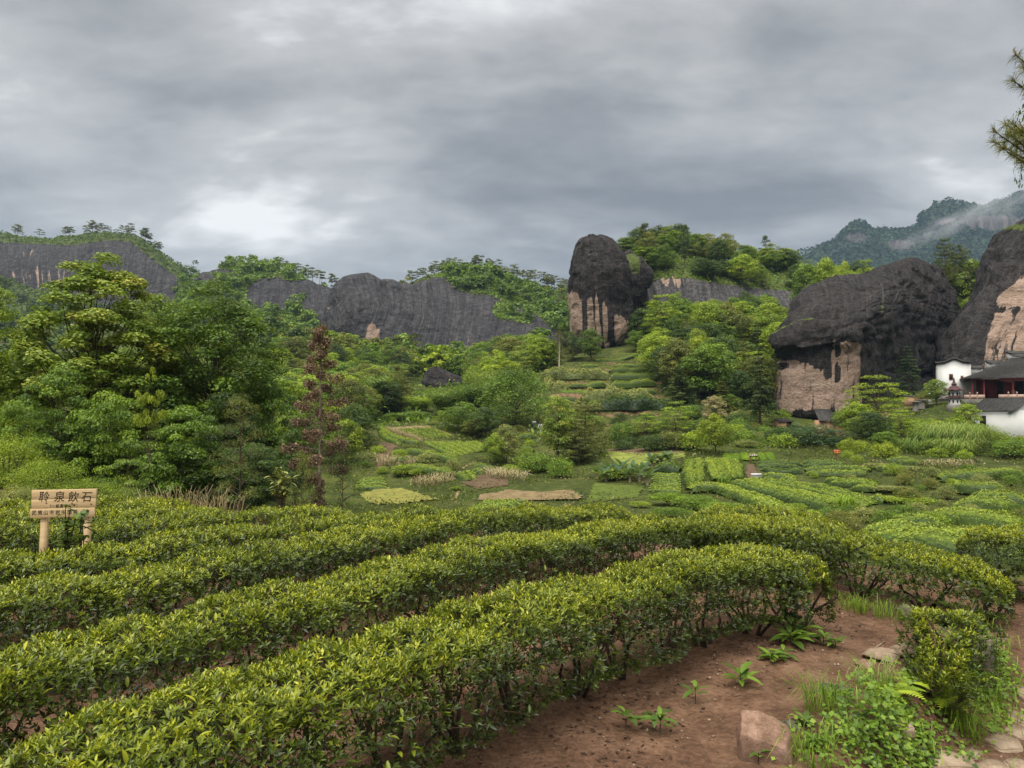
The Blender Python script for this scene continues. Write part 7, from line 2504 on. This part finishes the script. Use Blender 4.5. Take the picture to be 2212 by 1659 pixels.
# ------------------------------------------------------------------ two people far off
def person(px, py, D, label, top, legs, bend, seed):
    b = ground_at(px, D)
    r = thing('person', label, 'person', b, random.uniform(0, 6))
    lean = bend
    J = {'pel': (0, 0, 0.92), 'chest': (0, -0.30 * lean, 1.28), 'neck': (0, -0.42 * lean, 1.48), 'head': (0, -0.50 * lean, 1.62),
         'sl': (-0.19, -0.36 * lean, 1.42), 'el': (-0.26, -0.45 * lean - 0.05, 1.15), 'hl': (-0.2, -0.55 * lean - 0.2, 0.95),
         'sr': (0.19, -0.36 * lean, 1.42), 'er': (0.26, -0.45 * lean - 0.05, 1.15), 'hr': (0.2, -0.55 * lean - 0.2, 0.95),
         'kl': (-0.11, -0.04, 0.5), 'fl': (-0.12, 0, 0.06), 'tl': (-0.12, -0.14, 0.03), 'kr': (0.11, -0.02, 0.5), 'fr': (0.12, 0.03, 0.06), 'tr': (0.12, -0.11, 0.03)}
    R = {'pel': 0.16, 'chest': 0.17, 'neck': 0.06, 'head': 0.115, 'sl': 0.075, 'el': 0.05, 'hl': 0.04, 'sr': 0.075, 'er': 0.05, 'hr': 0.04, 'kl': 0.075, 'fl': 0.05, 'tl': 0.04, 'kr': 0.075, 'fr': 0.05, 'tr': 0.04}
    Eg = [('pel', 'chest'), ('chest', 'neck'), ('neck', 'head'), ('chest', 'sl'), ('sl', 'el'), ('el', 'hl'), ('chest', 'sr'), ('sr', 'er'), ('er', 'hr'), ('pel', 'kl'), ('kl', 'fl'), ('fl', 'tl'), ('pel', 'kr'), ('kr', 'fr'), ('fr', 'tr')]
    ks = list(J)
    me = bpy.data.meshes.new('body')
    me.from_pydata([J[k] for k in ks], [(ks.index(a), ks.index(c)) for a, c in Eg], [])
    o = bpy.data.objects.new('body', me)
    COL.objects.link(o)
    md = o.modifiers.new('skin', 'SKIN')
    for i, k in enumerate(ks):
        me.skin_vertices[0].data[i].radius = (R[k], R[k])
    me.skin_vertices[0].data[0].use_root = True
    sb = o.modifiers.new('sub', 'SUBSURF')
    sb.levels = sb.render_levels = 1
    bpy.context.view_layer.update()
    m2 = bpy.data.meshes.new_from_object(o.evaluated_get(bpy.context.evaluated_depsgraph_get()))
    bpy.data.objects.remove(o)
    m2.materials.clear()
    for q in ('skin', top, legs):
        m2.materials.append(MATS[q])
    for p in m2.polygons:
        z = p.center[2]
        p.material_index = 0 if (z > 1.5 or abs(p.center[0]) > 0.235 and z < 1.1) else (1 if z > 0.9 else 2)
        p.use_smooth = True
    obj('body', m2, None, r)
    MB().lathe([(0, 0.14), (0.08, 0.12), (0.125, 0.04), (0.122, -0.02), (0.10, -0.03)], 12, (0, -0.50 * lean + 0.02, 1.63)).build('hair', MATS['ink'], r, True)
    return r


person(ZA(1735, 440)[0], 0, 90.5, 'tiny person in a red top standing among the shrubs at the terrace foot', 'cloth_red', 'cloth_dark', 0.2, 1)
person(ZA(1226, 505)[0], 0, 96.5, 'tiny person in white bending beside the white board sign', 'cloth_white', 'cloth_white', 0.9, 2)


# ------------------------------------------------------------------ reed grass, banana plants
def reed(px, D, label, n, Hh, seed, leaf='reed', width=0.06, spread=1.4):
    return weed_clump('reed_clump', ground_at(px, D), n, Hh, spread, leaf, label, seed, width, None, 'grass', None, 1.0)


reed(2048, 80, 'largest clump of arching reed grass below the pagoda', 900, 3.6, 1, spread=2.2)
reed(2088, 78, 'arching reed grass clump right of the largest reed clump', 800, 3.4, 2, spread=2.0)
reed(2015, 80, 'arching reed grass clump left of the largest reed clump', 600, 2.8, 3, spread=1.8)
reed(2065, 75, 'low reed grass clump in front of the largest reed clump', 500, 2.2, 4, spread=1.8)
reed(1980, 77, 'small reed grass clump at the left end of the reed slope', 400, 2.0, 5, spread=1.6)
reed(ZB(30, 0)[0], 88, 'pale dry reed tuft on the red bank', 260, 1.20, 6, 'straw', 0.04, 1.19)
reed(ZA(1990, 0)[0], 88, 'pale dry reed tuft further right on the red bank', 200, 1.05, 7, 'straw', 0.04, 1.02)
reed(ZA(1000, 0)[0], 68, 'dry straw grass on the bank beside the footpath', 500, 0.98, 8, 'straw', 0.04, 2.21)
reed(ZA(540, 0)[0], 66, 'dry straw grass at the foot of the left bank', 400, 0.90, 9, 'straw', 0.04, 2.04)
reed(ZA(300, 0)[0], 76, 'dry straw grass at the left end of the left bank', 400, 0.98, 10, 'straw', 0.04, 2.04)
reed(ZB(1740, 0)[0], 66, 'dry straw grass below the reed slope', 400, 0.75, 11, 'straw', 0.04, 2.38)
reed(ZB(410, 0)[0], 58, 'small reed tuft at the foot of the upright tea rows', 120, 1.3, 12, 'grass_bright', 0.05, 0.4)
reed(ZB(1130, 0)[0], 45, 'small reed tuft below the fan shaped plot', 150, 1.1, 13, 'grass_bright', 0.05, 0.5)


def banana(px, py, seed, label):
    g = np.random.default_rng(seed)
    b = hit(px, py)
    r = thing('banana_plant', label, 'plant', b, 0, 'banana plants in the valley')
    for i in range(7):
        a = i * 2.4 + g.uniform(-0.3, 0.3)
        v, f = curved_leaf(1.5 * g.uniform(0.8, 1.2), 0.42, 0.25, 0.45, 6)
        el = g.uniform(0.5, 1.1)
        c, s = math.cos(el), math.sin(el)
        v = np.stack([v[:, 0], v[:, 1] * c - v[:, 2] * s, v[:, 1] * s + v[:, 2] * c + 0.5], 1)
        c, s = math.cos(a), math.sin(a)
        v = np.stack([v[:, 0] * c - v[:, 1] * s, v[:, 0] * s + v[:, 1] * c, v[:, 2]], 1)
        obj('leaf', make_mesh('leaf', v, f, {'var': np.full(len(v), g.uniform(0.4, 0.95))}), MATS['green_blue'], r)
    MB().tube([[0, 0, -0.2], [0, 0, 0.4], [0, 0, 0.8]], [0.12, 0.10, 0.05], 7).build('stem', MATS['bark_pale'], r, True)


for i, (x, y, w_) in enumerate([(1580, 810, 'left end'), (1640, 830, 'left front'), (1660, 795, 'left back'), (1710, 820, 'left middle front'), (1740, 780, 'left middle back'), (1790, 830, 'middle front'), (1810, 795, 'middle back'),
                                (1850, 825, 'right middle front'), (1880, 800, 'right middle back'), (1900, 850, 'right front'), (1930, 750, 'upper left'), (1990, 735, 'upper middle'), (2040, 735, 'upper right')]):
    banana(*ZA(x, y + 14), 30 + i, f'banana plant at the {w_} of the banana patch by the square tea plot')
# ------------------------------------------------------------------ path, stones and weeds in the right foreground
ZI = zoom(2200, 1400, 3.493)
ZH = zoom(1600, 1300, 2.458)


def stone_mat(name, cols, sc_):
    m, nt, ln, out = new_mat(name)
    b = principled(nt, ln, out, 0.9, 0.2)
    tc = nt.new('ShaderNodeTexCoord')
    n = noise_tex(nt, ln, sc_, 7, 0.65, tc.outputs['Object'])
    n2 = noise_tex(nt, ln, sc_ * 9, 4, 0.7, tc.outputs['Object'])
    ln.new(ramp(nt, ln, math_node(nt, ln, 'ADD', math_node(nt, ln, 'MULTIPLY', n, 0.7), math_node(nt, ln, 'MULTIPLY', n2, 0.3)), [(0.36, cols[0]), (0.5, cols[1]), (0.64, cols[2])]), b.inputs['Base Color'])
    bump(nt, ln, b, math_node(nt, ln, 'ADD', n, math_node(nt, ln, 'MULTIPLY', n2, 0.4)), 0.8, 0.02)


stone_mat('sandstone', ((0.09, 0.055, 0.035), (0.20, 0.12, 0.082), (0.31, 0.21, 0.155)), 9)
stone_mat('slab', ((0.14, 0.10, 0.065), (0.25, 0.185, 0.125), (0.34, 0.265, 0.19)), 5)
stone_mat('mossy_stone', ((0.035, 0.035, 0.02), (0.09, 0.08, 0.055), (0.18, 0.155, 0.115)), 8)
import bmesh


def stone(name, pts, mat, label, loc, seed, sub=3, amp=0.02, bev=0.012, cat='stone', group=None):
    bm = bmesh.new()
    for p in pts:
        bm.verts.new(p)
    bmesh.ops.convex_hull(bm, input=bm.verts)
    bmesh.ops.dissolve_limit(bm, angle_limit=0.1, verts=bm.verts, edges=bm.edges)
    bmesh.ops.bevel(bm, geom=list(bm.edges), offset=bev, segments=2, affect='EDGES', profile=0.6)
    bmesh.ops.triangulate(bm, faces=bm.faces)
    bmesh.ops.subdivide_edges(bm, edges=bm.edges, cuts=sub, use_grid_fill=True)
    bm.normal_update()
    co = np.array([v.co for v in bm.verts])
    no = np.array([v.normal for v in bm.verts])
    d = fbm(co * 7 + seed, 4, seed) * amp
    for v, c, n, q in zip(bm.verts, co, no, d):
        v.co = c + n * q
    me = bpy.data.meshes.new(name)
    bm.to_mesh(me)
    bm.free()
    me.polygons.foreach_set('use_smooth', np.ones(len(me.polygons), bool))
    o = obj(name, me, MATS[mat], None, loc)
    return tag(o, label, cat, group)


g0 = np.random.default_rng(9)
b = onz(1655, 1638, 0.0)
stone('stone_block', [(-0.16, -0.04, -0.06), (-0.17, 0.1, -0.06), (0.16, 0.06, -0.06), (0.1, -0.14, -0.06), (-0.17, -0.03, 0.17), (-0.12, 0.12, 0.255), (0.0, 0.13, 0.245), (0.165, 0.07, 0.20), (0.16, 0.0, 0.17), (0.07, -0.14, 0.125), (0.12, -0.12, 0.05)],
      'sandstone', 'reddish sandstone block lying at the bottom edge of the dirt path', b, 3, 3, 0.02, 0.010)


def rough_stone(px, py, w_, d_, h_, label, mat, seed, z=None, sink=0.04):
    p = hit(px, py, 2.0, 40) if z is None else onz(px, py, z)
    g = np.random.default_rng(seed)
    pts = []
    for k in range(18):
        a, e = g.random() * 6.28, g.uniform(-0.5, 1.0)
        r = math.sqrt(max(0.05, 1 - (e * 0.8) ** 2))
        pts.append((w_ / 2 * r * math.cos(a) * g.uniform(0.85, 1.1), d_ / 2 * r * math.sin(a) * g.uniform(0.85, 1.1), h_ * (0.45 + 0.55 * e) - sink))
    return stone('rough_stone', pts, mat, label, p, seed, 2, 0.015, 0.012)


rough_stone(*ZH(1490, 500), 0.22, 0.2, 0.16, 'small pale stone under the sloping tea hedge at the path bend', 'mossy_stone', 11)
rough_stone(*ZH(1360, 760), 0.36, 0.26, 0.14, 'flat stone at the top of the weedy bank', 'slab', 12)
rough_stone(*ZH(1500, 745), 0.34, 0.24, 0.16, 'second flat stone on the weedy bank below the lone tea bush', 'slab', 13)
rough_stone(*ZH(1250, 800), 0.2, 0.16, 0.09, 'small half buried stone left of the weedy bank top', 'sandstone', 14)
rough_stone(*ZH(1090, 980), 0.34, 0.24, 0.13, 'half buried stone edging the dirt path above the weeds', 'mossy_stone', 15)
rough_stone(*ZH(1230, 890), 0.24, 0.18, 0.10, 'half buried stone between the path and the grass tuft', 'sandstone', 16)
rough_stone(*ZH(1965, 880), 0.24, 0.24, 0.46, 'dark upright stone at the right end of the weedy bank', 'mossy_stone', 17)
rough_stone(*ZH(1830, 570), 0.24, 0.2, 0.2, 'dark stone behind the lone tea bush', 'mossy_stone', 18)
rough_stone(*ZH(820, 1200), 0.16, 0.14, 0.12, 'small mossy stone right behind the sandstone block', 'mossy_stone', 19)

# the slab path: its paving stones are pieces of it
SLABS = [[(905, 1010), (985, 960), (1150, 955), (1200, 1090), (1090, 1120), (985, 1075)], [(840, 1150), (930, 1130), (1250, 1250), (1250, 1300), (1080, 1290), (900, 1205)],
         [(790, 1290), (900, 1215), (1080, 1300), (1120, 1360), (1020, 1372)], [(60, 1600), (140, 1505), (330, 1545), (620, 1650), (640, 1720), (200, 1720)],
         [(445, 1500), (560, 1440), (690, 1515), (640, 1570), (480, 1580)], [(870, 1600), (930, 1578), (1200, 1620), (1250, 1720), (950, 1700)],
         [(-90, 1660), (-20, 1590), (60, 1615), (130, 1720), (-80, 1740)], [(680, 1390), (800, 1310), (1010, 1385), (1040, 1470), (850, 1490)], [(600, 1630), (700, 1570), (880, 1600), (940, 1720), (690, 1730)],
         [(1020, 1120), (1200, 1100), (1260, 1230), (1120, 1190)], [(1090, 1400), (1260, 1340), (1280, 1480), (1110, 1540), (1050, 1470)]]
pp = hit(*ZI(800, 1500), 2.0, 20)
path = bpy.data.objects.new('stone_path', None)
COL.objects.link(path)
path.location = pp
tag(path, kind='structure')
for i, poly in enumerate(SLABS):
    P = np.array([onz(*ZI(x, y), -0.43)[:2] for x, y in poly])
    c = P.mean(0)
    g = np.random.default_rng(400 + i)
    z = float(terrain(c[:1], c[1:])[0]) + 0.012 + g.uniform(0, 0.012)
    bm = bmesh.new()
    n = len(P)
    top = [bm.verts.new((*(p - c), 0.0)) for p in P]
    bot = [bm.verts.new((*((p - c) * 1.03), -0.10)) for p in P]
    bm.faces.new(top)
    bm.faces.new(bot[::-1])
    for k in range(n):
        bm.faces.new([top[k], bot[k], bot[(k + 1) % n], top[(k + 1) % n]])
    bmesh.ops.recalc_face_normals(bm, faces=bm.faces)
    bmesh.ops.bevel(bm, geom=list(bm.edges), offset=0.012, segments=2, affect='EDGES')
    bmesh.ops.triangulate(bm, faces=bm.faces)
    bmesh.ops.subdivide_edges(bm, edges=bm.edges, cuts=2, use_grid_fill=True)
    for v in bm.verts:
        q = np.array([[v.co.x * 5, v.co.y * 5, i * 3.0]])
        v.co.z += 0.010 * float(fbm(q, 3, 5)[0])
        v.co.x += 0.010 * float(fbm(q * 1.7 + 9, 2, 6)[0])
    me = bpy.data.meshes.new('slab')
    bm.to_mesh(me)
    bm.free()
    me.polygons.foreach_set('use_smooth', np.ones(len(me.polygons), bool))
    o = obj('slab', me, MATS['slab'], path)
    o.location = (c[0] - pp[0], c[1] - pp[1], z - pp[2])
    o.rotation_euler = (g.normal() * 0.015, g.normal() * 0.015, 0)


# leaf litter, pebbles, ground cover: nobody could count these
def litter():
    g = np.random.default_rng(21)
    n = 13000
    x, y = g.uniform(-5, 7, n), g.uniform(2.6, 11, n)
    k = (y < edge_y(x) - 0.5)
    k &= g.random(n) < (0.12 + 0.6 * (bank_side(x, y) < -0.9)) * (0.3 + 1.4 * sstep(-0.2, 0.5, fbm(np.stack([x * 1.1, y * 1.1, x * 0], -1), 2, 77)))
    x, y = x[k], y[k]
    P = np.stack([x, y, terrain(x, y) + 0.008], 1)
    nr = np.array([0, 0, 1.0]) + g.normal(size=P.shape) * 0.25
    v, f = leaf_quads(P, nr, 0.055 * (0.5 + 0.8 * g.random(len(P))), 0.42, g)
    o = obj('leaf_litter', make_mesh('leaf_litter', v, f, {'var': np.repeat(np.clip(g.normal(size=len(P)) * 0.25 + 0.4, 0, 1), 4)}, False), MATS['litter'])
    tag(o, 'dry fallen leaves scattered over the red soil', kind='stuff')
    n = 2600
    x, y = g.uniform(0.5, 7, n), g.uniform(3.2, 10, n)
    z = terrain(x, y)
    mb_v, mb_f = [], []
    ico = np.array([[0, 0, 1], [0.9, 0, 0.2], [0.28, 0.85, 0.2], [-0.72, 0.53, 0.2], [-0.72, -0.53, 0.2], [0.28, -0.85, 0.2], [0, 0, -0.6]])
    fc = np.array([[0, 1, 2], [0, 2, 3], [0, 3, 4], [0, 4, 5], [0, 5, 1], [6, 2, 1], [6, 3, 2], [6, 4, 3], [6, 5, 4], [6, 1, 5]])
    r = 0.004 + 0.016 * g.random(n) ** 3
    v = ico[None] * r[:, None, None] * np.array([1, 1, 0.7]) * (0.8 + 0.4 * g.random((n, 7, 1))) + np.stack([x, y, z + 0.002], 1)[:, None]
    f = (fc[None] + (np.arange(n) * 7)[:, None, None]).reshape(-1, 3)
    o = obj('pebbles', make_mesh('pebbles', v.reshape(-1, 3), f, None, False), MATS['slab'])
    tag(o, 'small pebbles and clods scattered over the path', kind='stuff')


litter()


def bank_cover():
    g = np.random.default_rng(22)
    # rounded creeping leaves over the bank face
    n = 60000
    x, y = g.uniform(1.5, 5.2, n), g.uniform(4.3, 7.6, n)
    bs = bank_side(x, y)
    dens = np.exp(-((bs - 0.16) / 0.22) ** 2) * (0.25 + 0.75 * sstep(-0.2, 0.3, fbm(np.stack([x * 1.3, y * 1.3, x * 0], -1), 2, 3))) * sstep(4.3, 4.9, y)
    k = g.random(n) < dens
    x, y = x[k], y[k]
    m = len(x)
    hum = np.clip(0.5 + 0.6 * fbm(np.stack([x * 2.2, y * 2.2, x * 0], -1), 2, 5), 0.05, 1.2)
    P = np.stack([x, y, terrain(x, y) + hum * 0.26 * g.random(m) + 0.01], 1)
    v, f = leaf_quads(P, np.array([0, -0.25, 0.9]) + g.normal(size=(m, 3)) * 0.42, 0.038 * (0.6 + 0.8 * g.random(m)), 0.85, g)
    o = obj('creeping_weeds', make_mesh('creeping_weeds', v, f, {'var': np.repeat(np.clip(0.46 + 0.2 * g.normal(size=m) + 0.3 * vnoise(P * 2, 4), 0, 1), 4)}, False), MATS['green_mid'])
    tag(o, 'creeping small leaved weeds covering the stone bank', kind='stuff')
    # grass blades
    n = 7000
    x, y = g.uniform(1.4, 6.0, n), g.uniform(4.0, 9.0, n)
    bs = bank_side(x, y)
    k = g.random(n) < np.exp(-((bs - 0.22) / 0.24) ** 2) * sstep(-0.25, 0.25, fbm(np.stack([x * 1.7, y * 1.7, x * 0], -1), 2, 13)) + 0.35 * np.exp(-((y - 8.55 + 0.25 * (x - 4)) / 0.18) ** 2) * (x > 3.2) * (x < 5.4)
    x, y = x[k], y[k]
    n = len(x)
    a = g.random(n) * 6.283
    L = 0.10 + 0.22 * g.random(n) ** 1.5
    d = np.stack([np.cos(a), np.sin(a)], 1)
    out = d * (L * g.uniform(0.3, 0.9, n))[:, None]
    sd_ = np.stack([-d[:, 1], d[:, 0], 0 * L], 1) * 0.0035
    b = np.stack([x, y, terrain(x, y) - 0.01], 1)
    mm = b + np.concatenate([out * 0.35, (L * 0.7)[:, None]], 1)
    t = b + np.concatenate([out, (L * 0.75)[:, None]], 1)
    V = np.stack([b - sd_, b + sd_, mm + sd_, t, mm - sd_], 1).reshape(-1, 3)
    kk = np.arange(n)[:, None] * 5
    o = obj('grass', make_mesh('grass', V, [kk + np.array([[0, 1, 2, 4]]), kk + np.array([[4, 2, 3]])], {'var': np.repeat(np.clip(0.5 + 0.2 * g.normal(size=n), 0, 1), 5)}, False), MATS['grass_bright'])
    tag(o, 'thin grass growing along the edges of the path', kind='stuff')


bank_cover()


def fern(p, R, n, seed, label, leaf='green_light'):
    g = np.random.default_rng(seed)
    r = thing('fern', label, 'fern', p)
    for i in range(n):
        a = i * 6.283 / n + g.uniform(-0.3, 0.3)
        L = R * g.uniform(0.8, 1.15)
        s = np.linspace(0.08, 1, 12)
        ax = np.stack([0 * s, s * L * 0.9, 0.62 * L * s - 0.55 * L * s * s], 1)
        P, f = [], []
        for j in range(12):
            w_ = 0.26 * L * math.sin(math.pi * (0.12 + 0.86 * s[j])) ** 0.9
            for sd_ in (-1, 1):
                k = len(P)
                e = ax[j] + np.array([sd_ * w_, 0.18 * w_, -0.12 * w_])
                P += [ax[j] + [0, -0.012, 0], e, ax[j] + [0, 0.03 * L / R * R + 0.012, 0]]
                f.append([k, k + 1, k + 2])
        P = np.array(P)
        c, s_ = math.cos(a), math.sin(a)
        P = np.stack([P[:, 0] * c - P[:, 1] * s_, P[:, 0] * s_ + P[:, 1] * c, P[:, 2]], 1)
        obj('frond', make_mesh('frond', P, np.array(f), {'var': np.full(len(P), g.uniform(0.4, 0.9))}, False), MATS[leaf], r)


for i, (x, y, R, n, lb) in enumerate([(1440, 950, 0.26, 7, 'fern on the weedy bank below the flat stones'), (1740, 1010, 0.3, 8, 'bright fern at the foot of the lone tea bush'), (1780, 890, 0.22, 6, 'small fern right of the lone tea bush'),
                                      (1540, 900, 0.2, 6, 'small fern left of the bright fern'), (1950, 860, 0.2, 6, 'fern beside the dark upright stone'), (440, 130, 0.3, 8, 'fern in the gap between the first and second tea hedges')]):
    p = hit(*ZH(x, y + (40 if x != 440 else 0)), 2.0, 20)
    fern(p + [0, 0, 0.04 if x != 440 else 0.4], R, n, 60 + i, lb)


def herb(px, py, n, size, label, seed, leaf='green_mid'):
    g = np.random.default_rng(seed)
    p = hit(px, py, 2.0, 20)
    r = thing('weed_plant', label, 'plant', p)
    v, f = curved_leaf(size, size * 0.36, 0.4, 0.3)
    for i in range(n):
        m = make_mesh('leaf', v * g.uniform(0.7, 1.2), f, {'var': np.full(len(v), g.uniform(0.1, 0.6))})
        o = obj('leaf', m, MATS[leaf], r)
        a = i * 2.4 + g.uniform(-0.5, 0.5)
        h = 0.03 + 0.5 * size * (i / n) + 0.02
        o.location = (0.1 * size * math.cos(a), 0.1 * size * math.sin(a), h)
        d = Vector((math.cos(a), math.sin(a), g.uniform(-0.1, 0.9))).normalized()
        o.rotation_euler = d.to_track_quat('Y', 'Z').to_euler()
    MB().tube([[0, 0, -0.03], [0, 0, 0.03 + 0.6 * size]], [0.005, 0.003], 5).build('stem', MATS['stem'], r, True)


for i, (px, py, n, s, lb) in enumerate([
        (1352, 1568, 8, 0.12, 'small green weed on the bare soil under the nearest hedge'), (1415, 1572, 9, 0.12, 'small green weed right of the first weed on the bare soil'),
        (*ZH(810, 690), 14, 0.20, 'long leaved weed under the right end of the nearest hedge'), (*ZH(870, 660), 12, 0.2, 'second long leaved weed under the right end of the nearest hedge'),
        (*ZH(510, 930), 10, 0.16, 'long leaved weed at the foot of the nearest hedge'), (*ZH(700, 800), 14, 0.13, 'low leafy weed on the soil edge of the nearest hedge'),
        (*ZH(770, 780), 12, 0.12, 'low leafy weed nearer the dirt path'), (*ZH(1010, 680), 16, 0.13, 'leafy weed at the rounded end of the nearest hedge'), (*ZH(1080, 700), 14, 0.11, 'small leafy weed spilling onto the dirt path'),
        (*ZH(30, 1200), 7, 0.12, 'small weed left of the sandstone block'), (*ZH(240, 1010), 8, 0.12, 'small weed on the dark soil under the hedge'), (*ZH(620, 1400), 6, 0.08, 'tiny weed in front of the sandstone block'),
        (*ZH(2100, 400), 14, 0.15, 'leafy weed under the dark tea bush at the right edge'), (*ZH(2170, 420), 12, 0.14, 'leafy weed at the right edge below the dark tea bush'),
        (*ZH(900, 1200), 16, 0.09, 'leafy weed right of the sandstone block'), (*ZH(960, 1320), 16, 0.09, 'leafy weed at the bottom right of the sandstone block'), (*ZH(1100, 1030), 14, 0.10, 'leafy weed on the left end of the bank')]):
    herb(px, py, n, s, lb, 80 + i, 'green_mid')
for i, (x, y, n, h_, lb) in enumerate([(1030, 1080, 160, 0.34, 'long grass tuft on the weedy bank right of the sandstone block'), (1320, 900, 150, 0.32, 'yellowish grass tuft at the top of the weedy bank'), (1820, 1130, 200, 0.34, 'arching grass tuft at the foot of the bank'),
                                       (1190, 430, 120, 0.28, 'grass tuft at the bend of the dirt path'), (1400, 470, 110, 0.26, 'grass tuft left of the small pale stone'), (930, 1340, 90, 0.3, 'grass tuft beside the sandstone block')]):
    p = hit(*ZH(x, y + 30), 2.0, 20)
    weed_clump('grass_tuft', p, n, h_, 0.16, 'reed' if i == 1 else 'grass_bright', lb, 90 + i, 0.005, None, 'grass', None, 1.0)


# ------------------------------------------------------------------ pine reaching in from the right
def near_pine():
    g = np.random.default_rng(31)
    x, y = 7.75, 9.2
    gz = float(terrain(np.array([x]), np.array([y]))[0])
    r = thing('pine_tree', 'pine branches with long needles reaching in at the upper right edge', 'pine', (x, y, gz))
    o_ = np.array([x, y, gz])
    MB().tube([[0, 0, -0.3], [0.05, 0, 3], [-0.05, 0.05, 5.5], [0, 0, 8.4]], [0.16, 0.13, 0.1, 0.03], 9).build('trunk', MATS['bark'], r, True)
    tips = [((2196, 120), 9.2, 0), ((2190, 175), 9.1, 0), ((2215, 150), 9.0, 0), ((2150, 285), 9.0, 0), ((2175, 270), 9.2, 0), ((2165, 320), 8.9, 0), ((2195, 300), 9.1, 0), ((2190, 268), 8.8, 0), ((2205, 345), 9.0, 0), ((2150, 308), 9.3, 0), ((2182, 292), 9.0, 0), ((2210, 280), 9.3, 0),
            ((2240, 200), 9.0, 0), ((2260, 300), 9.0, 0), ((2280, 120), 9.0, 0), ((2200, 285), 9.0, 0), ((2225, 310), 8.9, 0)]
    P, D_, var = [], [], []
    for i, ((px, py), D, _) in enumerate(tips):
        e = at(px, py, D) - o_
        st = np.array([0, 0, e[2] - 0.45 - 0.2 * g.random()])
        mid = st * 0.45 + e * 0.55 + np.array([0, 0, -0.12])
        pts = resample(np.array([st, mid, e]), 9)
        b = MB().tube(pts, np.linspace(0.022, 0.006, 9), 5).build('branch', MATS['bark'], r, True)
        for q in range(3):
            u = 1 - 0.11 * q
            c = np.array([np.interp(u, np.linspace(0, 1, 9), pts[:, k]) for k in range(3)])
            k = 64
            ax = unit(e - mid)
            dd = unit(ax * 0.55 + rdir(k, g) * 0.85 + np.array([0, 0, -0.12]))
            P.append(np.repeat(c[None], k, 0) + ax * g.uniform(-0.05, 0.03, (k, 1)))
            D_.append(dd * g.uniform(0.10, 0.17, (k, 1)))
            var.append(g.uniform(0.1, 0.8, k))
        MB().tube([e, e + unit(e - mid) * 0.05 + [0, 0, 0.05], e + [0, 0, 0.12]], [0.011, 0.01, 0.003], 5).build('candle', MATS['twig'], r, True)
    P, D_, var = np.concatenate(P), np.concatenate(D_), np.concatenate(var)
    sd_ = unit(np.cross(D_, rdir(len(P), g))) * 0.0022
    drp = np.array([0, 0, -0.02])
    V = np.stack([P - sd_, P + sd_, P + D_ * 0.6 + sd_, P + D_ + drp, P + D_ * 0.6 - sd_], 1).reshape(-1, 3)
    kk = np.arange(len(P))[:, None] * 5
    o = obj('needles', make_mesh('needles', V, [kk + np.array([[0, 1, 2, 4]]), kk + np.array([[4, 2, 3]])], {'var': np.repeat(var, 5)}, False), MATS['needle_olive'], r)
    o['kind'] = 'stuff'


near_pine()
sp = broadleaf(301, 5, 3.2, 0.68, 20, 1400, 0.09, 0.5)
put_tree(sp, (float(at(2292, 450, 12)[0]), 12.0, ground_at(2292, 12)[2]), 9.2, 1.5, 'green_dark', 'young_tree', 'leafy twigs of a young tree at the right edge under the pine branches')

# ------------------------------------------------------------------ haze and mist
def volume_mat(name, col, dens, noise=None):
    m = bpy.data.materials.new(name)
    m.use_nodes = True
    nt, ln = m.node_tree.nodes, m.node_tree.links
    nt.clear()
    out = nt.new('ShaderNodeOutputMaterial')
    v = nt.new('ShaderNodeVolumePrincipled')
    v.inputs['Color'].default_value = (*col, 1)
    v.inputs['Density'].default_value = dens
    if noise:
        tc = nt.new('ShaderNodeTexCoord')
        mp = nt.new('ShaderNodeMapping')
        mp.inputs['Scale'].default_value = noise
        ln.new(tc.outputs['Object'], mp.inputs[0])
        n = noise_tex(nt, ln, 1.0, 3, 0.55, mp.outputs[0])
        gr = nt.new('ShaderNodeTexGradient')
        gr.gradient_type = 'SPHERICAL'
        ln.new(tc.outputs['Object'], gr.inputs[0])
        d = math_node(nt, ln, 'MULTIPLY', ramp(nt, ln, n, [(0.42, (0, 0, 0)), (0.68, (1, 1, 1))]), gr.outputs['Fac'])
        ln.new(math_node(nt, ln, 'MULTIPLY', d, dens), v.inputs['Density'])
    ln.new(v.outputs[0], out.inputs['Volume'])
    return m


MATS['haze'] = volume_mat('haze', (0.50, 0.72, 1.0), HAZE)
o = MB().box((0, 0, 280), (5500, 5500, 620)).build('haze', MATS['haze'])
tag(o, kind='stuff')


def mist(px, py, D, sx, sy, sz, dens, ns, rot, label):
    """a wisp of cloud hanging on the far mountain"""
    c = at(px, py, D)
    n, m = 20, 12
    th, ph = np.linspace(0, 2 * math.pi, n, endpoint=False), np.linspace(-1.45, 1.45, m)
    V = np.array([[math.cos(p) * math.cos(t), math.cos(p) * math.sin(t), math.sin(p)] for p in ph for t in th])
    mat = volume_mat('mist', (0.85, 0.87, 0.9), dens, ns)
    o = obj('mist', make_mesh('mist', V, [grid_faces(m, n, True), np.arange(n)[None, ::-1], (np.arange(n) + (m - 1) * n)[None]]), mat, None, c)
    o.scale = (sx, sy, sz)
    o.rotation_euler = (0, rot, 0)
    tag(o, label, kind='stuff')


mist(2065, 478, 1420, 150, 90, 26, 0.012, (3.0, 2.0, 1.6), -0.45, 'mist trailing across the far mountain')
mist(2180, 440, 1480, 120, 90, 34, 0.008, (2.6, 2.0, 1.8), -0.35, 'mist round the highest far summit')
